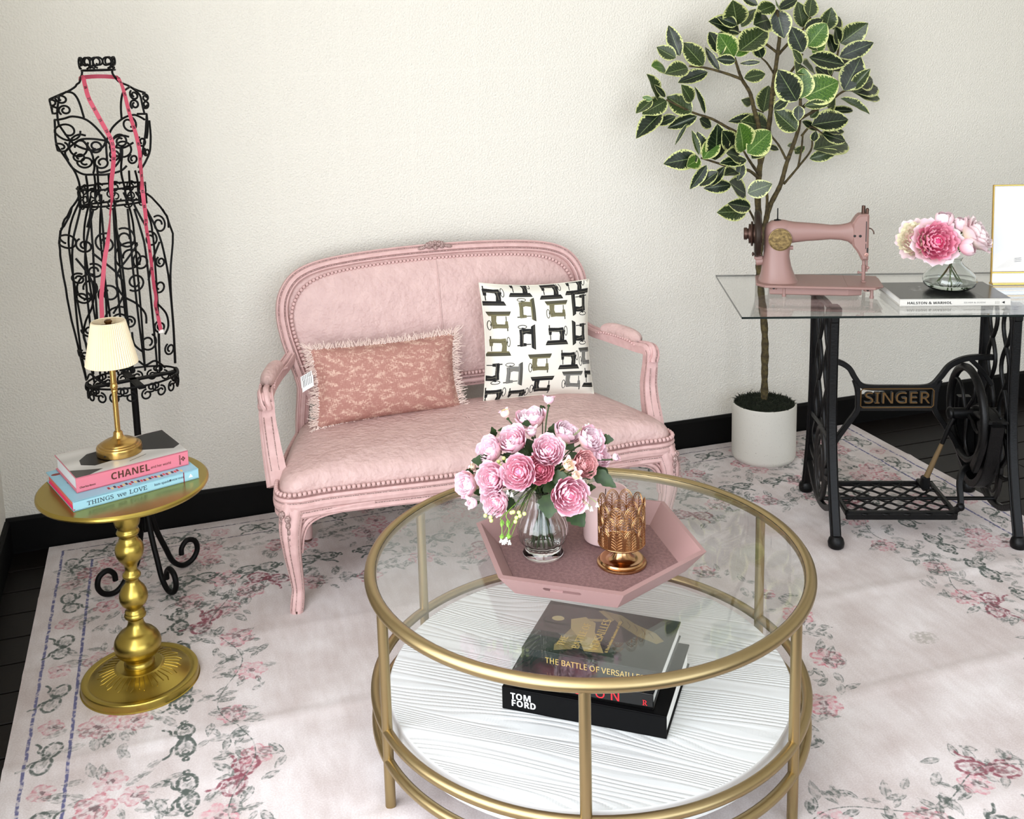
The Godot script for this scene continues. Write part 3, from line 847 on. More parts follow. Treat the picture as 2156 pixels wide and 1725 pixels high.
func rug_stroke(pts: Array, width: float, col: Color, a: float) -> void:
	var w := width * RUG_S * 0.5
	for k in pts.size() - 1:
		var p := rug_at(pts[k])
		var q := rug_at(pts[k + 1])
		var m := int(p.distance_to(q) / maxf(w * 0.7, 1.0)) + 1
		for s in m:
			var c := p.lerp(q, float(s) / m)
			var rr := maxf(w, 0.6)
			for y in range(int(c.y - rr), int(c.y + rr) + 1):
				for x in range(int(c.x - rr), int(c.x + rr) + 1):
					if Vector2(x, y).distance_to(c) <= rr + 0.3:
						rug_dot(x, y, col, a)

func rug_bow(p: Vector2, size: float, turn: float, col: Color, a: float, full := 0.35) -> void:
	for sg in [-1.0, 1.0]:
		for e in [-0.45, 0.0, 0.45]:
			rug_leaf(p, turn + e + (PI if sg < 0.0 else 0.0), size * 0.52, col, a * full)
		var loop := []
		for k in 17:
			var t := TAU * k / 16.0
			loop.append(p + Vector2(sg * size * (0.27 - 0.27 * cos(t)), size * 0.19 * sin(t)).rotated(turn))
		rug_stroke(loop, size * 0.075, col, a * 0.7)
		var tail := []
		for k in 9:
			var t := k / 8.0
			tail.append(p + Vector2(sg * size * (0.08 + 0.42 * t), size * (0.06 + 0.42 * t + 0.08 * sin(t * 6.0))).rotated(turn))
		rug_stroke(tail, size * 0.06, col, a * 0.75)
	rug_stroke([p + Vector2(-size * 0.06, 0).rotated(turn), p + Vector2(size * 0.06, 0).rotated(turn)], size * 0.14, col, a)

func rug_side(side: int) -> void:
	var length := RUG1.y - RUG0.y if side % 2 == 0 else RUG1.x - RUG0.x
	var at := func(s: float, d: float) -> Vector2:
		match side:
			0: return Vector2(RUG0.x + d, RUG0.y + s)
			1: return Vector2(RUG0.x + s, RUG0.y + d)
			2: return Vector2(RUG1.x - d, RUG0.y + s)
		return Vector2(RUG0.x + s, RUG1.y - d)
	var turn: float = [PI / 2, 0.0, -PI / 2, PI][side]
	var grey := Color(0.31, 0.34, 0.32)
	var pink := Color(0.70, 0.39, 0.43)
	var wine := Color(0.50, 0.27, 0.31)
	var line := Color(0.36, 0.36, 0.50) if side % 2 == 0 else Color(0.36, 0.35, 0.38)
	for d in [0.042, 0.130]:
		var pts := []
		var m := 90
		for k in m + 1:
			pts.append(at.call(lerpf(d, length - d, float(k) / m), d + 0.0007 * sin(k * 1.7)))
		rug_stroke(pts, 0.0068 if side % 2 == 0 else 0.0042, line, 0.62 if d < 0.1 else 0.8)
	# bows and blossoms between the lines
	var s := 0.16
	while s < length - 0.12:
		rug_bow(at.call(s, 0.085), 0.1, turn + 0.35 * sin(s * 31.0) + (PI if int(s * 10) % 2 else 0.0), grey, 0.75)
		rug_flower(at.call(s + 0.115, 0.084), 0.03, pink, 4, s * 9.0, 0.6)
		s += 0.23
	# leafy garland with blossom clusters
	s = 0.17
	while s < length - 0.15:
		var c: Vector2 = at.call(s, 0.225)
		for k in 38:
			var an := rng.randf() * TAU
			var rr := rng.randf_range(0.03, 0.12)
			rug_leaf(c + Vector2.from_angle(an) * rr, an + rng.randf_range(-0.9, 0.9), rng.randf_range(0.03, 0.062), grey, rng.randf_range(0.35, 0.75))
		for k in 3:
			rug_flower(c + Vector2.from_angle(k * 2.1 + s * 7.0) * 0.045, rng.randf_range(0.032, 0.05), pink, 5 + k % 2, s * 5.0 + k, rng.randf_range(0.5, 0.9))
		s += 0.27
	# ribbon line of bows and beads
	s = 0.42
	while s < length - 0.36:
		rug_bow(at.call(s, 0.37), 0.105, turn, grey, 0.9)
		for k in [-2, -1, 1, 2]:
			rug_stroke(oval(at.call(s + 0.088 + k * 0.0, 0.37) + (at.call(s + 0.088 + k * 0.022, 0.37) - at.call(s + 0.088, 0.37)), 0.006, 0.006, 0.0, 8), 0.006, grey, 0.6)
		s += 0.175
	# vine with open flowers and wine-red ribbons
	s = 0.40
	var vine := []
	var j := 0
	while s < length - 0.40:
		var d := 0.48 + 0.035 * sin(s * 17.0)
		vine.append(at.call(s, d))
		if j % 3 == 0:
			rug_flower(at.call(s, d + 0.035 * sin(j * 2.3)), rng.randf_range(0.036, 0.048), pink.lerp(Color(0.8, 0.5, 0.55), rng.randf()), 6 + j % 3, s * 8.0, 0.75)
		for k in 7:
			var an := turn + rng.randf_range(-2.6, 2.6)
			rug_leaf(at.call(s + rng.randf_range(-0.03, 0.03), d + rng.randf_range(-0.065, 0.065)), an, rng.randf_range(0.03, 0.06), grey, rng.randf_range(0.5, 0.9))
		if j % 12 == 4:
			rug_bow(at.call(s, d - 0.01), 0.115, turn + 0.5, wine, 0.6, 0.8)
		s += 0.055
		j += 1
	rug_stroke(curve(vine, 4), 0.0022, grey, 0.7)

func rug() -> void:
	rug_w = int((RUG1.x - RUG0.x) * RUG_S)
	rug_h = int((RUG1.y - RUG0.y) * RUG_S)
	rug_n = noise_image(512, 512, 0.09, 5, 2).get_data()
	var blot := noise_image(256, 256, 0.02, 6, 4).get_data()
	var weave := noise_image(512, 512, 0.3, 8, 1).get_data()
	var streak := noise_image(256, 256, 0.11, 12, 2).get_data()
	rug_d.resize(rug_w * rug_h * 3)
	var base := Color(0.715, 0.665, 0.65)
	var pale := Color(0.85, 0.825, 0.82)
	for y in rug_h:
		var row := (y % 512) * 512
		var brow := ((y / 3) % 256) * 256
		for x in rug_w:
			var w: float = blot[brow + (x / 3) % 256] / 255.0 * 0.85 + weave[row + x % 512] / 255.0 * 0.45 + streak[((x / 2) % 256) * 256 + (y / 9) % 256] / 255.0 * 0.3 - 0.25
			var k := (y * rug_w + x) * 3
			rug_d[k] = int((base.r + (pale.r - base.r) * w) * 255)
			rug_d[k + 1] = int((base.g + (pale.g - base.g) * w) * 255)
			rug_d[k + 2] = int((base.b + (pale.b - base.b) * w) * 255)
	for side in 4:
		rug_side(side)
	# wreath in the middle
	var c := Vector2(1.035, 1.17)
	for k in 44:
		var an := TAU * k / 44.0
		var p := c + Vector2(cos(an) * 0.46, sin(an) * 0.46)
		if k % 3 == 0:
			rug_flower(p, rng.randf_range(0.03, 0.045), Color(0.75, 0.40, 0.45), 6, an * 3.0, 0.8)
		for q in 4:
			rug_leaf(p + Vector2(rng.randf_range(-0.04, 0.04), rng.randf_range(-0.04, 0.04)), rng.randf() * TAU, rng.randf_range(0.03, 0.06), Color(0.31, 0.34, 0.32), rng.randf_range(0.5, 0.9))
	# a tread mark
	rug_stroke([Vector2(1.725, 1.365), Vector2(1.752, 1.378)], 0.055, Color(0.55, 0.53, 0.49), 0.3)
	var im := Image.create_from_data(rug_w, rug_h, false, Image.FORMAT_RGB8, rug_d)
	var m := printed(im, 0.92)
	m.rim_enabled = false
	var nm := noise_image(256, 256, 0.25, 9, 2)
	nm.convert(Image.FORMAT_RGBA8)
	nm.bump_map_to_normal_map(1.2)
	M.rug = m
	var org := Vector3((RUG0.x + RUG1.x) / 2, 0, (RUG0.y + RUG1.y) / 2)
	var t := thing("area_rug", "large faded floral rug with bows and garlands on dark floor", "rug", org)
	var b := MB.new(org)
	var folds := FastNoiseLite.new()
	folds.seed = 11
	folds.frequency = 1.1
	var rows := []
	var nx := 150
	var nz := 130
	for i in nz + 1:
		var row := PackedVector3Array()
		for j in nx + 1:
			var x := lerpf(RUG0.x, RUG1.x, float(j) / nx)
			var z := lerpf(RUG0.y, RUG1.y, float(i) / nz)
			row.append(Vector3(x, rug_y(x, z, folds), z))
		rows.append(row)
	b.grid(rows, false, false, -1.0)
	# hem turned down to the floor
	for e in 4:
		var edge := PackedVector3Array()
		var foot := PackedVector3Array()
		for k in (nz + 1 if e % 2 == 0 else nx + 1):
			var p: Vector3 = rows[k][0] if e == 0 else (rows[0][k] if e == 1 else (rows[k][nx] if e == 2 else rows[nz][k]))
			edge.append(p)
			foot.append(Vector3(p.x, -0.004, p.z))
		b.grid([edge, foot])
	part("woven_cloth", b, m, t)

func rug_y(x: float, z: float, folds: FastNoiseLite) -> float:
	var y := 0.0008 + 0.0022 * (folds.get_noise_2d(x * 1.0, z * 2.2) + 0.3)
	for q in [[0.37, 0.5], [0.75, 0.6], [1.136, 1.0], [1.52, 0.9], [1.9, 0.8]]:
		var d: float = z - q[0] - 0.01 * sin(x * 3.0)
		y += 0.0058 * q[1] * exp(-d * d / 0.00016) + 0.002 * q[1] * exp(-d * d / 0.006)
	for q in [0.31, 1.03, 1.76]:
		var d: float = x - q
		y += 0.0018 * exp(-d * d / 0.0006)
	return maxf(-0.001, y)

# ---- settee ------------------------------------------------------------------
const SX := 0.812

func sp(x: float, y: float, z: float) -> Vector3:
	return Vector3(SX + x, y, z)

func back_z(y: float) -> float:
	return lerpf(0.215, 0.115, (y - 0.42) / 0.45)

func back_outline() -> Array:
	# centre line of the back frame, counter-clockwise seen from the front, open at nothing
	var half := [Vector2(0, 0.853), Vector2(0.14, 0.851), Vector2(0.28, 0.843), Vector2(0.38, 0.829), Vector2(0.445, 0.802), Vector2(0.482, 0.755), Vector2(0.494, 0.70), Vector2(0.488, 0.635), Vector2(0.472, 0.57), Vector2(0.455, 0.51), Vector2(0.437, 0.455), Vector2(0.40, 0.437), Vector2(0.2, 0.435), Vector2(0, 0.435)]
	var pts := []
	for q in half:
		pts.append(q)
	for k in range(half.size() - 2, 0, -1):
		pts.append(Vector2(-half[k].x, half[k].y))
	return pts

func seat_outline() -> Array:
	# plan of the seat rail (x, z), from the back left corner round the front to the back right
	var r := [Vector2(0.47, 0.225), Vector2(0.515, 0.36), Vector2(0.553, 0.5), Vector2(0.575, 0.60), Vector2(0.572, 0.652), Vector2(0.535, 0.676), Vector2(0.45, 0.672), Vector2(0.30, 0.683), Vector2(0.15, 0.697), Vector2(0, 0.702)]
	var pts := []
	for q in r:
		pts.append(Vector2(-q.x, q.y))
	for k in range(r.size() - 2, -1, -1):
		pts.append(r[k])
	return pts

func moulding(w: float, h: float) -> Array:
	# section of a carved frame: raised lips with two grooves (x across, y towards the viewer)
	return [Vector2(-w, -h), Vector2(w, -h), Vector2(w, h * 0.35), Vector2(w * 0.82, h * 0.75), Vector2(w * 0.6, h * 0.8), Vector2(w * 0.5, h * 0.42), Vector2(w * 0.36, h * 0.42), Vector2(w * 0.22, h * 0.95), Vector2(-w * 0.2, h), Vector2(-w * 0.42, h * 0.85), Vector2(-w * 0.5, h * 0.45), Vector2(-w * 0.66, h * 0.45), Vector2(-w * 0.76, h * 0.72), Vector2(-w * 0.94, h * 0.6), Vector2(-w, h * 0.2)]

func glaze(b: MB, path: Array, ref: Vector3, scales: Array, w: float, h: float, closed := false) -> void:
	# dark antiquing wax left in the two grooves of a moulding
	for q in [[0.43, 0.43], [-0.58, 0.46]]:
		var x: float = q[0] * w
		var y: float = q[1] * h
		b.sweep(path, [Vector2(x - 0.0011, y), Vector2(x + 0.0011, y), Vector2(x + 0.0011, y + 0.0008), Vector2(x - 0.0011, y + 0.0008)], ref, scales, closed)

func beads(path: Array, gap: float, r: float, b: MB) -> void:
	var left := 0.0
	for k in path.size() - 1:
		var p: Vector3 = path[k]
		var q: Vector3 = path[k + 1]
		var l := p.distance_to(q)
		while left < l:
			b.ball(p.lerp(q, left / l), Vector3(r, r, r), 5, 8)
			left += gap
		left -= l

func settee() -> void:
	var org := Vector3(SX, 0, 0.45)
	var t := thing("settee", "blush pink carved French settee with nailhead trim against the wall", "settee", org)
	# --- back frame
	var outl := []
	for q in curve(back_outline(), 5, true):
		outl.append(sp(q.x, q.y, back_z(q.y)))
	var b := MB.new(org)
	b.sweep(outl, moulding(0.0185, 0.016), Vector3(0, 0.22, 1).normalized(), [], true)
	var bf := part("back_frame", b, M.paint, t)
	b = MB.new(org)
	for q in [0.43, -0.58]:
		b.sweep(outl, [Vector2(0.0185 * q - 0.0011, 0.0066), Vector2(0.0185 * q + 0.0011, 0.0066), Vector2(0.0185 * q + 0.0011, 0.0076), Vector2(0.0185 * q - 0.0011, 0.0076)], Vector3(0, 0.22, 1).normalized(), [], true)
	part("glazed_groove", b, M.antique, bf)
	# --- upholstered back panel: domed inside the frame
	b = MB.new(org)
	var inset := []
	var ctr := Vector2(0, 0.645)
	var line := curve(back_outline(), 5, true)
	for ring in [1.0, 0.93, 0.85, 0.7, 0.5, 0.25, 0.08]:
		var row := PackedVector3Array()
		for q in line:
			var d: Vector2 = (q - ctr) * ring
			d *= 0.975
			var p: Vector2 = ctr + d
			var puff: float = 0.030 * (1.0 - pow(ring, 6.0)) + 0.004
			row.append(sp(p.x, p.y, back_z(p.y) - 0.012 + puff))
		inset.append(row)
	b.grid(inset, true, false)
	var cap := []
	for q in inset[-1]:
		cap.append(q)
	b.facen(cap, Vector3(0, 0.2, 1).normalized())
	var panel := part("back_cushion", b, M.leather, t)
	b = MB.new(org)
	var rear := PackedVector3Array()
	for q in line:
		rear.append(sp(q.x * 0.97, 0.645 + (q.y - 0.645) * 0.97, back_z(q.y) - 0.012))
	var rc := PackedVector3Array()
	for q in line:
		rc.append(sp(0.0, 0.645, back_z(0.645) - 0.012))
	b.grid([rear, rc], true, false)
	part("back_lining", b, M.leather, t)
	b = MB.new(org)
	var seam := []
	for k in 12:
		var y := lerpf(0.838, 0.452, k / 11.0)
		var e := absf(y - 0.645) / 0.2
		seam.append(sp(0.0, y, back_z(y) - 0.0085 + 0.030 * (1.0 - pow(minf(e, 1.0), 6.0)) + 0.002))
	b.tube(seam, 0.0022, 6)
	part("seam", b, M.leather, panel)
	# nails round the back panel
	b = MB.new(org)
	var nail := []
	for q in line:
		var d: Vector2 = (q - ctr)
		nail.append(sp(q.x - 0.0255 * signf(q.x) * clampf(absf(q.x) / 0.44, 0, 1), q.y - 0.0265 * (1.0 if q.y > 0.7 else (-1.0 if q.y < 0.46 else (q.y - 0.58) / 0.3)), back_z(q.y) + 0.0130))
	nail.append(nail[0])
	beads(nail, 0.0122, 0.0061, b)
	stuff(part("nailhead_trim", b, M.paint, t))
	b = MB.new(org)
	b.tube(nail, 0.0022, 6)  # dark brown tube behind the back nailheads, seen in their gaps
	part("nail_gap_strip", b, M.dark_brown, t)
	# --- carved crest flower
	b = MB.new(org)
	for k in 7:
		var a := PI * k / 6.0
		b.ball(sp(cos(a) * 0.026, 0.872 + sin(a) * 0.008 - 0.004, 0.132), Vector3(0.009, 0.008, 0.008))
	for q in [[-0.01, 0.873], [0.011, 0.872], [0.0, 0.862], [-0.02, 0.866], [0.021, 0.865]]:
		b.ball(sp(q[0], q[1], 0.138), Vector3(0.0085, 0.008, 0.008))
	for sg in [-1.0, 1.0]:
		b.ball(sp(sg * 0.042, 0.863, 0.133), Vector3(0.016, 0.006, 0.007), 8, 12, Basis(Vector3.BACK, -sg * 0.2))
	part("carved_crest", b, M.antique, t)
	# --- seat rail
	b = MB.new(org)
	var rail := []
	var plan := curve(seat_outline(), 5)
	for q in plan:
		rail.append(sp(q.x, 0.298 - 0.012 * smoothstep(0.1, 0.5, absf(q.x)) * float(q.y > 0.6), q.y))
	b.sweep(rail, moulding(0.030, 0.014), Vector3.UP)
	b.box(sp(0, 0.30, 0.225), Vector3(0.94, 0.05, 0.03), 0.004)
	# the section lies with its carved side up; a plain apron carries the front face
	var apron := []
	for q in plan:
		apron.append(sp(q.x, 0.296, q.y))
	b = MB.new(org)
	var sect := [Vector2(-0.012, -0.030), Vector2(0.010, -0.030), Vector2(0.0135, -0.024), Vector2(0.010, -0.017), Vector2(0.010, -0.010), Vector2(0.0155, -0.004), Vector2(0.0165, 0.006), Vector2(0.012, 0.013), Vector2(0.012, 0.017), Vector2(0.015, 0.021), Vector2(0.012, 0.028), Vector2(-0.012, 0.028)]
	var sc := []
	for q in plan:
		sc.append(Vector2(1.0, 1.0))
	b.sweep(apron, sect, Vector3.UP, sc)
	b.box(sp(0, 0.30, 0.228), Vector3(0.95, 0.05, 0.026), 0.004)
	var sr := part("seat_rail", b, M.paint, t)
	b = MB.new(org)
	for q in [[0.0102, -0.0135], [0.0122, 0.0150]]:
		b.sweep(apron, [Vector2(q[0] - 0.001, q[1] - 0.0012), Vector2(q[0] + 0.0008, q[1] - 0.0012), Vector2(q[0] + 0.0008, q[1] + 0.0012), Vector2(q[0] - 0.001, q[1] + 0.0012)], Vector3.UP, sc)
	part("glazed_groove", b, M.antique, sr)
	# --- seat cushion
	b = MB.new(org)
	var rows := []
	var cz := 0.46
	for st in [[1.0, 0.322], [1.004, 0.338], [0.99, 0.358], [0.95, 0.375], [0.87, 0.388], [0.72, 0.397], [0.5, 0.403], [0.25, 0.405], [0.01, 0.405]]:
		var row := PackedVector3Array()
		for q in plan:
			var x: float = q.x * st[0] * 0.992
			var z: float = cz + (q.y - cz) * st[0] * 0.99
			var dip: float = 0.0
			if st[0] < 0.99:
				dip = 0.006 * exp(-pow((x - 0.28) / 0.12, 2.0)) + 0.004 * exp(-pow((x + 0.2) / 0.16, 2.0))
				dip += 0.007 * exp(-x * x / 0.0004) * 0.5
			row.append(sp(x, st[1] - dip * (1.0 - st[0] * 0.6), z))
		for k in 9:
			var a: Vector3 = row[plan.size() - 1]
			var e: Vector3 = row[0]
			row.append(a.lerp(e, (k + 1) / 10.0))
		rows.append(row)
	b.grid(rows, true, false)
	var seat := part("seat_cushion", b, M.leather, t)
	b = MB.new(org)
	b.tube(curve([sp(0, 0.345, 0.70), sp(0, 0.374, 0.690), sp(0, 0.389, 0.665), sp(0, 0.398, 0.6), sp(0, 0.401, 0.45), sp(0, 0.398, 0.3)], 5), 0.0022, 6)
	part("seam", b, M.leather, seat)
	b = MB.new(org)
	var nl := []
	for q in plan:
		nl.append(sp(q.x * 1.012, 0.334, cz + (q.y - cz) * 1.03))
	beads(nl, 0.0132, 0.0066, b)
	stuff(part("nailhead_trim", b, M.paint, t))
	b = MB.new(org)
	b.tube(nl, 0.0028, 6)  # same dark brown tube, running behind the seat nailheads
	part("nail_gap_strip", b, M.dark_brown, t)
	# --- legs
	for sg in [-1.0, 1.0]:
		var path := curve([sp(sg * 0.540, 0.312, 0.648), sp(sg * 0.549, 0.282, 0.660), sp(sg * 0.557, 0.24, 0.672), sp(sg * 0.556, 0.18, 0.673), sp(sg * 0.549, 0.11, 0.664), sp(sg * 0.545, 0.06, 0.660), sp(sg * 0.549, 0.03, 0.668), sp(sg * 0.553, 0.008, 0.675), sp(sg * 0.553, 0.001, 0.675)], 4)
		var rad := []
		for p in path:
			rad.append(table([[0.0, 0.017], [0.012, 0.0185], [0.03, 0.0185], [0.06, 0.0165], [0.12, 0.0195], [0.2, 0.0250], [0.25, 0.0305], [0.29, 0.033], [0.32, 0.027]], p.y))
		b = MB.new(org)
		var sq := []
		for k in 32:
			var a := TAU * k / 32.0
			var rr := 1.0 / pow(pow(absf(cos(a)), 4.0) + pow(absf(sin(a)), 4.0), 0.25)
			rr *= 1.0 - 0.13 * pow(maxf(0.0, cos(a * 8.0)), 1.5)
			sq.append(Vector2(cos(a), sin(a)) * rr)
		b.sweep(path, sq, Vector3(sg * 0.2, 0, 1).normalized(), rad, false, true, true)
		var leg := part("front_leg", b, M.paint, t)
		b = MB.new(org)
		for an in [0.35, 0.8, 1.25, 1.75, 2.3, 2.75]:
			var ln := []
			for k in range(3, path.size() - 4):
				var p: Vector3 = path[k]
				var rr: float = rad[k] / pow(pow(absf(cos(an)), 4.0) + pow(absf(sin(an)), 4.0), 0.25)
				ln.append(p + (Vector3(-sg * cos(an), 0, sin(an)) + Vector3(sg * 0.2, 0, 0) * sin(an)) * rr * 0.965)
			b.tube(ln, 0.0012, 5)
		part("glazed_groove", b, M.antique, leg)
		b = MB.new(org)
		var brace := curve([sp(sg * 0.538, 0.165, 0.668), sp(sg * 0.531, 0.215, 0.671), sp(sg * 0.512, 0.252, 0.673), sp(sg * 0.470, 0.272, 0.674), sp(sg * 0.40, 0.280, 0.677), sp(sg * 0.33, 0.284, 0.682)], 5)
		b.sweep(brace, moulding(0.016, 0.012), Vector3.BACK, ramp(0.75, 0.95, brace.size()))
		part("knee_bracket", b, M.paint, leg)
		b = MB.new(org)
		glaze(b, brace, Vector3.BACK, ramp(0.75, 0.95, brace.size()), 0.016, 0.012)
		part("glazed_groove", b, M.antique, leg)
		b = MB.new(org)
		for k in 7:
			var y := 0.285 - k * 0.019
			b.ball(sp(sg * (0.578 - k * 0.0012), y, 0.684 - k * 0.001), Vector3(0.010 - k * 0.0006, 0.011, 0.010 - k * 0.0006))
			b.ball(sp(sg * (0.566 - k * 0.001), y - 0.008, 0.699 - k * 0.0025), Vector3(0.008 - k * 0.0006, 0.010, 0.007))
		part("knee_carving", b, M.antique, leg)
		b = MB.new(org)
		b.lathe([Vector2(0, 0), Vector2(0.016, 0), Vector2(0.0178, 0.004), Vector2(0.0178, 0.008), Vector2(0, 0.008)], 18, sp(sg * 0.553, 0.0, 0.675))
		part("worn_foot_tip", b, M.dark_brown, leg)
		path = curve([sp(sg * 0.462, 0.33, 0.216), sp(sg * 0.463, 0.2, 0.225), sp(sg * 0.467, 0.09, 0.243), sp(sg * 0.470, 0.004, 0.262)], 5)
		rad = []
		for p in path:
			rad.append(table([[0.0, 0.014], [0.02, 0.018], [0.06, 0.0165], [0.2, 0.0195], [0.33, 0.021]], p.y))
		b = MB.new(org)
		b.tube(path, rad, 16)
		leg = part("back_leg", b, M.paint, t)
		b = MB.new(org)
		b.lathe([Vector2(0, 0), Vector2(0.0135, 0), Vector2(0.015, 0.004), Vector2(0.015, 0.009), Vector2(0, 0.009)], 16, sp(sg * 0.470, 0.0, 0.262))
		part("worn_foot_tip", b, M.dark_brown, leg)
		# back post from the seat rail up to the back frame
		b = MB.new(org)
		b.sweep(curve([sp(sg * 0.462, 0.30, 0.216), sp(sg * 0.458, 0.38, 0.217), sp(sg * 0.448, 0.47, 0.208), sp(sg * 0.455, 0.51, 0.198)], 5), moulding(0.02, 0.015), Vector3(0, 0.1, 1).normalized())
		part("back_post", b, M.paint, t)
		# --- arm
		var arm := curve([sp(sg * 0.478, 0.575, 0.185), sp(sg * 0.505, 0.556, 0.225), sp(sg * 0.535, 0.551, 0.29), sp(sg * 0.562, 0.549, 0.37), sp(sg * 0.578, 0.551, 0.435), sp(sg * 0.585, 0.556, 0.48), sp(sg * 0.586, 0.547, 0.505), sp(sg * 0.585, 0.52, 0.51)], 5)
		b = MB.new(org)
		var asc := []
		for k in arm.size():
			asc.append(table([[0, 0.85], [6, 0.95], [14, 1.0], [26, 1.15], [32, 1.05], [36, 0.9]], k))
		b.sweep(arm, moulding(0.019, 0.016), Vector3.UP, asc)
		b.ball(sp(sg * 0.585, 0.545, 0.497), Vector3(0.022, 0.023, 0.02), 10, 14)
		var am := part("arm", b, M.paint, t)
		b = MB.new(org)
		glaze(b, arm, Vector3.UP, asc, 0.019, 0.016)
		part("glazed_groove", b, M.antique, am)
		b = MB.new(org)
		b.sweep(curve([sp(sg * 0.585, 0.545, 0.50), sp(sg * 0.586, 0.50, 0.495), sp(sg * 0.583, 0.45, 0.492), sp(sg * 0.580, 0.40, 0.507), sp(sg * 0.577, 0.36, 0.53), sp(sg * 0.573, 0.315, 0.555)], 5), moulding(0.017, 0.021), Vector3(sg, 0, 0), ramp(0.95, 1.45, 26))
		part("arm_support", b, M.paint, am)
		b = MB.new(org)
		for side in [1.0, -1.0]:
			glaze(b, curve([sp(sg * 0.585, 0.545, 0.50), sp(sg * 0.586, 0.50, 0.495), sp(sg * 0.583, 0.45, 0.492), sp(sg * 0.580, 0.40, 0.507), sp(sg * 0.577, 0.36, 0.53), sp(sg * 0.573, 0.315, 0.555)], 5), Vector3(sg * side, 0, 0), ramp(0.95, 1.45, 26), 0.017, 0.021 if side > 0 else 0.0465)
		for e in [0.0105, -0.0105]:
			var fr := []
			for p in curve([sp(sg * 0.586, 0.50, 0.495), sp(sg * 0.583, 0.45, 0.492), sp(sg * 0.580, 0.40, 0.507), sp(sg * 0.577, 0.36, 0.53)], 6):
				fr.append(p + Vector3(e, 0, 0.0205 + (0.50 - p.y) * 0.045))
			b.tube(fr, 0.0012, 5)
		part("glazed_groove", b, M.antique, am)
		b = MB.new(org)
		var pad := curve([sp(sg * 0.520, 0.568, 0.26), sp(sg * 0.538, 0.575, 0.30), sp(sg * 0.556, 0.576, 0.355), sp(sg * 0.570, 0.574, 0.405), sp(sg * 0.577, 0.566, 0.435)], 5)
		var pr := []
		for k in pad.size():
			var e := float(k) / (pad.size() - 1)
			pr.append(0.0225 * sqrt(maxf(0.03, 1.0 - pow(absf(e * 2.0 - 1.0), 3.0))))
		b.tube(pad, pr, 16)
		part("arm_pad", b, M.leather, am)
		b = MB.new(org)
		for q in [-1.0, 1.0]:
			var ln := []
			for p in pad:
				ln.append(p + Vector3(q * 0.0195, -0.011, 0))
			beads(ln, 0.0115, 0.0042, b)
		stuff(part("nailhead_trim", b, M.paint, am))

# ---- pillows -----------------------------------------------------------------
func pillow_mesh(w: float, h: float, d: float, pinch: float, seed_: int) -> MB:
	# a stuffed cushion standing in its xy plane, its centre at the origin; uv runs over the front
	var b := MB.new()
	var f := FastNoiseLite.new()
	f.seed = seed_
	f.frequency = 7.0
	var m := 26
	for side in [1.0, -1.0]:
		var rows := []
		for i in m + 1:
			var row := PackedVector3Array()
			for j in m + 1:
				var u := float(j) / m * 2.0 - 1.0
				var v := 1.0 - float(i) / m * 2.0
				var x := u * (1.0 - pinch * (1.0 - v * v) * absf(u)) * w * 0.5
				var y := v * (1.0 - pinch * (1.0 - u * u) * absf(v)) * h * 0.5
				var e := pow(maxf(0.0, 1.0 - pow(absf(u), 2.6)), 0.55) * pow(maxf(0.0, 1.0 - pow(absf(v), 2.6)), 0.55)
				var z = side * (d * 0.5 * e + 0.0035 * f.get_noise_3d(x * 1.6, y * 1.6, side) * 4.0 * pow(e, 0.5) * (1.15 - e))
				row.append(Vector3(x, y, z))
			rows.append(row)
		b.grid(rows, false, false, -side)
	return b

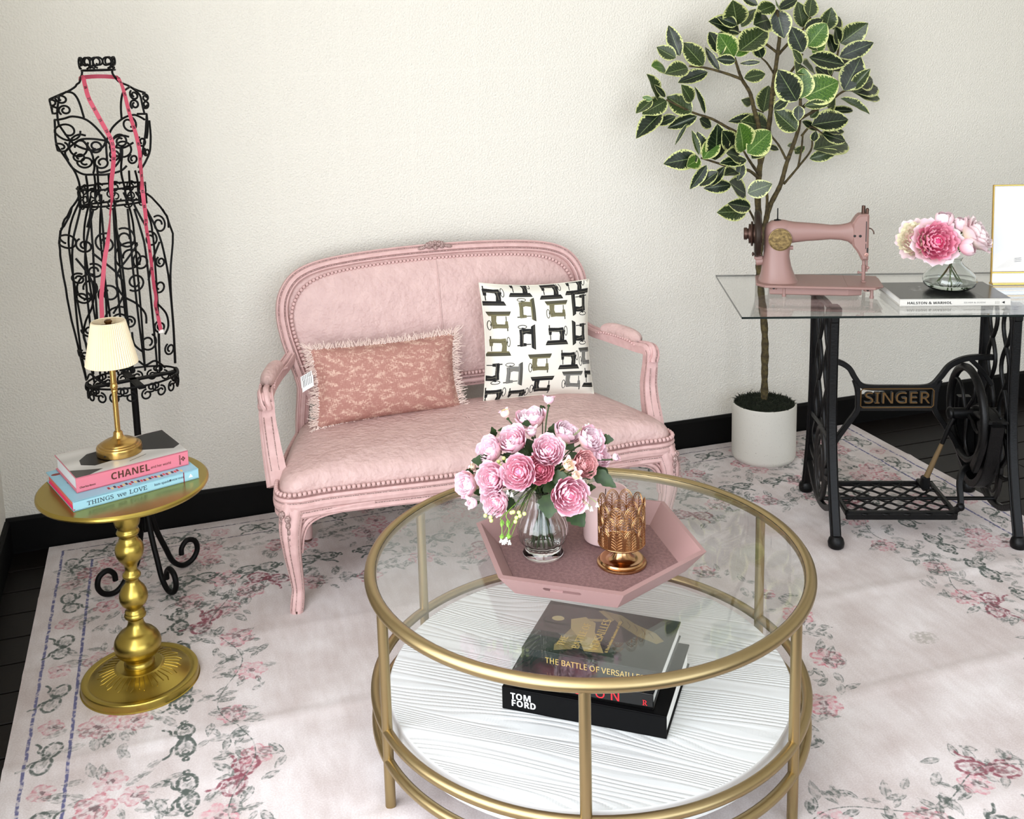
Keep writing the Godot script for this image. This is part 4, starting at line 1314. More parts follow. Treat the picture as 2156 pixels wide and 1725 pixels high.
func lumbar_pillow() -> void:
	var t := thing("lumbar_pillow", "dusty rose lumbar pillow with cream flecks and frayed fringe on the settee", "pillow", Vector3(0.602, 0.503, 0.318))
	t.basis = Basis(Vector3.UP, 0.06) * Basis(Vector3.RIGHT, -0.24) * Basis(Vector3.BACK, -0.012)
	var im := Image.create_empty(512, 288, false, Image.FORMAT_RGB8)
	var a := noise_image(512, 512, 0.02, 51, 3)
	var fine := noise_image(512, 512, 0.22, 52, 1)
	for y in 288:
		for x in 512:
			var g := a.get_pixel(x, (y * 2) % 512).r
			var q := fine.get_pixel((x / 4) % 512, (y * 2) % 512).r * 0.5 + fine.get_pixel((x * 2 + 77) % 512, (y / 4) % 512).r * 0.5
			var c := Color(0.60, 0.41, 0.37).lerp(Color(0.70, 0.52, 0.475), q)
			if q + (g - 0.5) * 0.8 > 0.66:
				c = c.lerp(Color(0.88, 0.78, 0.70), 0.65)
			im.set_pixel(x, y, c)
	var m := printed(im, 0.8)
	part("cover", pillow_mesh(0.455, 0.235, 0.125, 0.07, 3), m, t)
	# frayed fringe
	var cream := mat(Color(0.93, 0.85, 0.81), 0.85)
	var b := MB.new()
	var per := []
	for k in 40:
		per.append(Vector2(lerpf(-1, 1, k / 40.0), 1))
	for k in 22:
		per.append(Vector2(1, lerpf(1, -1, k / 22.0)))
	for k in 40:
		per.append(Vector2(lerpf(1, -1, k / 40.0), -1))
	for k in 22:
		per.append(Vector2(-1, lerpf(-1, 1, k / 22.0)))
	for q in per:
		for s in 9:
			var u: float = q.x + rng.randf_range(-0.03, 0.03) * float(absf(q.y) == 1.0)
			var v: float = q.y + rng.randf_range(-0.05, 0.05) * float(absf(q.x) == 1.0)
			var px := u * (1.0 - 0.07 * (1.0 - v * v) * absf(u)) * 0.2275
			var py := v * (1.0 - 0.07 * (1.0 - u * u) * absf(v)) * 0.1175
			var o := Vector3(px, py, rng.randf_range(-0.006, 0.006))
			var dir := Vector3(q.x if absf(q.x) == 1.0 else rng.randf_range(-0.6, 0.6), q.y if absf(q.y) == 1.0 else rng.randf_range(-0.6, 0.6), rng.randf_range(-0.5, 0.5)).normalized()
			var l := rng.randf_range(0.015, 0.030) * (1.0 if absf(q.x) == 1.0 else 0.62)
			var side := Vector3(rng.randf_range(-1, 1), rng.randf_range(-1, 1), rng.randf_range(-1, 1)) * 0.007
			b.tube([o - dir * 0.004, o + dir * l * 0.5 + side, o + dir * l + side * rng.randf_range(-0.5, 1.8)], [0.0011, 0.001, 0.0006], 4, false, false)
	stuff(part("fringe", b, cream, t))
	# sewn-in care labels at the left end
	for k in 2:
		var lab := MB.new()
		var rows := []
		for i in 5:
			var row := PackedVector3Array()
			for j in 4:
				row.append(Vector3(-0.226 - i * 0.0085, 0.055 - j * 0.011 - i * 0.004 - k * 0.012, 0.008 + k * 0.01 + 0.004 * sin(i * 1.4 + k)))
			rows.append(row)
		lab.grid(rows)
		var back := []
		for row in rows:
			var r2 := PackedVector3Array()
			for p in row:
				r2.append(p - Vector3(0, 0, 0.0006))
			back.append(r2)
		lab.grid(back, false, false, -1.0)
		var o := part("care_label", lab, M.white_ink, t)
		for i in 6:
			var ln := MB.new()
			ln.box(Vector3(-0.232 - i * 0.0046, 0.041 - i * 0.0021 - k * 0.012, 0.0095 + k * 0.01 + 0.004 * sin((i * 0.0046 + 0.006) / 0.0085 * 1.4 + k)), Vector3(0.0011, 0.02, 0.0006))
			part("print_line", ln, M.ink, o)

func machine_print(im: Image, c: Vector2, s: float, turn: float, col: Color) -> void:
	# silhouette of an old sewing machine, s = width in pixels
	var put := func(pts: Array) -> Array:
		var out := []
		for p in pts:
			out.append(c + (p * s).rotated(turn))
		return out
	var dark := col.darkened(0.45)
	fill_poly(im, put.call([Vector2(-0.5, 0.30), Vector2(0.5, 0.30), Vector2(0.56, 0.44), Vector2(-0.56, 0.44)]), dark)
	fill_poly(im, put.call([Vector2(-0.46, 0.24), Vector2(0.46, 0.24), Vector2(0.5, 0.31), Vector2(-0.5, 0.31)]), col)
	fill_poly(im, put.call([Vector2(0.12, 0.25), Vector2(0.16, 0.0), Vector2(0.12, -0.12), Vector2(-0.24, -0.14), Vector2(-0.26, 0.0), Vector2(-0.38, 0.0), Vector2(-0.40, -0.30), Vector2(-0.3, -0.32), Vector2(0.1, -0.30), Vector2(0.34, -0.32), Vector2(0.38, -0.1), Vector2(0.36, 0.25)]), col)
	fill_poly(im, put.call([Vector2(-0.33, 0.0), Vector2(-0.29, 0.0), Vector2(-0.29, 0.22), Vector2(-0.33, 0.22)]), dark)
	fill_poly(im, put.call([Vector2(-0.37, -0.44), Vector2(-0.32, -0.44), Vector2(-0.32, -0.3), Vector2(-0.37, -0.3)]), dark)
	fill_poly(im, put.call([Vector2(0.38, -0.2), Vector2(0.43, -0.2), Vector2(0.43, -0.1), Vector2(0.38, -0.1)]), dark)
	strokes(im, put.call(oval(Vector2(0.46, -0.16), 0.075, 0.2, 0.0, 20) + [Vector2(0.535, -0.16)]), s * 0.03, dark)
	strokes(im, put.call([Vector2(-0.36, -0.16), Vector2(0.3, -0.18)]), s * 0.018, dark if col.v > 0.3 else Color(0.5, 0.48, 0.42))
	strokes(im, put.call([Vector2(-0.48, 0.37), Vector2(0.48, 0.37)]), s * 0.02, Color(0.45, 0.43, 0.36))
	strokes(im, put.call([Vector2(0.22, -0.2), Vector2(0.27, 0.18)]), s * 0.02, Color(0.45, 0.43, 0.36))

func print_pillow() -> void:
	var t := thing("print_pillow", "square off-white pillow printed with vintage sewing machines on the settee", "pillow", Vector3(1.094, 0.567, 0.297))
	t.basis = Basis(Vector3.UP, -0.06) * Basis(Vector3.RIGHT, -0.24) * Basis(Vector3.BACK, -0.045)
	var im := Image.create_empty(1024, 1024, false, Image.FORMAT_RGB8)
	im.fill(Color(0.88, 0.87, 0.82))
	var black := Color(0.06, 0.06, 0.06)
	var olive := Color(0.42, 0.40, 0.29)
	var grey := Color(0.45, 0.45, 0.43)
	for q in [[90, 110, 0, black], [345, 30, 0, black], [625, 60, 0, black], [870, 35, 1.2, black], [1000, 30, 0, black],
		[375, 235, -90, olive], [665, 250, 180, olive], [905, 205, 90, black], [125, 335, 180, olive], [360, 480, -90, black],
		[645, 470, 0, black], [890, 460, 90, black], [105, 545, 0, olive], [480, 715, 180, olive], [755, 690, 0, black], [975, 680, 180, grey],
		[50, 770, 90, black], [235, 800, -90, grey], [505, 920, 180, black], [795, 885, 180, grey], [1000, 860, 0, black], [75, 985, 0, black], [285, 1010, 0, black]]:
		machine_print(im, Vector2(q[0], q[1]), 196.0, deg_to_rad(q[2]), q[3])
	var m := printed(im, 0.85)
	part("cover", pillow_mesh(0.365, 0.375, 0.14, 0.075, 8), m, t)
	var b := MB.new()
	var rim := []
	for k in 81:
		var e := k / 20.0
		var u := 0.0
		var v := 0.0
		match mini(int(e), 3):
			0:
				u = lerpf(-1, 1, e)
				v = 1
			1:
				u = 1
				v = lerpf(1, -1, e - 1)
			2:
				u = lerpf(1, -1, e - 2)
				v = -1
			3:
				u = -1
				v = lerpf(-1, 1, e - 3)
		rim.append(Vector3(u * (1.0 - 0.075 * (1.0 - v * v)) * 0.1825, v * (1.0 - 0.075 * (1.0 - u * u)) * 0.1875, 0))
	b.tube(rim, 0.0018, 6)
	part("seam", b, mat(Color(0.85, 0.83, 0.77), 0.85), t)

# ---- coffee table ------------------------------------------------------------
const CT := Vector3(0.792, 0, 1.446)
const CT_TOP := 0.4264

func ring(b: MB, c: Vector3, rr: float, r: float, seg := 96, sect := 14) -> void:
	var path := []
	for k in seg:
		var a := TAU * k / seg
		path.append(c + Vector3(cos(a) * rr, 0, sin(a) * rr))
	b.tube(path, r, sect, true, false, 1.0, Vector3.UP)

func coffee_table() -> void:
	var t := thing("coffee_table", "round glass-topped coffee table with brushed gold tube frame and white shelf", "coffee table", CT)
	var b := MB.new()
	ring(b, Vector3(0, CT_TOP, 0), 0.455, 0.0128, 128, 16)
	part("top_ring", b, M.gold, t)
	b = MB.new()
	ring(b, Vector3(0, 0.1677, 0), 0.455, 0.0105, 128, 14)
	part("shelf_ring", b, M.gold, t)
	b = MB.new()
	ring(b, Vector3(0, 0.103, 0), 0.455, 0.0105, 128, 14)
	part("lower_ring", b, M.gold, t)
	for k in 6:
		var a := PI / 2 + 0.4005 + k * PI / 3
		var p := Vector3(cos(a) * 0.455, 0, sin(a) * 0.455)
		b = MB.new()
		b.tube([p + Vector3(0, 0.004, 0), p + Vector3(0, CT_TOP - 0.004, 0)], 0.0107, 16)
		part("leg", b, M.gold, t)
	b = MB.new()
	b.lathe([Vector2(0, 0.4285), Vector2(0.4435, 0.4285), Vector2(0.4445, 0.4295), Vector2(0.4445, 0.4330), Vector2(0.4435, 0.4340), Vector2(0, 0.4340)], 96)
	part("glass_top", b, M.glass, t)
	b = MB.new()
	b.lathe([Vector2(0.4446, 0.4275), Vector2(0.4462, 0.4275), Vector2(0.4462, 0.4345), Vector2(0.4446, 0.4345), Vector2(0.4446, 0.4275)], 96)
	part("rubber_gasket", b, M.glass_edge, t)
	# shelf: thick white board with brushed-out grain, its boards run with the books
	var im := Image.create_empty(1024, 1024, false, Image.FORMAT_RGBA8)
	var na := noise_image(1024, 1024, 0.006, 61, 2).get_data()
	var nb := noise_image(256, 1024, 0.03, 62, 3).get_data()
	for y in 1024:
		for x in 1024:
			var w: float = na[y * 1024 + (x / 7)] / 255.0
			var q: float = y * 0.075 + w * 8.0
			var s := fposmod(q, 1.0)
			var g: float = clampf(1.0 - absf(s - 0.5) * 3.2, 0, 1) * (0.35 + 0.65 * nb[(y / 5) * 256 + (x / 24) % 256] / 255.0)
			var v := clampf(0.78 - 0.5 * g, 0, 1)
			im.set_pixel(x, y, Color(v, v, v))
	var nm: Image = im.duplicate()
	nm.bump_map_to_normal_map(3.4)
	var m := mat(Color(0.82, 0.83, 0.825), 0.42)
	m.normal_enabled = true
	m.normal_texture = ImageTexture.create_from_image(nm)
	b = MB.new()
	var g := Vector2(0.796, 0.606)
	var h := Vector2(-g.y, g.x)
	for seg in [[0.0, 0.15], [0.15, 0.3], [0.3, 0.425]]:
		var s := b.v.size()
		for r in seg:
			for k in 96:
				var a := TAU * k / 96.0
				var p = Vector2(cos(a), sin(a)) * r
				b.vert(Vector3(p.x, 0.166, p.y), Vector3.UP, Vector2(p.dot(g), p.dot(h)) * 1.1 + Vector2(0.5, 0.5))
		for k in 96:
			b.quad(s + k, s + (k + 1) % 96, s + 96 + (k + 1) % 96, s + 96 + k)
	part("shelf_top", b, m, t)
	b = MB.new()
	b.lathe([Vector2(0, 0.118), Vector2(0.424, 0.118), Vector2(0.428, 0.122), Vector2(0.428, 0.162), Vector2(0.425, 0.166)], 96)
	part("shelf_board", b, mat(Color(0.84, 0.845, 0.84), 0.45), t)

# ---- treadle table -----------------------------------------------------------
const TT := Vector3(2.138, 0, 0.787)
const TT_TURN := -0.3735

func bar(b: MB, pts: Array, w: float, thick: float, ref: Vector3, step := 6) -> void:
	var c := w * 0.25
	b.sweep(curve(pts, step), [Vector2(-w, -thick + c), Vector2(-w + c, -thick), Vector2(w - c, -thick), Vector2(w, -thick + c), Vector2(w, thick - c), Vector2(w - c, thick), Vector2(-w + c, thick), Vector2(-w, thick - c)], ref)

func side_iron(t: Node3D, x: float) -> void:
	var o := Node3D.new()
	o.name = "side_iron"
	t.add_child(o, true)
	var X := Vector3.RIGHT
	var at := func(z: float, y: float) -> Vector3: return Vector3(x, y, z)
	var front := [[0.10, 0.715], [0.10, 0.6], [0.101, 0.48], [0.107, 0.36], [0.127, 0.25], [0.162, 0.13], [0.192, 0.05], [0.202, 0.018]]
	var rear := [[-0.13, 0.715], [-0.13, 0.6], [-0.131, 0.46], [-0.137, 0.34], [-0.152, 0.22], [-0.18, 0.1], [-0.198, 0.04], [-0.205, 0.018]]
	for post in [front, rear]:
		var pts := []
		for q in post:
			pts.append(at.call(q[0], q[1]))
		var b := MB.new()
		bar(b, pts, 0.0115, 0.0125, X)
		var ridge := []
		for p in pts:
			ridge.append(p + Vector3(signf(x) * -0.013, 0, 0))
		b.tube(curve(ridge, 5), 0.0035, 6)
		ridge = []
		for p in pts:
			ridge.append(p + Vector3(signf(x) * 0.013, 0, 0))
		b.tube(curve(ridge, 5), 0.0035, 6)
		part("post", b, M.iron, o)
		b = MB.new()
		var f: Array = post[-1]
		b.lathe([Vector2(0, 0), Vector2(0.017, 0.0), Vector2(0.023, 0.006), Vector2(0.0245, 0.018), Vector2(0.021, 0.030), Vector2(0.014, 0.038), Vector2(0, 0.040)], 18, at.call(f[0], 0.0))
		part("foot", b, M.iron, o)
		b = MB.new()
		b.box(at.call(post[0][0], 0.700), Vector3(0.036, 0.03, 0.048), 0.004)
		b.box(at.call(post[0][0], 0.675), Vector3(0.026, 0.022, 0.034), 0.004)
		part("top_bracket", b, M.iron, o)
	# chain lattice
	for k in 4:
		var pts := []
		var zc := -0.068 if k < 2 else 0.038
		for s in 25:
			var y := lerpf(0.70, 0.30, s / 24.0)
			var w := sin((y - 0.30) / 0.40 * PI * 3.0) * 0.030
			pts.append(at.call(zc + (w if k % 2 else -w), y))
		var b := MB.new()
		b.tube(pts, 0.0068, 8, false, true, 1.0)
		part("lattice_strand", b, M.iron, o)
	for q in [[0.695], [0.300]]:
		var b := MB.new()
		bar(b, [at.call(-0.135, q[0]), at.call(-0.015, q[0] + 0.006), at.call(0.104, q[0])], 0.009, 0.008, X)
		part("cross_bar", b, M.iron, o)
	# medallion with rings
	var b2 := MB.new()
	for r in [[0.062, 0.118, 0.008], [0.042, 0.092, 0.005], [0.022, 0.055, 0.006]]:
		var path := []
		for k in 32:
			var a := TAU * k / 32.0
			path.append(at.call(-0.012 + cos(a) * r[0], 0.178 + sin(a) * r[1]))
		b2.tube(path, r[2], 8, true)
	b2.ball(at.call(-0.012, 0.178), Vector3(0.008, 0.03, 0.014))
	part("medallion", b2, M.iron_worn, o)
	b2 = MB.new()
	bar(b2, [at.call(-0.172, 0.125), at.call(-0.09, 0.075), at.call(-0.012, 0.055), at.call(0.08, 0.07), at.call(0.168, 0.12)], 0.009, 0.008, X)
	part("lower_bar", b2, M.iron, o)
	b2 = MB.new()
	for s in [-1.0, 1.0]:
		bar(b2, [at.call(-0.012 + s * 0.062, 0.19), at.call(-0.012 + s * 0.10, 0.24), at.call(-0.012 + s * 0.075, 0.29)], 0.006, 0.006, X)
		bar(b2, [at.call(-0.012 + s * 0.06, 0.16), at.call(-0.012 + s * 0.11, 0.17), at.call(-0.012 + s * 0.145, 0.19)], 0.006, 0.006, X)
	part("scroll", b2, M.iron, o)

func treadle_table() -> void:
	M.iron_worn = mat(Color(0.045, 0.034, 0.026), 0.5)
	M.dull_gold = mat(Color(0.36, 0.26, 0.12), 0.55, 0.5)
	var t := thing("treadle_table", "glass-topped table on a black cast-iron treadle sewing base", "table", TT, TT_TURN)
	side_iron(t, -0.2645)
	side_iron(t, 0.2645)
	var zb := -0.05
	var b := MB.new()
	var Z := Vector3.BACK
	bar(b, [Vector3(-0.262, 0.486, zb), Vector3(-0.235, 0.497, zb), Vector3(-0.205, 0.494, zb), Vector3(-0.176, 0.475, zb), Vector3(-0.158, 0.445, zb), Vector3(-0.138, 0.420, zb), Vector3(-0.105, 0.412, zb), Vector3(-0.03, 0.411, zb), Vector3(0.05, 0.411, zb), Vector3(0.082, 0.420, zb), Vector3(0.106, 0.448, zb), Vector3(0.13, 0.480, zb), Vector3(0.165, 0.500, zb), Vector3(0.205, 0.508, zb), Vector3(0.262, 0.508, zb)], 0.0085, 0.008, Z)
	for s in [-1.0, 1.0]:
		var c := -0.0275
		bar(b, [Vector3(c + s * 0.130, 0.435, zb), Vector3(c + s * 0.120, 0.40, zb), Vector3(c + s * 0.118, 0.36, zb), Vector3(c + s * 0.121, 0.335, zb), Vector3(c + s * 0.150, 0.29, zb), Vector3(c + s * 0.185, 0.235, zb), Vector3(c + s * 0.205, 0.185, zb), Vector3(c + s * 0.228, 0.135, zb)], 0.008, 0.008, Z)
	bar(b, [Vector3(-0.146, 0.343, zb), Vector3(-0.03, 0.343, zb), Vector3(0.091, 0.343, zb)], 0.006, 0.007, Z)
	bar(b, [Vector3(0.19, 0.505, zb), Vector3(0.225, 0.47, zb), Vector3(0.262, 0.42, zb)], 0.007, 0.007, Z)
	part("cross_brace", b, M.iron, t)
	# name plate: open lettering in a chamfered border
	var plate := Node3D.new()
	plate.name = "name_plate"
	t.add_child(plate, true)
	b = MB.new()
	var o := []
	for q in [[-0.112, 0.027], [-0.105, 0.033], [0.105, 0.033], [0.112, 0.027], [0.112, -0.022], [0.105, -0.028], [-0.105, -0.028], [-0.112, -0.022]]:
		o.append(Vector3(-0.0275 + q[0], 0.377 + q[1], zb + 0.009))
	b.tube(o, 0.0022, 6, true)
	part("border", b, M.dull_gold, plate)
	text("SINGER", 0.037, M.iron, plate, Transform3D(Basis.IDENTITY, Vector3(-0.0275, 0.379, zb)), "sans", 1.18, false, "letters", 0.012)
	text("SINGER", 0.037, M.dull_gold, plate, Transform3D(Basis.IDENTITY, Vector3(-0.0275, 0.379, zb + 0.0068)), "sans", 1.18, false, "gilt_letters", 0.001)
	# treadle plate
	var ty := 0.075
	b = MB.new()
	for q in [[Vector3(-0.215, ty, -0.092), Vector3(0.105, ty, -0.092)], [Vector3(-0.215, ty, 0.128), Vector3(0.105, ty, 0.128)], [Vector3(-0.215, ty, -0.092), Vector3(-0.215, ty, 0.128)], [Vector3(0.105, ty, -0.092), Vector3(0.105, ty, 0.128)]]:
		b.box((q[0] + q[1]) / 2, (q[1] - q[0]).abs() + Vector3(0.014, 0.016, 0.014), 0.003)
	b.box(Vector3(-0.055, ty - 0.008, 0.132), Vector3(0.33, 0.02, 0.012), 0.003)
	var frame := part("treadle", b, M.iron, t)
	for k in 8:
		var pts := []
		var z0 := -0.087 + k * 0.0305
		for s in 57:
			var x := lerpf(-0.213, 0.103, s / 56.0)
			pts.append(Vector3(x, ty, z0 + 0.0125 * sin((x + 0.213) / 0.0158 * PI * 0.5 + (PI if k % 2 else 0.0))))
		b = MB.new()
		b.tube(pts, 0.0038, 6)
		part("tread_bar", b, M.iron, frame)
	b = MB.new()
	b.tube([Vector3(-0.262, ty, 0.02), Vector3(0.262, ty, 0.02)], 0.006, 10)
	part("pivot_rod", b, M.iron, t)
	b = MB.new()
	bar(b, [Vector3(0.105, ty, 0.11), Vector3(0.13, 0.09, 0.10), Vector3(0.135, 0.15, 0.07), Vector3(0.155, 0.185, 0.05), Vector3(0.2, 0.19, 0.03), Vector3(0.26, 0.18, 0.02)], 0.008, 0.008, Z)
	b.ball(Vector3(0.128, 0.085, 0.105), Vector3(0.013, 0.013, 0.013))
	part("guard_arm", b, M.iron, t)
	# pitman rod
	b = MB.new()
	b.tube([Vector3(0.068, 0.12, -0.03), Vector3(0.082, 0.17, -0.02), Vector3(0.104, 0.253, 0.0)], [0.0095, 0.0082, 0.0062], 10)
	part("pitman_rod", b, mat(Color(0.42, 0.34, 0.22), 0.6), t)
	b = MB.new()
	b.tube([Vector3(0.102, 0.246, -0.002), Vector3(0.115, 0.30, 0.01), Vector3(0.128, 0.335, 0.015)], 0.0068, 10)
	part("pitman_link", b, M.iron, t)
	b = MB.new()
	b.box(Vector3(0.066, 0.105, -0.03), Vector3(0.026, 0.045, 0.024), 0.005)
	b.box(Vector3(0.066, 0.085, -0.06), Vector3(0.018, 0.016, 0.07), 0.004)
	part("pitman_socket", b, M.iron, t)
	# balance wheel
	var wheel := Node3D.new()
	wheel.name = "balance_wheel"
	t.add_child(wheel, true)
	var wc := Vector3(0.172, 0.345, 0.0)
	b = MB.new()
	var path := []
	for k in 48:
		var a := TAU * k / 48.0
		path.append(wc + Vector3(0, cos(a) * 0.142, sin(a) * 0.142))
	b.tube(path, 0.0125, 10, true, false, 1.0)
	part("rim", b, M.iron, wheel)
	for k in 5:
		var a := TAU * k / 5.0 + 0.3
		b = MB.new()
		var sp_ := []
		for s in 7:
			var r := lerpf(0.015, 0.138, s / 6.0)
			var aa := a + 0.35 * sin(s / 6.0 * PI)
			sp_.append(wc + Vector3(0, cos(aa) * r, sin(aa) * r))
		b.tube(sp_, 0.0055, 8)
		part("spoke", b, M.iron, wheel)
	b = MB.new()
	b.tube([wc + Vector3(-0.05, 0, 0), wc + Vector3(0.09, 0, 0)], 0.017, 14)
	b.ball(wc + Vector3(-0.05, 0.0, 0), Vector3(0.012, 0.02, 0.02))
	part("hub", b, M.iron, wheel)
	# belt guard: a ribbed casting in front of the wheel
	b = MB.new()
	var gx := 0.205
	bar(b, [Vector3(gx, 0.36, 0.15), Vector3(gx, 0.30, 0.135), Vector3(gx, 0.22, 0.11), Vector3(gx, 0.15, 0.06), Vector3(gx, 0.12, 0.0), Vector3(gx, 0.15, -0.07), Vector3(gx, 0.24, -0.12), Vector3(gx, 0.36, -0.12)], 0.012, 0.02, Vector3.RIGHT)
	bar(b, [Vector3(gx, 0.36, 0.15), Vector3(gx, 0.375, 0.08), Vector3(gx, 0.36, 0.0), Vector3(gx, 0.30, -0.06), Vector3(gx, 0.2, -0.05)], 0.009, 0.014, Vector3.RIGHT)
	bar(b, [Vector3(gx, 0.33, 0.10), Vector3(gx, 0.25, 0.06), Vector3(gx, 0.16, 0.02)], 0.008, 0.012, Vector3.RIGHT)
	bar(b, [Vector3(gx - 0.03, 0.36, 0.11), Vector3(gx - 0.03, 0.31, 0.13), Vector3(gx - 0.035, 0.25, 0.115), Vector3(gx - 0.035, 0.2, 0.085)], 0.016, 0.010, Vector3.RIGHT)
	b.box(Vector3(gx, 0.365, 0.10), Vector3(0.07, 0.012, 0.10), 0.004)
	part("belt_guard", b, M.iron, t)
	b = MB.new()
	b.plate(PackedVector2Array([Vector2(-0.125, 0.375), Vector2(-0.142, 0.30), Vector2(-0.12, 0.2), Vector2(-0.06, 0.125), Vector2(0.0, 0.105), Vector2(0.06, 0.13), Vector2(0.1, 0.2), Vector2(0.105, 0.3), Vector2(0.06, 0.355), Vector2(-0.02, 0.33), Vector2(-0.07, 0.385)]), 0.010, Transform3D(Basis(Vector3(0, 0, -1), Vector3.UP, Vector3.RIGHT), Vector3(0.225, 0, 0)), 0.003)
	part("dress_guard", b, M.iron, t)
	# glass
	b = MB.new()
	b.box(Vector3(0.0, 0.719, -0.024), Vector3(1.116, 0.006, 0.548), 0.001)
	part("glass_top", b, M.glass, t)
	for q in [[Vector3(0, 0.719, 0.2505), Vector3(1.116, 0.0058, 0.0012)], [Vector3(0, 0.719, -0.2985), Vector3(1.116, 0.0058, 0.0012)], [Vector3(-0.5585, 0.719, -0.024), Vector3(0.0012, 0.0058, 0.549)], [Vector3(0.5585, 0.719, -0.024), Vector3(0.0012, 0.0058, 0.549)]]:
		b = MB.new()
		b.box(q[0], q[1])
		part("polished_edge", b, M.glass_edge, t)

# ---- side table --------------------------------------------------------------
const ST := Vector3(-0.139, 0, 0.866)

func side_table() -> void:
	var t := thing("pedestal_table", "small round gold-painted pedestal side table with turned column", "side table", ST)
	var b := MB.new()
	b.lathe([Vector2(0, 0), Vector2(0.1372, 0), Vector2(0.1382, 0.00304), Vector2(0.1358, 0.00456), Vector2(0.1358, 0.01824), Vector2(0.1335, 0.02204), Vector2(0.1278, 0.02356), Vector2(0.1213, 0.0228), Vector2(0.1175, 0.0209), Vector2(0.1119, 0.0228), Vector2(0.1015, 0.02888), Vector2(0.08648, 0.03572), Vector2(0.0705, 0.04028), Vector2(0.05828, 0.04294), Vector2(0.05499, 0.0456), Vector2(0.0517, 0.04674), Vector2(0.0423, 0.0456), Vector2(0, 0.0456)], 72)
	var base := part("base", b, M.gold_rich, t)
	# pressed rays on the base
	for k in 40:
		var a := TAU * k / 40.0
		b = MB.new()
		var pts := []
		for s in 6:
			var r := lerpf(0.0585, 0.0915 + 0.0055 * (k % 2), s / 5.0)
			var y := table([[0.0545, 0.0448], [0.0583, 0.0436], [0.0705, 0.0410], [0.0865, 0.0365], [0.1015, 0.0297]], r)
			var aa := a + (0.05 * (s - 4) if s > 4 and k % 2 else 0.0)
			pts.append(Vector3(cos(aa) * r, y, sin(aa) * r))
		b.tube(pts, 0.0011, 5)
		part("ray", b, M.gold_rich, base)
	b = MB.new()
	var prof := []
	for q in [[0.03, 0.058], [0.0348, 0.060], [0.0355, 0.066], [0.0325, 0.070], [0.0315, 0.075], [0.033, 0.079], [0.038, 0.084], [0.047, 0.091], [0.053, 0.101], [0.055, 0.113], [0.0525, 0.125], [0.0475, 0.134], [0.0415, 0.138], [0.0405, 0.142], [0.034, 0.145], [0.029, 0.150], [0.0225, 0.157], [0.0185, 0.166], [0.0175, 0.176], [0.0185, 0.180], [0.0245, 0.183], [0.0255, 0.187], [0.024, 0.191], [0.0225, 0.194], [0.0228, 0.198], [0.0195, 0.201], [0.018, 0.205], [0.0215, 0.210], [0.0285, 0.217], [0.0325, 0.227], [0.033, 0.237], [0.0305, 0.248], [0.0255, 0.258], [0.0195, 0.265], [0.0155, 0.272], [0.0148, 0.279], [0.0205, 0.284], [0.0212, 0.289], [0.0195, 0.293], [0.0152, 0.297], [0.0138, 0.303], [0.0148, 0.312], [0.0185, 0.320], [0.0255, 0.328], [0.0305, 0.338], [0.0332, 0.350], [0.032, 0.361], [0.0275, 0.370], [0.0225, 0.374], [0.0225, 0.379], [0.0205, 0.382], [0.0205, 0.387], [0.0245, 0.391], [0.0268, 0.396], [0.0245, 0.401], [0.0222, 0.404], [0.0235, 0.408], [0.0272, 0.413], [0.0298, 0.422], [0.031, 0.433], [0.0325, 0.450], [0.036, 0.470], [0.042, 0.484], [0.044, 0.4935]]:
		prof.append(Vector2(q[0], q[1] - 0.0147 + 0.0105 * q[1]))
	prof.append(Vector2(0.045, 0.494))
	b.lathe(prof, 48, Vector3.ZERO, 60.0)
	part("turned_column", b, M.gold_rich, t)
	b = MB.new()
	b.lathe([Vector2(0, 0.493), Vector2(0.182, 0.493), Vector2(0.189, 0.495), Vector2(0.192, 0.4995), Vector2(0.1915, 0.504), Vector2(0.188, 0.507), Vector2(0, 0.507)], 96)
	part("table_top", b, M.gold_rich, t)

# ---- wire dress form ---------------------------------------------------------
const DF := Vector3(-0.118, 0, 0.36)
const DF_TURN := 0.28
const DF_A := [[0.55, 0.118], [0.62, 0.121], [0.75, 0.137], [0.9, 0.147], [1.0, 0.149], [1.05, 0.138], [1.08, 0.122], [1.1, 0.106], [1.14, 0.085], [1.18, 0.098], [1.23, 0.120], [1.28, 0.126], [1.33, 0.122], [1.385, 0.128], [1.40, 0.09], [1.425, 0.05], [1.45, 0.041], [1.5, 0.044]]
const DF_B := [[0.55, 0.098], [0.75, 0.11], [0.9, 0.116], [1.0, 0.112], [1.1, 0.070], [1.14, 0.072], [1.19, 0.096], [1.24, 0.115], [1.29, 0.105], [1.35, 0.072], [1.4, 0.055], [1.45, 0.041], [1.5, 0.044]]

func form_pt(x: float, y: float, side := 1.0, lift := 0.0) -> Vector3:
	var a := table(DF_A, y) + lift
	var b := table(DF_B, y) * (1.0 if side > 0 else 0.85) + lift
	var q := clampf(x / a, -1.0, 1.0)
	return Vector3(q * a - 0.022 * (y - 0.6) / 0.9, y, side * b * sqrt(maxf(0.0, 1.0 - q * q)))

func form_line(pts: Array, side := 1.0, lift := 0.0) -> Array:
	var v := []
	for q in pts:
		v.append(Vector2(q[0], q[1]))
	var out := []
	for q in curve(v, 5):
		out.append(form_pt(q.x, q.y, side, lift))
	return out

func form_scroll(cx: float, cy: float, r: float, start: float, spin: float, side := 1.0, turns := 1.35) -> Array:
	var out := []
	for k in 30:
		var t := k / 29.0
		var a := start + spin * t * TAU * turns
		var rr := r * lerpf(1.0, 0.36, t)
		out.append(form_pt(cx + cos(a) * rr, cy + sin(a) * rr, side, 0.001))
	return out

func wire(path: Array, r: float, called: String, parent: Node) -> void:
	var b := MB.new()
	b.tube(path, r, 7)
	part(called, b, M.wire, parent)

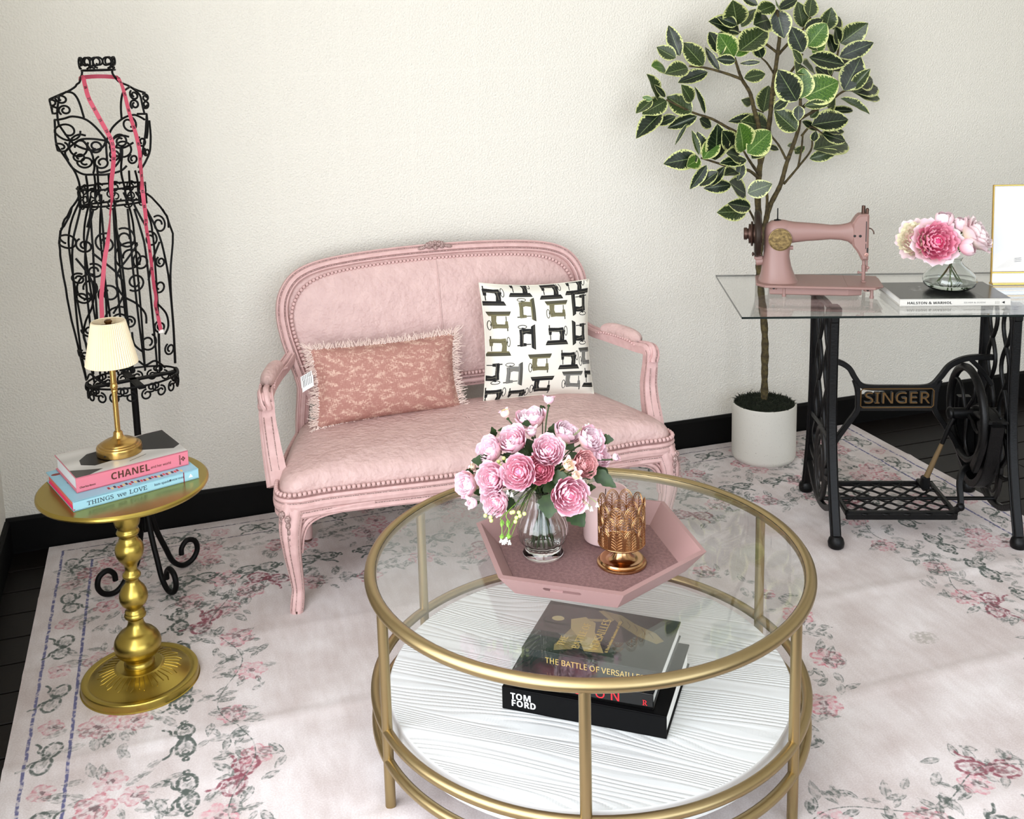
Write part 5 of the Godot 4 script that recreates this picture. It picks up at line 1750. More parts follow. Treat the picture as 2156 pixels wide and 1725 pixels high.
func hoop(y: float, lift := 0.0) -> Array:
	var out := []
	for k in 41:
		var a := TAU * k / 40.0
		var aa := table(DF_A, y) + lift
		var s := sin(a)
		out.append(Vector3(cos(a) * aa - 0.022 * (y - 0.6) / 0.9, y, s * (table(DF_B, y) * (1.0 if s > 0 else 0.85) + lift)))
	return out

func dress_form() -> void:
	var t := thing("dress_form", "black wrought-wire dress form mannequin with curled feet in the corner", "dress form", DF, DF_TURN)
	var r := 0.0029
	for q in FORM_LINES:
		wire(form_line(q), r, "body_wire", t)
	for q in FORM_SCROLLS:
		wire(form_scroll(q[0], q[1], q[2], q[3], q[4]), r * 0.95, "scroll_wire", t)
	# back half: plain ribs and a few scrolls
	for k in 6:
		var f := -0.75 + k * 0.3
		var pts := []
		for y in [0.60, 0.75, 0.9, 1.0, 1.06, 1.12]:
			pts.append([f * table(DF_A, y), y])
		wire(form_line(pts, -1.0), r, "body_wire", t)
	for q in [[-0.07, 0.86, 0.04], [0.05, 0.93, 0.045], [0.0, 0.75, 0.045], [-0.05, 1.25, 0.035], [0.06, 1.24, 0.035]]:
		wire(form_scroll(q[0], q[1], q[2], 1.0, 1.0, -1.0), r, "scroll_wire", t)
	for q in [[1.10, -0.021], [1.147, 0.0], [1.455, 0.0], [1.345, 0.0]]:
		if q[0] < 1.3 or q[0] > 1.4:
			wire(hoop(q[0], q[1]), r, "hoop", t)
	# belt of small curls
	for k in 12:
		var a := TAU * (k + 0.5) / 12.0
		var c := Vector3(cos(a) * 0.086 - 0.012, 1.123, sin(a) * 0.072 * (1.0 if sin(a) > 0 else 0.85))
		var tang := Vector3(-sin(a), 0, cos(a))
		for s in [-1.0, 1.0]:
			var pts := []
			for j in 22:
				var q := j / 21.0
				var an = s * (0.4 + q * TAU * 1.25)
				var rr := 0.0165 * lerpf(1.0, 0.35, q)
				pts.append(c + tang * cos(an) * rr * 0.9 + Vector3(0, s * 0.0135 + sin(an) * rr, 0))
			wire(pts, r * 0.75, "belt_curl", t)
	# collar crown
	for k in 10:
		var a := TAU * k / 10.0
		var c := Vector3(cos(a) * 0.043 - 0.022, 1.476, sin(a) * 0.043)
		var tang := Vector3(-sin(a), 0, cos(a)) * (1.0 if k % 2 else -1.0)
		var pts := []
		for j in 20:
			var q := j / 19.0
			var an := -1.4 + q * TAU * 1.15
			var rr := 0.0165 * lerpf(1.0, 0.4, q)
			pts.append(c + tang * cos(an) * rr + Vector3(0, sin(an) * rr, 0))
		wire(pts, r * 0.9, "collar_curl", t)
	# hem curls all round
	for k in 18:
		var a := TAU * (k + 0.3) / 18.0
		var f := 1.0 if sin(a) > 0 else 0.85
		var c := Vector3(cos(a) * 0.120, 0.590, sin(a) * 0.10 * f)
		var tang := Vector3(-sin(a) * 0.12, 0, cos(a) * 0.1 * f).normalized() * (1.0 if k % 2 else -1.0)
		for s in [0.0, 1.0]:
			var pts := []
			for j in 20:
				var q := j / 19.0
				var an = 1.6 + s * 2.6 + q * TAU * 1.2
				var rr = (0.0155 - s * 0.002) * lerpf(1.0, 0.36, q)
				pts.append(c + tang * (cos(an) * rr + s * 0.014) + Vector3(0, sin(an) * rr + s * 0.018 - 0.004, 0))
			wire(pts, r * 0.9, "hem_curl", t)
	wire(hoop(0.612), r, "hoop", t)
	# stand: post, cross strap and four curled feet
	var b := MB.new()
	b.tube([Vector3(0, 0.16, 0), Vector3(0, 0.60, 0)], 0.0095, 14)
	part("post", b, M.wire, t)
	b = MB.new()
	b.box(Vector3(0, 0.604, 0), Vector3(0.235, 0.006, 0.02), 0.001)
	b.box(Vector3(0, 0.604, 0), Vector3(0.02, 0.006, 0.185), 0.001)
	part("strap", b, M.wire, t)
	for k in 4:
		var a := atan2(0.054, -0.103) + k * PI / 2 + DF_TURN
		var d := Vector3(cos(a), 0, sin(a))
		var U := Vector3.UP
		var pts := [d * 0.006 + U * 0.30, d * 0.010 + U * 0.2, d * 0.022 + U * 0.13, d * 0.045 + U * 0.075, d * 0.062 + U * 0.045]
		pts = [d * 0.012 + U * 0.31, d * 0.016 + U * 0.22, d * 0.03 + U * 0.15, d * 0.053 + U * 0.085, d * 0.073 + U * 0.035, d * 0.103 + U * 0.011, d * 0.135 + U * 0.018, d * 0.152 + U * 0.043, d * 0.146 + U * 0.072, d * 0.122 + U * 0.082, d * 0.104 + U * 0.066, d * 0.101 + U * 0.045]
		b = MB.new()
		b.tube(curve(pts, 6), 0.0078, 10)
		part("foot_scroll", b, M.wire, t)

func ribbon(path: Array, width: Array, facing: Array, thick: float) -> MB:
	# flat tape: facing = normal at each point
	var b := MB.new()
	var m := path.size()
	var l1 := PackedVector3Array()
	var l2 := PackedVector3Array()
	var l3 := PackedVector3Array()
	var l4 := PackedVector3Array()
	for k in m:
		var tt: Vector3 = (path[mini(k + 1, m - 1)] - path[maxi(k - 1, 0)]).normalized()
		var nn: Vector3 = (facing[k] - tt * facing[k].dot(tt)).normalized()
		var s: Vector3 = tt.cross(nn) * width[k] * 0.5
		l1.append(path[k] - s + nn * thick)
		l2.append(path[k] + s + nn * thick)
		l3.append(path[k] + s - nn * thick)
		l4.append(path[k] - s - nn * thick)
	for q in [[l1, l2, 1.0], [l2, l3, 1.0], [l3, l4, 1.0], [l4, l1, 1.0]]:
		b.grid([q[0], q[1]])
	return b

func tape_measure() -> void:
	var t := thing("tape_measure", "pink sewing tape measure draped round the neck of the dress form", "tape measure", DF, DF_TURN)
	var pink := mat(Color(0.76, 0.29, 0.38), 0.55)
	var path := []
	var n := []
	for side in [0, 1]:
		var pts := []
		for q in (TAPE_L if side == 0 else TAPE_R):
			pts.append(Vector2(q[0], q[1]))
		var line := []
		for q in curve(pts, 5):
			var p := form_pt(q.x, q.y, 1.0, 0.0075)
			line.append([p, (p * Vector3(1, 0, 1.4) + Vector3(0.022 * (q.y - 0.6) / 0.9, 0, 0.03)).normalized()])
		if side == 0:
			line.reverse()
			for q in line:
				path.append(q[0])
				n.append(q[1])
			# round the back of the neck
			for k in range(1, 9):
				var a := lerpf(PI + 0.1, TAU - 0.1, k / 9.0)
				path.append(Vector3(cos(a) * 0.052 - 0.02, 1.432 + 0.006 * sin(k / 9.0 * PI), sin(a) * 0.046))
				n.append(Vector3(cos(a), 0.15, sin(a)))
		else:
			for q in line:
				path.append(q[0])
				n.append(q[1])
	var w := []
	var turned := []
	for k in path.size():
		var tw := 0.0
		var y: float = path[k].y
		if y < 1.16 and y > 1.0:
			tw = 1.25 * sin((1.16 - y) / 0.16 * PI)
		if k > TAPE_L.size() * 5 and y < 1.05 and y > 0.8:
			tw = 1.3
		var tt: Vector3 = (path[mini(k + 1, path.size() - 1)] - path[maxi(k - 1, 0)]).normalized()
		turned.append(n[k].rotated(tt, tw))
		w.append(0.0108)
	part("tape", ribbon(path, w, turned, 0.0004), pink, t)
	var b := MB.new()
	var e: Vector3 = path[-1]
	b.box(e + Vector3(0, -0.002, 0.0005), Vector3(0.0135, 0.009, 0.0022), 0.0004)
	part("metal_tip", b, mat(Color(0.92, 0.90, 0.88), 0.4), t)
	# printed inch numerals along the front strands
	var number := 28
	var nl := curve([Vector2(0, 0), Vector2(1, 1)], 1).size()
	var total := (TAPE_L.size() - 1) * 5 + 1
	for k in 9:
		var at := total - 4 - k * 3
		if at < 2:
			break
		numeral(t, path, turned, at, str(number - k))
	for k in 14:
		var at := total + 12 + k * 4
		if at > path.size() - 8:
			break
		numeral(t, path, turned, at, str(36 + k))
	numeral(t, path, turned, path.size() - 6, "60")
	numeral(t, path, turned, path.size() - 9, "59")

func numeral(t: Node3D, path: Array, turned: Array, k: int, words: String) -> void:
	var tt: Vector3 = (path[k + 1] - path[k - 1]).normalized()
	var nn: Vector3 = (turned[k] - tt * turned[k].dot(tt)).normalized()
	if nn.z < 0.0:
		nn = -nn
	var x := tt if tt.y < 0.0 else -tt
	text(words, 0.0062, M.ink, t, Transform3D(Basis(x, nn.cross(x), nn), path[k] + nn * 0.0007), "sans", 1.0, true, "numeral", 0.0003)

# ---- potted tree -------------------------------------------------------------
func leaf_image(green: Color, dark: Color, seed_: int) -> StandardMaterial3D:
	# variegated leaf: green heart with a ragged cream edge, pale midrib and veins
	var im := Image.create_empty(128, 256, false, Image.FORMAT_RGB8)
	var f := FastNoiseLite.new()
	f.seed = seed_
	f.frequency = 0.045
	for y in 256:
		for x in 128:
			var u := absf(x / 127.0 * 2.0 - 1.0)
			var v := y / 255.0
			var ang := v * 9.0 - u * 2.2
			var edge := 0.88 + 0.24 * f.get_noise_2d(x * 0.6, y * 1.9) - 0.09 * absf(sin(ang * PI))
			edge *= 1.0 - 0.25 * pow(absf(v - 0.5) * 2.0, 4.0)
			var c := dark.lerp(green, clampf(0.5 + f.get_noise_2d(x * 2.0 + 300.0, y * 2.0) * 1.1, 0, 1))
			if u > edge:
				c = Color(0.84, 0.84, 0.58).lerp(Color(0.74, 0.78, 0.50), clampf(f.get_noise_2d(x, y) + 0.5, 0, 1))
			elif fposmod(ang, 1.0) < 0.07:
				c = c.lightened(0.22)
			if u < 0.025:
				c = c.lerp(Color(0.72, 0.78, 0.52), 0.6)
			im.set_pixel(x, y, c)
	var m := printed(im, 0.38)
	m.backlight_enabled = true
	m.backlight = Color(0.12, 0.14, 0.05)
	return m

func leaf_shape(cup: float, droop: float) -> ArrayMesh:
	# unit leaf: stalk end at the origin, tip at +y, face to +z, half width 0.5
	var b := MB.new()
	var rows := []
	for i in 13:
		var v := i / 12.0
		var hw := 0.5 * pow(sin(PI * pow(v, 0.85)), 0.75) if v > 0.0 and v < 1.0 else 0.0
		var row := PackedVector3Array()
		for j in 7:
			var u := j / 3.0 - 1.0
			row.append(Vector3(u * hw, v, cup * absf(u) * hw + droop * (v - v * v) * 1.0 + 0.02 * sin(v * 17.0) * absf(u)))
		rows.append(row)
	b.grid(rows, false, false, -1.0)
	var under := []
	for row in rows:
		var r2 := PackedVector3Array()
		for p in row:
			r2.append(p - Vector3(0, 0, 0.006))
		under.append(r2)
	b.grid(under)
	return b.commit()

func set_leaf(o: MeshInstance3D, base: Vector3, tip: Vector3, wide: float, face: Vector3) -> void:
	var y := tip - base
	var z := (face - y * face.dot(y) / y.length_squared()).normalized()
	var x := y.normalized().cross(z)
	var l := y.length()
	o.transform = Transform3D(Basis(x * l * wide, y, z * l * 0.5), base)

func tree() -> void:
	var org := Vector3(1.993, 0, 0.19)
	var t := thing("potted_tree", "tall artificial rubber tree with cream-edged leaves in a speckled pot", "potted tree", org)
	# pot
	var im := Image.create_empty(512, 512, false, Image.FORMAT_RGB8)
	im.fill(Color(0.82, 0.81, 0.77))
	for k in 900:
		var p := Vector2(rng.randf() * 512, rng.randf() * 512)
		var s := 1 + int(rng.randf() < 0.25)
		im.fill_rect(Rect2i(int(p.x), int(p.y), s, s), Color(0.42, 0.39, 0.35).lerp(Color(0.62, 0.58, 0.52), rng.randf()))
	var pm := printed(im, 0.55)
	pm.uv1_triplanar = true
	pm.uv1_scale = Vector3.ONE * 3.2
	var b := MB.new()
	b.lathe([Vector2(0, 0.0), Vector2(0.103, 0.0), Vector2(0.111, 0.008), Vector2(0.1135, 0.02), Vector2(0.1135, 0.204), Vector2(0.1115, 0.208), Vector2(0.108, 0.208), Vector2(0.106, 0.204), Vector2(0.106, 0.17), Vector2(0, 0.17)], 64)
	part("pot", b, pm, t)
	b = MB.new()
	var f := FastNoiseLite.new()
	f.seed = 3
	f.frequency = 18.0
	var rows := []
	for i in 12:
		var row := PackedVector3Array()
		for j in 30:
			var a := TAU * j / 30.0
			var r := 0.105 * (1.0 - i / 11.5)
			var p := Vector3(cos(a) * r, 0, sin(a) * r)
			row.append(p + Vector3(0, 0.203 + 0.018 * (i / 11.0) + 0.012 * f.get_noise_2d(p.x, p.z), 0))
		rows.append(row)
	b.grid(rows, true, false)
	for k in 1500:
		var a := rng.randf() * TAU
		var r := 0.104 * sqrt(rng.randf())
		var p := Vector3(cos(a) * r, 0.205 + 0.014 * (1.0 - r / 0.105), sin(a) * r)
		var d := Vector3(rng.randf_range(-1, 1), rng.randf_range(0.2, 1.0), rng.randf_range(-1, 1)).normalized()
		var l := rng.randf_range(0.006, 0.018) * (2.0 if k % 120 == 0 else 1.0)
		b.tube([p, p + d * l * 0.6, p + d * l + Vector3(rng.randf_range(-0.004, 0.004), 0, rng.randf_range(-0.004, 0.004))], [0.0014, 0.0011, 0.0004], 3, false, false)
	var moss := mat(Color(0.09, 0.12, 0.045), 0.95)
	stuff(part("moss", b, moss, t))
	# trunk and branches
	var bark := mat(Color(0.30, 0.26, 0.14), 0.85)
	tone(bark, 128, 0.05, 71, Color(0.13, 0.10, 0.06), Color(0.42, 0.37, 0.20), 0.12)
	b = MB.new(org)
	var first: Array = BRANCHES[0]
	var foot: Vector3 = first[2]
	var tr := [Vector3(org.x, 0.19, org.z), Vector3(org.x - 0.001, 0.33, org.z), Vector3(org.x - 0.005, 0.46, org.z + 0.003), Vector3(lerpf(org.x, foot.x, 0.7), 0.62, 0.198), foot]
	tr = curve(tr, 8)
	var rr := []
	for k in tr.size():
		rr.append(0.0125 + 0.0013 * sin(k * 1.9) + 0.001 * sin(k * 0.7))
	b.tube(tr, rr, 12)
	part("trunk", b, bark, t)
	for q in BRANCHES:
		b = MB.new(org)
		var pts := curve(q.slice(2), 6)
		var rad := []
		for k in pts.size():
			rad.append(lerpf(q[0], q[1], float(k) / pts.size()) * (1.0 + 0.07 * sin(k * 2.3)))
		b.tube(pts, rad, 9)
		part("branch", b, bark, t)
	# leaves
	var ms := [leaf_image(Color(0.10, 0.17, 0.07), Color(0.035, 0.075, 0.04), 81), leaf_image(Color(0.24, 0.30, 0.14), Color(0.12, 0.18, 0.09), 82), leaf_image(Color(0.33, 0.47, 0.13), Color(0.16, 0.30, 0.09), 83)]  # greens paint in how leaves face the light; some leaves truly lighter
	var shapes := [leaf_shape(0.25, 0.1), leaf_shape(0.4, -0.25), leaf_shape(0.12, 0.3), leaf_shape(0.5, 0.15)]
	for k in LEAVES.size():
		var q: Array = LEAVES[k]
		var o := MeshInstance3D.new()
		o.name = "leaf"
		o.mesh = shapes[k % 4]
		o.material_override = ms[q[7]]
		t.add_child(o, true)
		var face := Vector3(-0.35 + rng.randf_range(-0.35, 0.35), 0.35 + rng.randf_range(-0.3, 0.45), 1.0)
		set_leaf(o, Vector3(q[0], q[1], q[2]) - org, Vector3(q[3], q[4], q[5]) - org, minf(q[6] * 1.45, 0.8), face)

# ---- flowers -----------------------------------------------------------------
func petal(b: MB, at: Vector3, out: Vector3, up: Vector3, length: float, width: float, curl: float, open: float, ruffle: float) -> void:
	# a cupped petal that leaves `at` along up, leaning out by `open`, its edge curling by `curl`
	var side := out.cross(up).normalized()
	var rows := []
	for i in 7:
		var v := i / 6.0
		var hw := width * 0.5 * pow(sin(PI * (0.12 + 0.80 * v)), 0.7) * (0.35 + 0.65 * minf(1.0, v * 2.2))
		var ang := open * v + curl * v * v
		var p := at + up * length * (v - 0.18 * curl * v * v) * cos(open * 0.5 * v) + out * length * (sin(ang) * 0.62 * v)
		var row := PackedVector3Array()
		for j in 6:
			var u := j / 2.5 - 1.0
			var cup := (1.0 - u * u)
			row.append(p + side * u * hw + out * hw * 0.55 * (cup - 0.6) + up * (-0.16 * absf(u) * hw * v) + (out + up) * ruffle * hw * sin(u * 7.0 + v * 3.0) * v)
		rows.append(row)
	b.grid(rows)

func cup_petal(b: MB, rho: float, az: float, rise: float, half: float, flare: float, ruffle: float, sink: float) -> void:
	# a petal wrapped on a bowl round the flower's axis; rise = how far it climbs over the heart
	var rows := []
	for i in 8:
		var v := i / 7.0
		var th := lerpf(0.25, rise, v)
		var hw := half * table([[0.0, 0.5], [0.3, 0.9], [0.65, 1.0], [0.88, 0.88], [1.0, 0.6]], v)
		var row := PackedVector3Array()
		for j in 7:
			var u := j / 3.0 - 1.0
			var t2 := th - 0.22 * u * u * v * v
			var rr := rho * (1.0 + flare * pow(v, 4.0) + ruffle * sin(u * 6.0 + az * 3.0) * v * v + 0.05 * u)
			var a := az + u * hw / maxf(0.45, sin(t2))
			row.append(Vector3(sin(t2) * cos(a) * rr, -cos(t2) * rho * (1.0 - 0.12 * v) - sink, sin(t2) * sin(a) * rr))
		rows.append(row)
	b.grid(rows)

func bloom(r: float, layers: Array, seed_: int) -> Array:
	# layers [count, bowl radius, rise, half width, flare, ruffle]; a negative radius makes pointed petals
	# the tight heart becomes one mesh, each guard petal of the last layer a mesh of its own
	var g := RandomNumberGenerator.new()
	g.seed = seed_
	var out := []
	var heart := MB.new()
	heart.ball(Vector3(0, -r * 0.3, 0), Vector3(r * 0.3, r * 0.4, r * 0.3), 6, 10)
	for li in layers.size():
		var l: Array = layers[li]
		for k in l[0]:
			var a: float = TAU * (k + g.randf() * 0.35) / l[0] + li * 0.7
			var b: MB = heart if li < layers.size() - 1 else MB.new()
			if l[1] > 0.0:
				cup_petal(b, r * l[1] * g.randf_range(0.95, 1.05), a, l[2] * g.randf_range(0.95, 1.05), l[3] * g.randf_range(0.92, 1.08), l[4], l[5], 0.0)
			else:
				petal(b, Vector3(cos(a) * 0.2, -0.7, sin(a) * 0.2), Vector3(cos(a), 0, sin(a)), Vector3.UP, r * l[2] * g.randf_range(0.85, 1.15), r * l[3], 0.5, 0.6, 0.03)
			if li == layers.size() - 1:
				out.append(b.commit())
	out.push_front(heart.commit())
	return out

func flower(called: String, label: String, category: String, group: String, at: Vector3, face: Vector3, meshes: Array, scale_: float, heart_m: Material, guard_m: Material, stem: Array, stem_m: Material) -> Node3D:
	# one stem: the node stands where the stem ends in the vase
	var root: Vector3 = stem[0]
	var t := thing(called, label, category, root, 0.0, group)
	var b := MB.new(root)
	b.tube(curve(stem, 5), 0.0017, 6)
	part("stem", b, stem_m, t)
	var y := face.normalized()
	var x := y.cross(Vector3(0.3, 0.2, 1.0)).normalized()
	var bs := Basis(x, y, x.cross(y)) * Basis(Vector3.UP, rng.randf() * TAU)
	var xf := Transform3D(bs.scaled(Vector3.ONE * scale_), at - root)
	var h := part("bloom", meshes[0], heart_m, t)
	h.transform = xf
	for k in range(1, meshes.size()):
		var o := part("petal", meshes[k], guard_m, h)
		o.transform = Transform3D.IDENTITY
	var sep := MB.new()
	for k in 5:
		var a := TAU * k / 5.0
		petal(sep, Vector3.ZERO, Vector3(cos(a), 0, sin(a)), Vector3.UP, 0.55, 0.3, 0.6, 0.9, 0.0)
	sep.ball(Vector3(0, 0.02, 0), Vector3(0.22, 0.18, 0.22), 6, 8)
	var s := part("calyx", sep, stem_m, t)
	s.transform = Transform3D(xf.basis, xf.origin - y * scale_ * 0.95)
	return t

func petal_mat(inner: Color, outer: Color) -> StandardMaterial3D:
	# petals fade from the base colour to the edge colour along their length (dye of the silk)
	var im := Image.create_empty(16, 64, false, Image.FORMAT_RGB8)
	for y in 64:
		for x in 16:
			im.set_pixel(x, y, inner.lerp(outer, clampf(y / 63.0 * 1.15 + 0.06 * sin(x * 2.4), 0, 1)))
	var m := printed(im, 0.75)
	m.backlight_enabled = true
	m.backlight = Color(0.25, 0.18, 0.18)
	return m

func simple_leaf(called: String, b: MB, m: Material, parent: Node) -> void:
	part(called, b, m, parent)

func bouquet_leaf_mesh() -> ArrayMesh:
	var b := MB.new()
	var rows := []
	for i in 11:
		var v := i / 10.0
		var hw := 0.5 * pow(maxf(0.0, sin(PI * pow(v, 0.75))), 0.8) * (1.0 + 0.14 * sin(v * 22.0))
		var row := PackedVector3Array()
		for j in 5:
			var u := j / 2.0 - 1.0
			row.append(Vector3(u * hw, v, 0.25 * absf(u) * hw - 0.35 * v * v))
		rows.append(row)
	b.grid(rows, false, false, -1.0)
	return b.commit()

# ---- tray and what stands on it ----------------------------------------------
const TRAY := Vector3(0.786, 0.434, 1.463)

func tray_things() -> void:
	var rose := mat(Color(0.60, 0.47, 0.458), 0.5)
	var t := thing("hexagonal_tray", "dusty pink hexagonal wooden tray on the glass coffee table", "tray", TRAY)
	var a0 := PI / 2 + 0.111
	var hexa := func(r: float, y: float, k: int) -> Vector3:
		var a := a0 + k * PI / 3
		return Vector3(cos(a) * r, y, sin(a) * r)
	for k in 6:
		# each side board leans outward; the one to the front carries a slot handle
		var b := MB.new()
		var o0: Vector3 = hexa.call(0.205, 0.0, k)
		var o1: Vector3 = hexa.call(0.205, 0.0, k + 1)
		var r0: Vector3 = hexa.call(0.247, 0.048, k)
		var r1: Vector3 = hexa.call(0.247, 0.048, k + 1)
		var i0: Vector3 = hexa.call(0.236, 0.050, k)
		var i1: Vector3 = hexa.call(0.236, 0.050, k + 1)
		var f0: Vector3 = hexa.call(0.197, 0.008, k)
		var f1: Vector3 = hexa.call(0.197, 0.008, k + 1)
		var q0: Vector3 = hexa.call(0.1965, 0.0, k)
		var q1: Vector3 = hexa.call(0.1965, 0.0, k + 1)
		if k == 0 or k == 3:
			# outer face with a rounded slot
			var ex := (o1 - o0).normalized()
			var mid := (o0 + o1 + r0 + r1) / 4.0
			var up := ((r0 + r1) - (o0 + o1)).normalized()
			var nn := ex.cross(up).normalized()
			if nn.dot(mid) < 0:
				nn = -nn
			var slot := []
			for s in 24:
				var a := TAU * s / 24.0
				slot.append(mid + up * 0.009 + ex * (clampf(cos(a) * 3.0, -1, 1) * 0.030 + cos(a) * 0.008) + up * sin(a) * 0.0065)
			var frame := [o0, o0.lerp(o1, 0.25), o0.lerp(o1, 0.5), o0.lerp(o1, 0.75), o1, o1.lerp(r1, 0.5), r1, r1.lerp(r0, 0.25), r1.lerp(r0, 0.5), r1.lerp(r0, 0.75), r0, r0.lerp(o0, 0.5)]
			var full := []
			for s in 24:
				# project the slot point outward on the rim of the board
				var d: Vector3 = slot[s] - mid
				var ux := d.dot(ex)
				var uy := d.dot(up)
				var hx := o0.distance_to(o1) * 0.5 * (1.0 + 0.1 * signf(uy))
				var hy := (r0 - o0).dot(up) * 0.5
				var a := TAU * s / 24.0
				var k2 := minf(1.0 / maxf(absf(cos(a)), 0.001), 1.0 / maxf(absf(sin(a)), 0.001))
				var vx := cos(a) * k2
				var vy := sin(a) * k2
				full.append((o0.lerp(o1, vx * 0.5 + 0.5)).lerp(r0.lerp(r1, vx * 0.5 + 0.5), vy * 0.5 + 0.5))
			for s in 24:
				var s2 := (s + 1) % 24
				b.facen([full[s], full[s2], slot[s2], slot[s]], nn)
				b.facen([slot[s], slot[s2], slot[s2] - nn * 0.0045, slot[s] - nn * 0.0045], (mid + up * 0.009 - slot[s]).normalized())
			var pocket := []
			for s in 24:
				pocket.append(slot[s] - nn * 0.0045)
			b.facen(pocket, nn)
		else:
			b.face([o0, o1, r1, r0])
			var c := ((o0 + o1) / 2)
			if b.n[0].dot(c) < 0:
				for s in b.n.size():
					b.n[s] = -b.n[s]
		b.facen([r0, r1, i1, i0], Vector3.UP)
		var nin := -(f0 + f1) * Vector3(1, 0, 1)
		b.facen([i0, i1, f1, f0], (nin.normalized() * 0.72 + Vector3.UP * 0.69).normalized())
		b.facen([o0, o1, q1, q0], Vector3.DOWN)
		part("side_board", b, rose, t)
	var b2 := MB.new()
	var top := []
	for k in 6:
		top.append(hexa.call(0.1968, 0.0085, k))
	b2.facen(top, Vector3.UP)
	top = []
	for k in 6:
		top.append(hexa.call(0.1968, 0.001, k))
	b2.facen(top, Vector3.DOWN)
	var felt := mat(Color(0.66, 0.475, 0.465), 0.75)
	relief(felt, 256, 0.08, 91, 3.0, 0.06, 3)
	tone(felt, 128, 0.06, 92, Color(0.44, 0.325, 0.32), Color(0.56, 0.43, 0.42), 0.08)
	felt.uv1_scale = Vector3.ONE * 14.0
	part("leatherette_floor", b2, felt, t)

	# ribbed glass vase
	var fy := TRAY.y + 0.0088
	var vat := Vector3(0.700, fy, 1.427)
	t = thing("ribbed_vase", "clear ribbed glass vase holding pink roses on the tray", "vase", vat)
	b2 = MB.new()
	b2.lathe([Vector2(0, 0.0), Vector2(0.040, 0.0), Vector2(0.0425, 0.003), Vector2(0.0425, 0.008), Vector2(0.038, 0.014), Vector2(0.037, 0.019), Vector2(0.043, 0.027), Vector2(0.0495, 0.038), Vector2(0.053, 0.052), Vector2(0.0525, 0.066), Vector2(0.048, 0.080), Vector2(0.041, 0.094), Vector2(0.034, 0.108), Vector2(0.0295, 0.122), Vector2(0.0285, 0.133), Vector2(0.032, 0.143), Vector2(0.0365, 0.149), Vector2(0.035, 0.1495), Vector2(0.030, 0.143), Vector2(0.0262, 0.133), Vector2(0.0272, 0.122), Vector2(0.0318, 0.108), Vector2(0.0388, 0.094), Vector2(0.0458, 0.080), Vector2(0.0503, 0.066), Vector2(0.0508, 0.052), Vector2(0.0473, 0.038), Vector2(0.0405, 0.028), Vector2(0.03, 0.021), Vector2(0, 0.019)], 108, Vector3.ZERO, 50.0, 18, 0.022)
	part("glass_body", b2, M.crystal, t)

	# roses
	var lays := [[3, 0.22, 2.5, 0.95, 0.0, 0.10], [4, 0.36, 2.3, 0.80, 0.05, 0.10], [5, 0.50, 2.15, 0.68, 0.08, 0.09], [6, 0.64, 2.05, 0.62, 0.10, 0.07], [6, 0.78, 1.95, 0.64, 0.10, 0.05], [6, 0.92, 1.80, 0.66, 0.14, 0.04]]
	var rose_meshes := [bloom(1.0, lays, 5), bloom(1.0, lays, 6), bloom(1.0, lays, 7)]
	var bud_lays := [[3, 0.3, 2.6, 1.1, 0.0, 0.04], [4, 0.5, 2.45, 0.95, 0.02, 0.03], [5, 0.66, 2.3, 0.8, 0.04, 0.03], [5, -0.9, 1.3, 0.9, 0.3, 0.02]]
	var bud_meshes := bloom(1.0, bud_lays, 9)
	var pal := [[Color(0.91, 0.58, 0.68), Color(0.94, 0.82, 0.86)], [Color(0.93, 0.72, 0.79), Color(0.95, 0.87, 0.90)], [Color(0.88, 0.46, 0.58), Color(0.94, 0.78, 0.83)], [Color(0.84, 0.36, 0.47), Color(0.92, 0.62, 0.69)], [Color(0.80, 0.50, 0.52), Color(0.90, 0.68, 0.68)], [Color(0.95, 0.74, 0.78), Color(0.96, 0.91, 0.74)]]
	var pm := []
	for q in pal:
		pm.append(petal_mat(q[0], q[1]))
	var guard := petal_mat(Color(0.95, 0.86, 0.72), Color(0.95, 0.76, 0.82))
	var stem_m := mat(Color(0.16, 0.24, 0.09), 0.6)
	var mouth := vat + Vector3(0, 0.140, 0)
	var mid := vat + Vector3(0, 0.165, 0)
	var rose_labels := ["pale pink rose high in the bouquet on the dress form side", "blush rose just below the high pale pink one, cream outer petals", "pale pink rose above the lowest drooping rose of the bouquet", "blush rose reaching farthest from the vase toward the side table", "pale pink rose drooping lowest on the dress form side of the vase", "bright pink rose directly above the mouth of the ribbed vase", "deep coral pink rose tucked beside the bright pink one", "pale pink rose above the deep coral rose in the bouquet", "blush rose topmost of the full blooms in the bouquet", "blush rose at the back of the bouquet below the printed pillow", "blush rose at the back of the bouquet toward the potted tree", "pale pink rose behind the dusky rose, toward the potted tree", "dusky rose bloom above the gold candle holder", "large bright pink rose hanging between vase and gold candle holder"]
	var bud_labels := ["blush bud between the topmost blush and pale pink roses", "cream-petalled bud above the large hanging bright pink rose", "small cream-petalled bud just below the larger cream one, by the dusky rose", "blush bud under the rose that reaches toward the side table", "tiny blush bud pointing from the bouquet to the treadle table", "pink bud on the tallest stem of the bouquet", "pale yellow bud on the second tallest stem of the bouquet", "small cream bud behind a leaf on the dress form side of the bouquet", "small blush bud behind the back rose toward the potted tree"]
	var cam_dir := Vector3(-0.3, 0.3, 0.85)
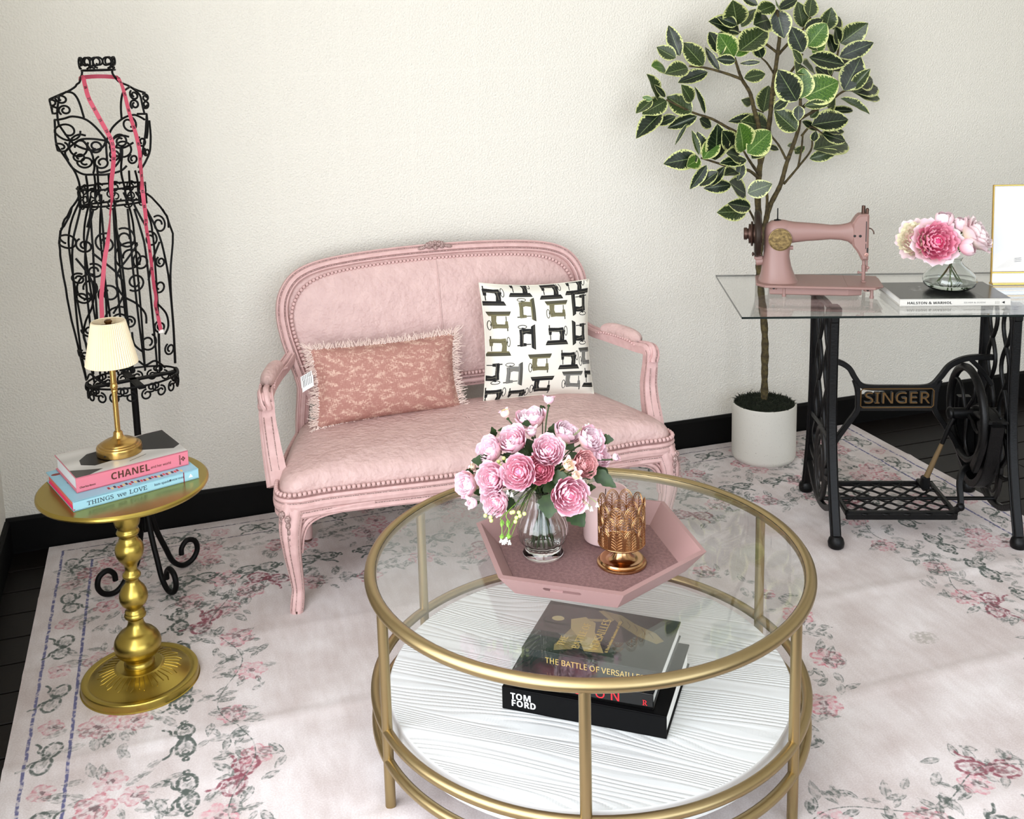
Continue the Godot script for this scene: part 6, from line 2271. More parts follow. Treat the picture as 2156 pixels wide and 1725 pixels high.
	for k in ROSES.size():
		var q: Array = ROSES[k]
		var p := Vector3(q[0], q[1], q[2])
		var a := k * 2.4
		var foot := vat + Vector3(cos(a) * 0.026, 0.024, sin(a) * 0.026)
		var thr := mouth + Vector3(cos(a + 2.6), 0, sin(a + 2.6)) * 0.012
		var dir := (p - mid).normalized() * 0.75 + cam_dir * 0.55
		var st := [foot, thr, mid.lerp(p, 0.45) + Vector3(0, 0.012, 0), p - dir.normalized() * q[3] * 0.95]
		flower("rose", rose_labels[k], "rose", "roses in the ribbed vase", p, dir, rose_meshes[k % 3], q[3] * 1.2, pm[q[4]], guard if q[4] == 1 else pm[q[4]], st, stem_m)
	for k in BUDS.size():
		var q: Array = BUDS[k]
		var p := Vector3(q[0], q[1], q[2])
		var a := k * 1.9 + 0.5
		var foot := vat + Vector3(cos(a) * 0.02, 0.024, sin(a) * 0.02)
		var thr := mouth + Vector3(cos(a + 3.0), 0, sin(a + 3.0)) * 0.01
		var dir := (p - mid).normalized() + Vector3(-0.1, 0.35, 0.2)
		var st := [foot, thr, mid.lerp(p, 0.5) + Vector3(0, 0.01, 0), p - dir.normalized() * q[3] * 0.95]
		flower("rose_bud", bud_labels[k], "rose bud", "rose buds in the ribbed vase", p, dir, bud_meshes, q[3] * 1.05, pm[q[4]], guard, st, stem_m)
	# foliage sprigs
	var lm := mat(Color(0.13, 0.22, 0.09), 0.55)
	tone(lm, 64, 0.06, 95, Color(0.09, 0.17, 0.07), Color(0.20, 0.30, 0.13), 0.06)
	lm.backlight_enabled = true
	lm.backlight = Color(0.1, 0.14, 0.05)
	var lmesh := bouquet_leaf_mesh()
	for k in ROSE_LEAVES.size() / 2:
		var lt := thing("leaf_sprig", "dark green leaf sprig between the roses in the ribbed vase", "leaf sprig", vat + Vector3(0, 0.03, 0), 0.0, "leaf sprigs in the ribbed vase")
		var org := lt.position
		for e in 2:
			var q: Array = ROSE_LEAVES[k * 2 + e]
			var base := Vector3(q[0], q[1], q[2])
			var b := MB.new(org)
			b.tube(curve([org + Vector3(0.004 * e, 0, 0), mouth, mid.lerp(base, 0.5), base], 5), 0.0012, 5)
			part("stalk", b, stem_m, lt)
			var o := part("leaf", lmesh, lm, lt)
			set_leaf(o, base - org, Vector3(q[3], q[4], q[5]) - org, q[6] * 1.25, Vector3(-0.2 + rng.randf_range(-0.4, 0.4), 0.6, 0.8))
	# berries and white filler
	var bm := mat(Color(0.78, 0.82, 0.52), 0.45)
	var gt := thing("berry_sprig", "sprig of pale green berries hanging from the rose bouquet", "berry sprig", vat + Vector3(0, 0.03, 0))
	for p in BERRIES:
		var b := MB.new(gt.position)
		b.ball(p, Vector3.ONE * 0.0042, 8, 10)
		part("berry", b, bm, gt)
		b = MB.new(gt.position)
		b.tube(curve([mid, mid.lerp(p, 0.6) + Vector3(0, 0.015, 0), p], 4), 0.0007, 4)
		part("stalk", b, stem_m, gt)
	gt = thing("white_filler_sprig", "sprig of tiny white bell flowers drooping from the rose bouquet", "flower sprig", vat + Vector3(0, 0.03, 0))
	var wm := mat(Color(0.94, 0.94, 0.90), 0.6)
	var gm := mat(Color(0.45, 0.62, 0.22), 0.55)
	for j in 2:
		var b := MB.new(gt.position)
		var ch := [mid, SPRAY[1 + j], SPRAY[3 + j], SPRAY[5 + j], SPRAY[7 + j]]
		b.tube(curve(ch, 5), 0.0009, 5)
		part("stalk", b, gm, gt)
		b = MB.new(gt.position)
		for e in 3:
			var a := e * 2.1
			petal(b, SPRAY[3 + j] + Vector3(0, 0.004, 0), Vector3(cos(a), 0, sin(a)), Vector3.DOWN, 0.014, 0.008, 0.3, 0.5, 0.0)
			petal(b, SPRAY[5 + j], Vector3(cos(a), 0, sin(a)), Vector3(0, -0.3, 0).normalized(), 0.012, 0.008, 0.5, 1.4, 0.0)
		part("bract", b, gm, gt)
	for p in [SPRAY[7], SPRAY[8], SPRAY[9], SPRAY[7] + Vector3(0.004, -0.004, 0.002), SPRAY[8] + Vector3(0.003, 0.003, 0)] + WHITES:
		var b := MB.new(gt.position)
		for e in 5:
			var a := e * TAU / 5
			petal(b, p, Vector3(cos(a), 0, sin(a)), Vector3.DOWN, 0.008, 0.0055, 0.4, 0.7, 0.0)
		b.ball(p, Vector3.ONE * 0.002, 5, 6)
		part("bell_flower", b, wm, gt)
		b = MB.new(gt.position)
		b.tube(curve([mid, mid.lerp(p, 0.6) + Vector3(0, 0.012, 0), p], 4), 0.0006, 4)
		part("stalk", b, gm, gt)

	# pale pink candle jar behind the holder
	t = thing("pink_candle", "pale pink cylindrical candle behind the gold candle holder", "candle", Vector3(0.851, fy, 1.408))
	var cm := mat(Color(0.86, 0.75, 0.74), 0.35)
	b2 = MB.new()
	b2.lathe([Vector2(0, 0), Vector2(0.043, 0), Vector2(0.047, 0.003), Vector2(0.048, 0.008), Vector2(0.048, 0.108), Vector2(0.047, 0.111), Vector2(0.044, 0.111), Vector2(0.0435, 0.1), Vector2(0, 0.1)], 48)
	part("wax_body", b2, cm, t)
	b2 = MB.new()
	b2.tube([Vector3(0, 0.1, 0), Vector3(0.001, 0.113, 0)], 0.001, 6)
	part("wick", b2, M.ink, t)

	# gold fretwork candle holder
	t = thing("candle_holder", "polished gold footed candle holder with feather fretwork cup on the tray", "candle holder", Vector3(0.837, fy, 1.523))
	b2 = MB.new()
	b2.lathe([Vector2(0, 0.0), Vector2(0.050, 0.0), Vector2(0.0515, 0.003), Vector2(0.0505, 0.006), Vector2(0.047, 0.0075), Vector2(0.0475, 0.0095), Vector2(0.045, 0.0125), Vector2(0.041, 0.0132), Vector2(0.034, 0.0115), Vector2(0.027, 0.0125), Vector2(0.021, 0.0175), Vector2(0.0165, 0.025), Vector2(0.0125, 0.033), Vector2(0.0115, 0.037), Vector2(0.0145, 0.040), Vector2(0.024, 0.0415), Vector2(0.044, 0.043), Vector2(0.0475, 0.045), Vector2(0.0475, 0.0465), Vector2(0, 0.0465)], 64)
	part("foot", b2, M.rose_gold, t)
	# three tiers of feather arches round the cup
	var arch := func(tier: int) -> ArrayMesh:
		# one fretwork feather, drawn flat on the wall of the cup
		var b := MB.new()
		var rc := 0.0478
		var hw := 0.0150
		var hgt := 0.046
		var on := func(x: float, y: float) -> Vector3:
			var a := x / rc
			return Vector3(sin(a) * rc, y, cos(a) * rc)
		for e in [[1.0, 0.0011], [0.80, 0.0008]]:
			var pts := []
			for s in 21:
				var q := s / 20.0
				var x = -cos(q * PI) * hw * e[0]
				var y = hgt * (0.36 + 0.64 * pow(sin(q * PI), 0.8)) * (e[0] * 0.35 + 0.65)
				if s == 0 or s == 20:
					y = 0.0
				pts.append(on.call(x, y))
			b.tube(pts, e[1], 5)
		b.tube([on.call(0, 0), on.call(0, hgt * 0.45), on.call(0, hgt * 0.86)], 0.0008, 5)
		for s in 6:
			var y0 := hgt * (0.06 + s * 0.125)
			for sg in [-1.0, 1.0]:
				var pts := []
				var reach := hw * 0.78 * sqrt(maxf(0.05, 1.0 - pow((y0 + 0.006) / hgt, 3.0)))
				for q in 5:
					var f := q / 4.0
					pts.append(on.call(sg * reach * f, y0 + 0.0085 * sqrt(f)))
				b.tube(pts, 0.00065, 4, false, false)
		return b.commit()
	var am: ArrayMesh = arch.call(0)
	for tier in 3:
		for k in 10:
			var o := part("feather_panel", am, M.rose_gold, t)
			o.transform = Transform3D(Basis(Vector3.UP, TAU * (k + 0.5 * (tier % 2)) / 10.0), Vector3(0, 0.046 + tier * 0.0245, 0))
	b2 = MB.new()
	ring(b2, Vector3(0, 0.0475, 0), 0.0478, 0.0013, 48, 6)
	part("cup_rim", b2, M.rose_gold, t)

# ---- books -------------------------------------------------------------------
func book(called: String, label: String, at: Vector3, along: Vector2, w: float, d: float, h: float, cover: Material, pages: Material, group := "", board := 0.003) -> Node3D:
	# node at the middle of the lower spine edge; local +x along the spine, -z towards the fore edge
	var t := thing(called, label, "book", at, -along.angle(), group)
	var b := MB.new()
	b.box(Vector3(0, board / 2, -d / 2), Vector3(w, board, d), 0.0006)
	part("back_board", b, cover, t)
	b = MB.new()
	b.box(Vector3(0, h - board / 2, -d / 2), Vector3(w, board, d), 0.0006)
	part("front_board", b, cover, t)
	b = MB.new()
	b.box(Vector3(0, h / 2, -0.0018), Vector3(w, h, 0.0036), 0.001)
	part("spine", b, cover, t)
	b = MB.new()
	b.box(Vector3(0, h / 2, -d / 2 + 0.001), Vector3(w - 0.008, h - board * 2, d - 0.008), 0.0)
	part("page_block", b, pages, t)
	return t

func on_spine(x: float, y: float) -> Transform3D:
	return Transform3D(Basis.IDENTITY, Vector3(x, y, 0.0004))

func on_cover(x: float, z: float, h: float, turn := 0.0) -> Transform3D:
	return Transform3D(Basis(Vector3.UP, turn) * Basis(Vector3.RIGHT, -PI / 2), Vector3(x, h + 0.0003, z))

func cover_print(im: Image, t: Node3D, w: float, d: float, h: float, rough := 0.25) -> void:
	var b := MB.new()
	b.facen([Vector3(-w / 2, h + 0.0004, -d), Vector3(w / 2, h + 0.0004, -d), Vector3(w / 2, h + 0.0004, 0), Vector3(-w / 2, h + 0.0004, 0)], Vector3.UP, [Vector2(0, 0), Vector2(1, 0), Vector2(1, 1), Vector2(0, 1)])
	b.facen([Vector3(-w / 2, h + 0.0001, -d), Vector3(w / 2, h + 0.0001, -d), Vector3(w / 2, h + 0.0001, 0), Vector3(-w / 2, h + 0.0001, 0)], Vector3.DOWN)
	part("cover_print", b, printed(im, rough), t)

func coffee_books() -> void:
	var black := mat(Color(0.008, 0.008, 0.011), 0.5)
	black.metallic_specular = 0.25
	var gloss := mat(Color(0.012, 0.011, 0.010), 0.14)
	var dir := Vector2(0.796, 0.606)
	var y := 0.1665
	var mid := Vector3(0.711, y, 1.610)
	var t := book("slipcased_book", "thick black book with white TOM FORD spine at the bottom of the shelf stack", mid, dir, 0.337, 0.262, 0.048, black, M.paper)
	text("TOM", 0.0135, M.white_ink, t, on_spine(-0.128, 0.0315), "sans", 1.1, true)
	text("FORD", 0.0135, M.white_ink, t, on_spine(-0.1225, 0.0165), "sans", 1.1, true)
	y += 0.0482
	var m2 := Vector3(0.714, y, 1.600)
	t = book("fashion_book", "black book with red spine letters in the middle of the shelf stack", m2, Vector2(0.80, 0.60), 0.288, 0.205, 0.034, gloss, M.paper)
	var red := mat(Color(0.85, 0.13, 0.17), 0.5)
	text("S I O N", 0.021, red, t, on_spine(0.032, 0.0175), "sans", 1.05)
	text("R", 0.011, red, t, on_spine(0.127, 0.014), "italic", 1.0)
	var wl := MB.new()
	wl.box(Vector3(-0.045, 0.0335, 0.0004), Vector3(0.07, 0.003, 0.0006))
	part("spine_stripe", wl, M.white_ink, t)
	y += 0.0342
	var m3 := Vector3(0.739, y, 1.585)
	t = book("history_book", "glossy dark book titled The Battle of Versailles on top of the shelf stack", m3, Vector2(0.785, 0.62), 0.290, 0.195, 0.035, gloss, M.paper)
	# cover picture: a pale gown on black (plain stand-in figure)
	var im := Image.create_empty(580, 390, false, Image.FORMAT_RGB8)
	im.fill(Color(0.055, 0.045, 0.035))
	var cream := Color(0.66, 0.58, 0.36)
	fill_poly(im, oval(Vector2(75, 130), 20, 27, 1.4), Color(0.72, 0.66, 0.46))
	fill_poly(im, [Vector2(130, 120), Vector2(185, 85), Vector2(240, 120), Vector2(255, 190), Vector2(300, 270), Vector2(330, 330), Vector2(250, 340), Vector2(200, 250), Vector2(150, 190)], cream)
	fill_poly(im, [Vector2(195, 95), Vector2(285, 75), Vector2(225, 20), Vector2(245, 12), Vector2(310, 70), Vector2(300, 92), Vector2(215, 112)], cream.darkened(0.15))
	fill_poly(im, [Vector2(240, 10), Vector2(330, 25), Vector2(400, 75), Vector2(500, 120), Vector2(545, 170), Vector2(520, 200), Vector2(430, 165), Vector2(350, 110), Vector2(300, 60)], cream.darkened(0.25))
	for k in 5:
		strokes(im, [Vector2(330 + k * 35, 50 + k * 18), Vector2(350 + k * 35, 80 + k * 17), Vector2(345 + k * 38, 105 + k * 14)], 2.5, cream.darkened(0.55))
	fill_poly(im, [Vector2(150, 190), Vector2(210, 260), Vector2(200, 340), Vector2(130, 370), Vector2(120, 330)], cream.darkened(0.2))
	cover_print(im, t, 0.288, 0.193, 0.035, 0.1)
	var gilt := mat(Color(0.78, 0.66, 0.33), 0.5)
	text("THE BATTLE OF VERSAILLES", 0.0125, gilt, t, on_spine(0.008, 0.0165), "sans", 0.98)
	var up := PI / 2
	text("THE", 0.016, gilt, t, on_cover(-0.072, -0.048, 0.0355, up), "sans", 0.95)
	text("BATTLE OF", 0.016, gilt, t, on_cover(-0.040, -0.078, 0.0355, up), "sans", 0.95)
	text("VERSAILLES", 0.018, gilt, t, on_cover(-0.004, -0.094, 0.0355, up), "sans", 0.95)
	text("& The Fashion Showdown of 1973", 0.0062, gilt, t, on_cover(0.024, -0.094, 0.0355, up), "sans", 0.95)

func side_table_things() -> void:
	var y := 0.5072
	var dir := Vector2(0.944, -0.331)
	var sky := mat(Color(0.56, 0.74, 0.80), 0.4)
	var m1 := Vector3(-0.1045, y, 0.9495)
	var t := book("blue_book", "pale blue hardback titled Things We Love under the pink book", m1, dir, 0.285, 0.217, 0.024, sky, mat(Color(0.86, 0.45, 0.42), 0.7))
	var navy := mat(Color(0.13, 0.2, 0.25), 0.5)
	text("THINGS", 0.0098, navy, t, on_spine(-0.084, 0.0115), "serif", 1.15)
	text("we", 0.0098, navy, t, on_spine(-0.037, 0.0115), "italic", 1.15)
	text("LOVE", 0.0098, navy, t, on_spine(0.0, 0.0115), "serif", 1.15)
	text("kate spade", 0.0052, navy, t, on_spine(0.055, 0.0125), "serif", 1.0)
	text("♠ NEW YORK", 0.0036, navy, t, on_spine(0.090, 0.0125), "serif", 1.1)
	var b := MB.new()
	b.box(Vector3(0.1065, 0.012, 0.0004), Vector3(0.002, 0.0235, 0.0008))
	part("ribbon_band", b, mat(Color(0.50, 0.10, 0.20), 0.5), t)
	b = MB.new()
	b.plate(PackedVector2Array([Vector2(0.118, 0.008), Vector2(0.128, 0.008), Vector2(0.123, 0.016)]), 0.0006, Transform3D(Basis.IDENTITY, Vector3(0, 0, 0.0004)))
	part("spine_emblem", b, M.white_ink, t)
	# dashes of printed picture along the front cover
	var im := Image.create_empty(560, 430, false, Image.FORMAT_RGB8)
	im.fill(Color(0.56, 0.74, 0.80))
	for k in 26:
		im.fill_rect(Rect2i(160 + k * 13, 372 + int(rng.randf() * 20), 10, 26), [Color(0.55, 0.15, 0.17), Color(0.85, 0.75, 0.5), Color(0.15, 0.15, 0.17), Color(0.8, 0.3, 0.3)][k % 4])
	fill_poly(im, oval(Vector2(60, 210), 26, 12, 0.6), Color(0.1, 0.1, 0.12))
	fill_poly(im, oval(Vector2(25, 60), 20, 14, 0.2), Color(0.5, 0.16, 0.13))
	cover_print(im, t, 0.283, 0.215, 0.024, 0.4)
	# bright end-paper edge seen from the left end
	b = MB.new()
	b.box(Vector3(-0.1405, 0.0045, -0.10), Vector3(0.004, 0.003, 0.20))
	part("end_paper", b, mat(Color(0.93, 0.25, 0.47), 0.6), t)

	y += 0.0248
	var pinkc := mat(Color(0.80, 0.45, 0.51), 0.4)
	var m2 := Vector3(-0.1115, y, 0.9125)
	t = book("pink_book", "pink-spined CHANEL hardback with black and white photo cover under the lamp", m2, Vector2(0.947, -0.32), 0.256, 0.178, 0.036, pinkc, mat(Color(0.90, 0.92, 0.93), 0.75))
	im = Image.create_empty(512, 356, false, Image.FORMAT_RGB8)
	im.fill(Color(0.70, 0.69, 0.67))
	for k in 40:
		im.fill_rect(Rect2i(0, k * 9, 512, 9), Color(0.70, 0.69, 0.67).lerp(Color(0.80, 0.79, 0.77), 0.5 + 0.5 * sin(k * 0.35)))
	fill_poly(im, [Vector2(70, 150), Vector2(120, 90), Vector2(210, 80), Vector2(260, 120), Vector2(255, 200), Vector2(190, 250), Vector2(110, 262), Vector2(60, 215)], Color(0.05, 0.05, 0.05))
	fill_poly(im, [Vector2(300, 30), Vector2(430, 0), Vector2(512, 0), Vector2(512, 250), Vector2(470, 285), Vector2(420, 255), Vector2(330, 200)], Color(0.06, 0.06, 0.06))
	fill_poly(im, oval(Vector2(300, 160), 60, 80, 0.4), Color(0.78, 0.77, 0.75))
	fill_poly(im, [Vector2(0, 250), Vector2(60, 285), Vector2(130, 320), Vector2(60, 356), Vector2(0, 356)], Color(0.25, 0.24, 0.23))
	strokes(im, [Vector2(255, 310), Vector2(340, 275)], 4, Color(0.2, 0.2, 0.2))
	cover_print(im, t, 0.254, 0.176, 0.036, 0.28)
	var brown := mat(Color(0.30, 0.16, 0.10), 0.5)
	text("CHANEL", 0.0165, brown, t, on_spine(-0.008, 0.0185), "sans", 1.02, true)
	text("and her world", 0.0058, brown, t, on_spine(0.062, 0.0165), "sans", 0.95)
	text("Charles-Roux", 0.0042, brown, t, on_spine(-0.104, 0.0115), "sans", 0.95, true)
	text("VENDOME", 0.0036, brown, t, Transform3D(Basis(Vector3.BACK, -PI / 2), Vector3(0.107, 0.017, 0.0004)), "sans", 1.0, true)
	b = MB.new()
	for q in [[0, 0], [-0.003, -0.0035], [0.003, -0.0035], [0, -0.007]]:
		b.plate(PackedVector2Array([Vector2(0.115 + q[0], 0.0245 + q[1]), Vector2(0.1175 + q[0], 0.022 + q[1]), Vector2(0.115 + q[0], 0.0195 + q[1]), Vector2(0.1125 + q[0], 0.022 + q[1])]), 0.0005, Transform3D(Basis.IDENTITY, Vector3(0, 0, 0.0004)))
	part("publisher_mark", b, brown, t)

	# lamp
	y += 0.0364
	t = thing("table_lamp", "small brass table lamp with pleated cream shade on the pink book", "lamp", Vector3(-0.1434, y, 0.8258))
	b = MB.new()
	b.lathe([Vector2(0, 0), Vector2(0.0495, 0), Vector2(0.0515, 0.002), Vector2(0.0515, 0.0165), Vector2(0.050, 0.0195), Vector2(0.046, 0.0205), Vector2(0.0445, 0.0235), Vector2(0.040, 0.0245), Vector2(0.0385, 0.0275), Vector2(0.031, 0.0315), Vector2(0.023, 0.0345), Vector2(0.0165, 0.0365), Vector2(0.0125, 0.040), Vector2(0.0105, 0.046), Vector2(0.0105, 0.050), Vector2(0.0085, 0.053), Vector2(0, 0.053)], 56)
	var base := part("base", b, M.brass, t)
	b = MB.new()
	b.box(Vector3(-0.030, 0.009, 0.0415), Vector3(0.006, 0.0028, 0.004), 0.0008, Basis(Vector3.UP, -0.62))
	part("charging_port", b, M.ink, base)
	b = MB.new()
	b.lathe([Vector2(0.0062, 0.050), Vector2(0.0062, 0.150), Vector2(0.0075, 0.151), Vector2(0.0075, 0.153), Vector2(0.0065, 0.155), Vector2(0.0082, 0.158), Vector2(0.0088, 0.163), Vector2(0.0078, 0.168), Vector2(0.0065, 0.170), Vector2(0.0075, 0.172), Vector2(0.0068, 0.175), Vector2(0.0068, 0.30)], 24)
	part("stem", b, M.brass, t)
	# pleated shade: open at both ends, thin
	var sm := mat(Color(0.95, 0.895, 0.77), 0.75)
	sm.backlight_enabled = true
	sm.backlight = Color(0.55, 0.48, 0.36)
	b = MB.new()
	for sg in [0.0, 1.0]:
		var rows := []
		for i in 6:
			var v := i / 5.0
			var row := PackedVector3Array()
			for j in 120:
				var a := TAU * j / 120.0
				var r = lerpf(0.0580, 0.0375, v) + (0.0015 if j % 2 else -0.0015) - sg * 0.0012
				row.append(Vector3(cos(a) * r, lerpf(0.218, 0.318, v), sin(a) * r))
			rows.append(row)
		for i in 5:
			for j in 120:
				var j2 := (j + 1) % 120
				var f := [rows[i][j], rows[i][j2], rows[i + 1][j2], rows[i + 1][j]]
				var nn: Vector3 = (f[1] - f[0]).cross(f[3] - f[0]).normalized()
				if (nn.dot(f[0] * Vector3(1, 0, 1)) < 0.0) != (sg == 1.0):
					nn = -nn
				b.facen(f, nn)
	var shade := part("pleated_shade", b, sm, t)
	b = MB.new()
	ring(b, Vector3(0, 0.319, 0), 0.0370, 0.0013, 48, 6)
	ring(b, Vector3(0, 0.218, 0), 0.0575, 0.0011, 48, 6)
	part("shade_binding", b, sm, shade)
	b = MB.new()
	b.lathe([Vector2(0, 0.300), Vector2(0.030, 0.300), Vector2(0.033, 0.303), Vector2(0.033, 0.306), Vector2(0.012, 0.307), Vector2(0.007, 0.309), Vector2(0.007, 0.316), Vector2(0.009, 0.317), Vector2(0.009, 0.3205), Vector2(0.006, 0.323), Vector2(0, 0.3235)], 32)
	part("touch_knob", b, mat(Color(0.45, 0.33, 0.2), 0.25, 1.0), t)
	# pull chain
	b = MB.new()
	for k in 5:
		b.ball(Vector3(0.010 + 0.001 * k, 0.225 - k * 0.006, 0.008), Vector3.ONE * 0.0022, 6, 8)
	part("pull_chain", b, mat(Color(0.8, 0.8, 0.8), 0.15, 1.0), t)

# ---- things on the treadle table ---------------------------------------------
func loft(b: MB, rows: Array, axis: String, seg := 24, power := 2.6) -> void:
	# rows: [position along axis, centre (2), half sizes (2)]; closes both ends
	var rings := []
	for q in rows:
		var ringp := PackedVector3Array()
		for j in seg:
			var a := TAU * j / seg
			var ca := cos(a)
			var sa := sin(a)
			var u: float = signf(ca) * pow(absf(ca), 2.0 / power)
			var v: float = signf(sa) * pow(absf(sa), 2.0 / power)
			if axis == "y":
				ringp.append(Vector3(q[1] + u * q[3], q[0], q[2] + v * q[4]))
			else:
				ringp.append(Vector3(q[0], q[1] + u * q[3], q[2] + v * q[4]))
		rings.append(ringp)
	var s := b.v.size()
	b.grid(rings, true, false, -1.0 if axis == "y" else -1.0)
	# turn normals outward whatever the order
	var c := Vector3.ZERO
	for k in range(s, b.v.size()):
		c += b.v[k]
	c /= b.v.size() - s
	var vote := 0.0
	for k in range(s, b.v.size()):
		vote += b.n[k].dot(b.v[k] - c)
	if vote < 0.0:
		for k in range(s, b.v.size()):
			b.n[k] = -b.n[k]
	for e in [0, rings.size() - 1]:
		var pts := []
		for p in rings[e]:
			pts.append(p)
		var nn := Vector3.UP if axis == "y" else Vector3.RIGHT
		var inner: Vector3 = rings[1][0] if e == 0 else rings[rings.size() - 2][0]
		if nn.dot(inner - pts[0]) > 0.0:
			nn = -nn
		b.facen(pts, nn)

func desk_things() -> void:
	var xf := Transform3D(Basis(Vector3.UP, TT_TURN), TT)
	var gy := 0.7222
	# sewing machine
	var pk := mat(Color(0.565, 0.44, 0.412), 0.42)
	var turn := TT_TURN - deg_to_rad(8.0)
	var at := xf * Vector3(-0.29, gy, -0.035)
	var t := thing("sewing_machine", "vintage sewing machine painted pink on the glass treadle table", "sewing machine", at, turn)
	var b := MB.new()
	# bed plate with rounded ends
	var pl := PackedVector2Array()
	for q in [[-0.180, -0.055], [-0.180, 0.055], [-0.155, 0.085], [0.165, 0.085], [0.192, 0.050], [0.192, -0.055], [0.17, -0.085], [-0.155, -0.085]]:
		pl.append(Vector2(q[0], q[1]))
	b.plate(pl, 0.0075, Transform3D(Basis(Vector3(1, 0, 0), Vector3(0, 0, 1), Vector3(0, -1, 0)), Vector3(0, 0.0345, 0)), 0.002)
	part("bed", b, pk, t)
	b = MB.new()
	b.plate(PackedVector2Array([Vector2(-0.14, -0.06), Vector2(-0.14, 0.062), Vector2(0.09, 0.062), Vector2(0.13, 0.05), Vector2(0.13, -0.06)]), 0.026, Transform3D(Basis(Vector3(1, 0, 0), Vector3(0, 0, 1), Vector3(0, -1, 0)), Vector3(0, 0.0185, 0)), 0.003)
	for x in [-0.128, 0.145]:
		b.lathe([Vector2(0, 0), Vector2(0.011, 0), Vector2(0.011, 0.012), Vector2(0, 0.012)], 14, Vector3(x, 0.022, 0.058))
	part("underbody", b, pk, t)
	for q in [[-0.097, 0.06], [0.158, 0.06], [-0.10, -0.06], [0.15, -0.06]]:
		b = MB.new()
		b.lathe([Vector2(0, 0), Vector2(0.006, 0), Vector2(0.0065, 0.006), Vector2(0.005, 0.009), Vector2(0.005, 0.03), Vector2(0, 0.03)], 12, Vector3(q[0], 0.0, q[1]))
		part("peg", b, pk, t)
	b = MB.new()
	for q in [[-0.128, 0.0238], [0.145, 0.0238]]:
		b.lathe([Vector2(0, 0), Vector2(0.0045, 0), Vector2(0.0045, 0.002), Vector2(0, 0.002)], 12)
		for k in range(b.v.size() - 24, b.v.size()):
			pass
	b = MB.new()
	b.ball(Vector3(-0.128, 0.0275, 0.0695), Vector3(0.004, 0.004, 0.001))
	b.ball(Vector3(0.145, 0.0275, 0.0695), Vector3(0.004, 0.004, 0.001))
	part("screw_hole", b, M.ink, t)
	b = MB.new()
	b.box(Vector3(0.137, 0.0388, 0.0), Vector3(0.10, 0.0012, 0.15), 0.0005)
	part("slide_plate", b, pk, t)
	# pillar and arm
	b = MB.new()
	loft(b, [[0.038, -0.112, 0.0, 0.060, 0.062], [0.045, -0.113, 0.0, 0.056, 0.058], [0.06, -0.115, 0.0, 0.050, 0.052], [0.085, -0.118, 0.0, 0.044, 0.045], [0.115, -0.119, 0.0, 0.0395, 0.040], [0.145, -0.117, 0.0, 0.0395, 0.037], [0.17, -0.113, 0.0, 0.043, 0.036], [0.195, -0.113, 0.0, 0.043, 0.035], [0.212, -0.112, 0.0, 0.038, 0.031], [0.222, -0.110, 0.0, 0.028, 0.022], [0.2255, -0.108, 0.0, 0.012, 0.010]], "y", 28)
	part("pillar", b, pk, t)
	b = MB.new()
	loft(b, [[-0.10, 0.188, 0.0, 0.036, 0.033], [-0.085, 0.188, 0.0, 0.035, 0.032], [-0.065, 0.1885, 0.0, 0.0315, 0.030], [-0.03, 0.190, 0.0, 0.0280, 0.027], [0.0, 0.190, 0.0, 0.0260, 0.025], [0.04, 0.190, 0.0, 0.0220, 0.023], [0.07, 0.190, 0.0, 0.0235, 0.023], [0.09, 0.190, 0.0, 0.028, 0.024], [0.105, 0.188, 0.0, 0.038, 0.025], [0.118, 0.186, 0.0, 0.052, 0.026], [0.125, 0.185, 0.0, 0.055, 0.026]], "x", 28, 2.4)
	part("arm", b, pk, t)
	b = MB.new()
	b.plate(PackedVector2Array([Vector2(0.112, 0.240), Vector2(0.120, 0.2475), Vector2(0.146, 0.2495), Vector2(0.149, 0.245), Vector2(0.150, 0.109), Vector2(0.131, 0.107), Vector2(0.126, 0.118), Vector2(0.116, 0.135), Vector2(0.104, 0.150), Vector2(0.100, 0.17), Vector2(0.100, 0.22)]), 0.052, Transform3D.IDENTITY, 0.006)
	var head := part("head", b, pk, t)
	b = MB.new()
	b.box(Vector3(0.1405, 0.197, 0.0262), Vector3(0.0022, 0.062, 0.0012))
	b.box(Vector3(0.1405, 0.152, 0.0262), Vector3(0.0016, 0.016, 0.0012))
	b.box(Vector3(0.1455, 0.140, 0.0262), Vector3(0.004, 0.014, 0.0012))
	part("slot", b, M.ink, head)
	b = MB.new()
	b.ball(Vector3(0.108, 0.183, 0.0262), Vector3(0.0038, 0.0038, 0.0014))
	b.ball(Vector3(0.124, 0.183, 0.0262), Vector3(0.0042, 0.0042, 0.0014))
	part("oil_hole", b, M.ink, head)
	var steel := mat(Color(0.32, 0.24, 0.21), 0.35, 0.8)
	b = MB.new()
	b.lathe([Vector2(0, 0.245), Vector2(0.006, 0.245), Vector2(0.0055, 0.272), Vector2(0, 0.273)], 14, Vector3(0.134, 0, 0))
	b.lathe([Vector2(0, 0.245), Vector2(0.0045, 0.245), Vector2(0.005, 0.262), Vector2(0.003, 0.265), Vector2(0, 0.266)], 12, Vector3(0.1445, 0, 0.004))
	part("presser_screw", b, steel, t)
	b = MB.new()
	b.tube(curve([Vector3(0.149, 0.205, 0.01), Vector3(0.157, 0.203, 0.014), Vector3(0.163, 0.195, 0.016), Vector3(0.164, 0.188, 0.016)], 5), [0.0018] as Array if false else 0.0018, 8)
	part("take_up_lever", b, steel, t)
	# needle works
	b = MB.new()
	b.lathe([Vector2(0, 0.040), Vector2(0.004, 0.042), Vector2(0.006, 0.052), Vector2(0.0055, 0.075), Vector2(0.0065, 0.078), Vector2(0.0065, 0.090), Vector2(0.0048, 0.092), Vector2(0.0048, 0.112), Vector2(0, 0.112)], 14, Vector3(0.139, 0, 0.006))
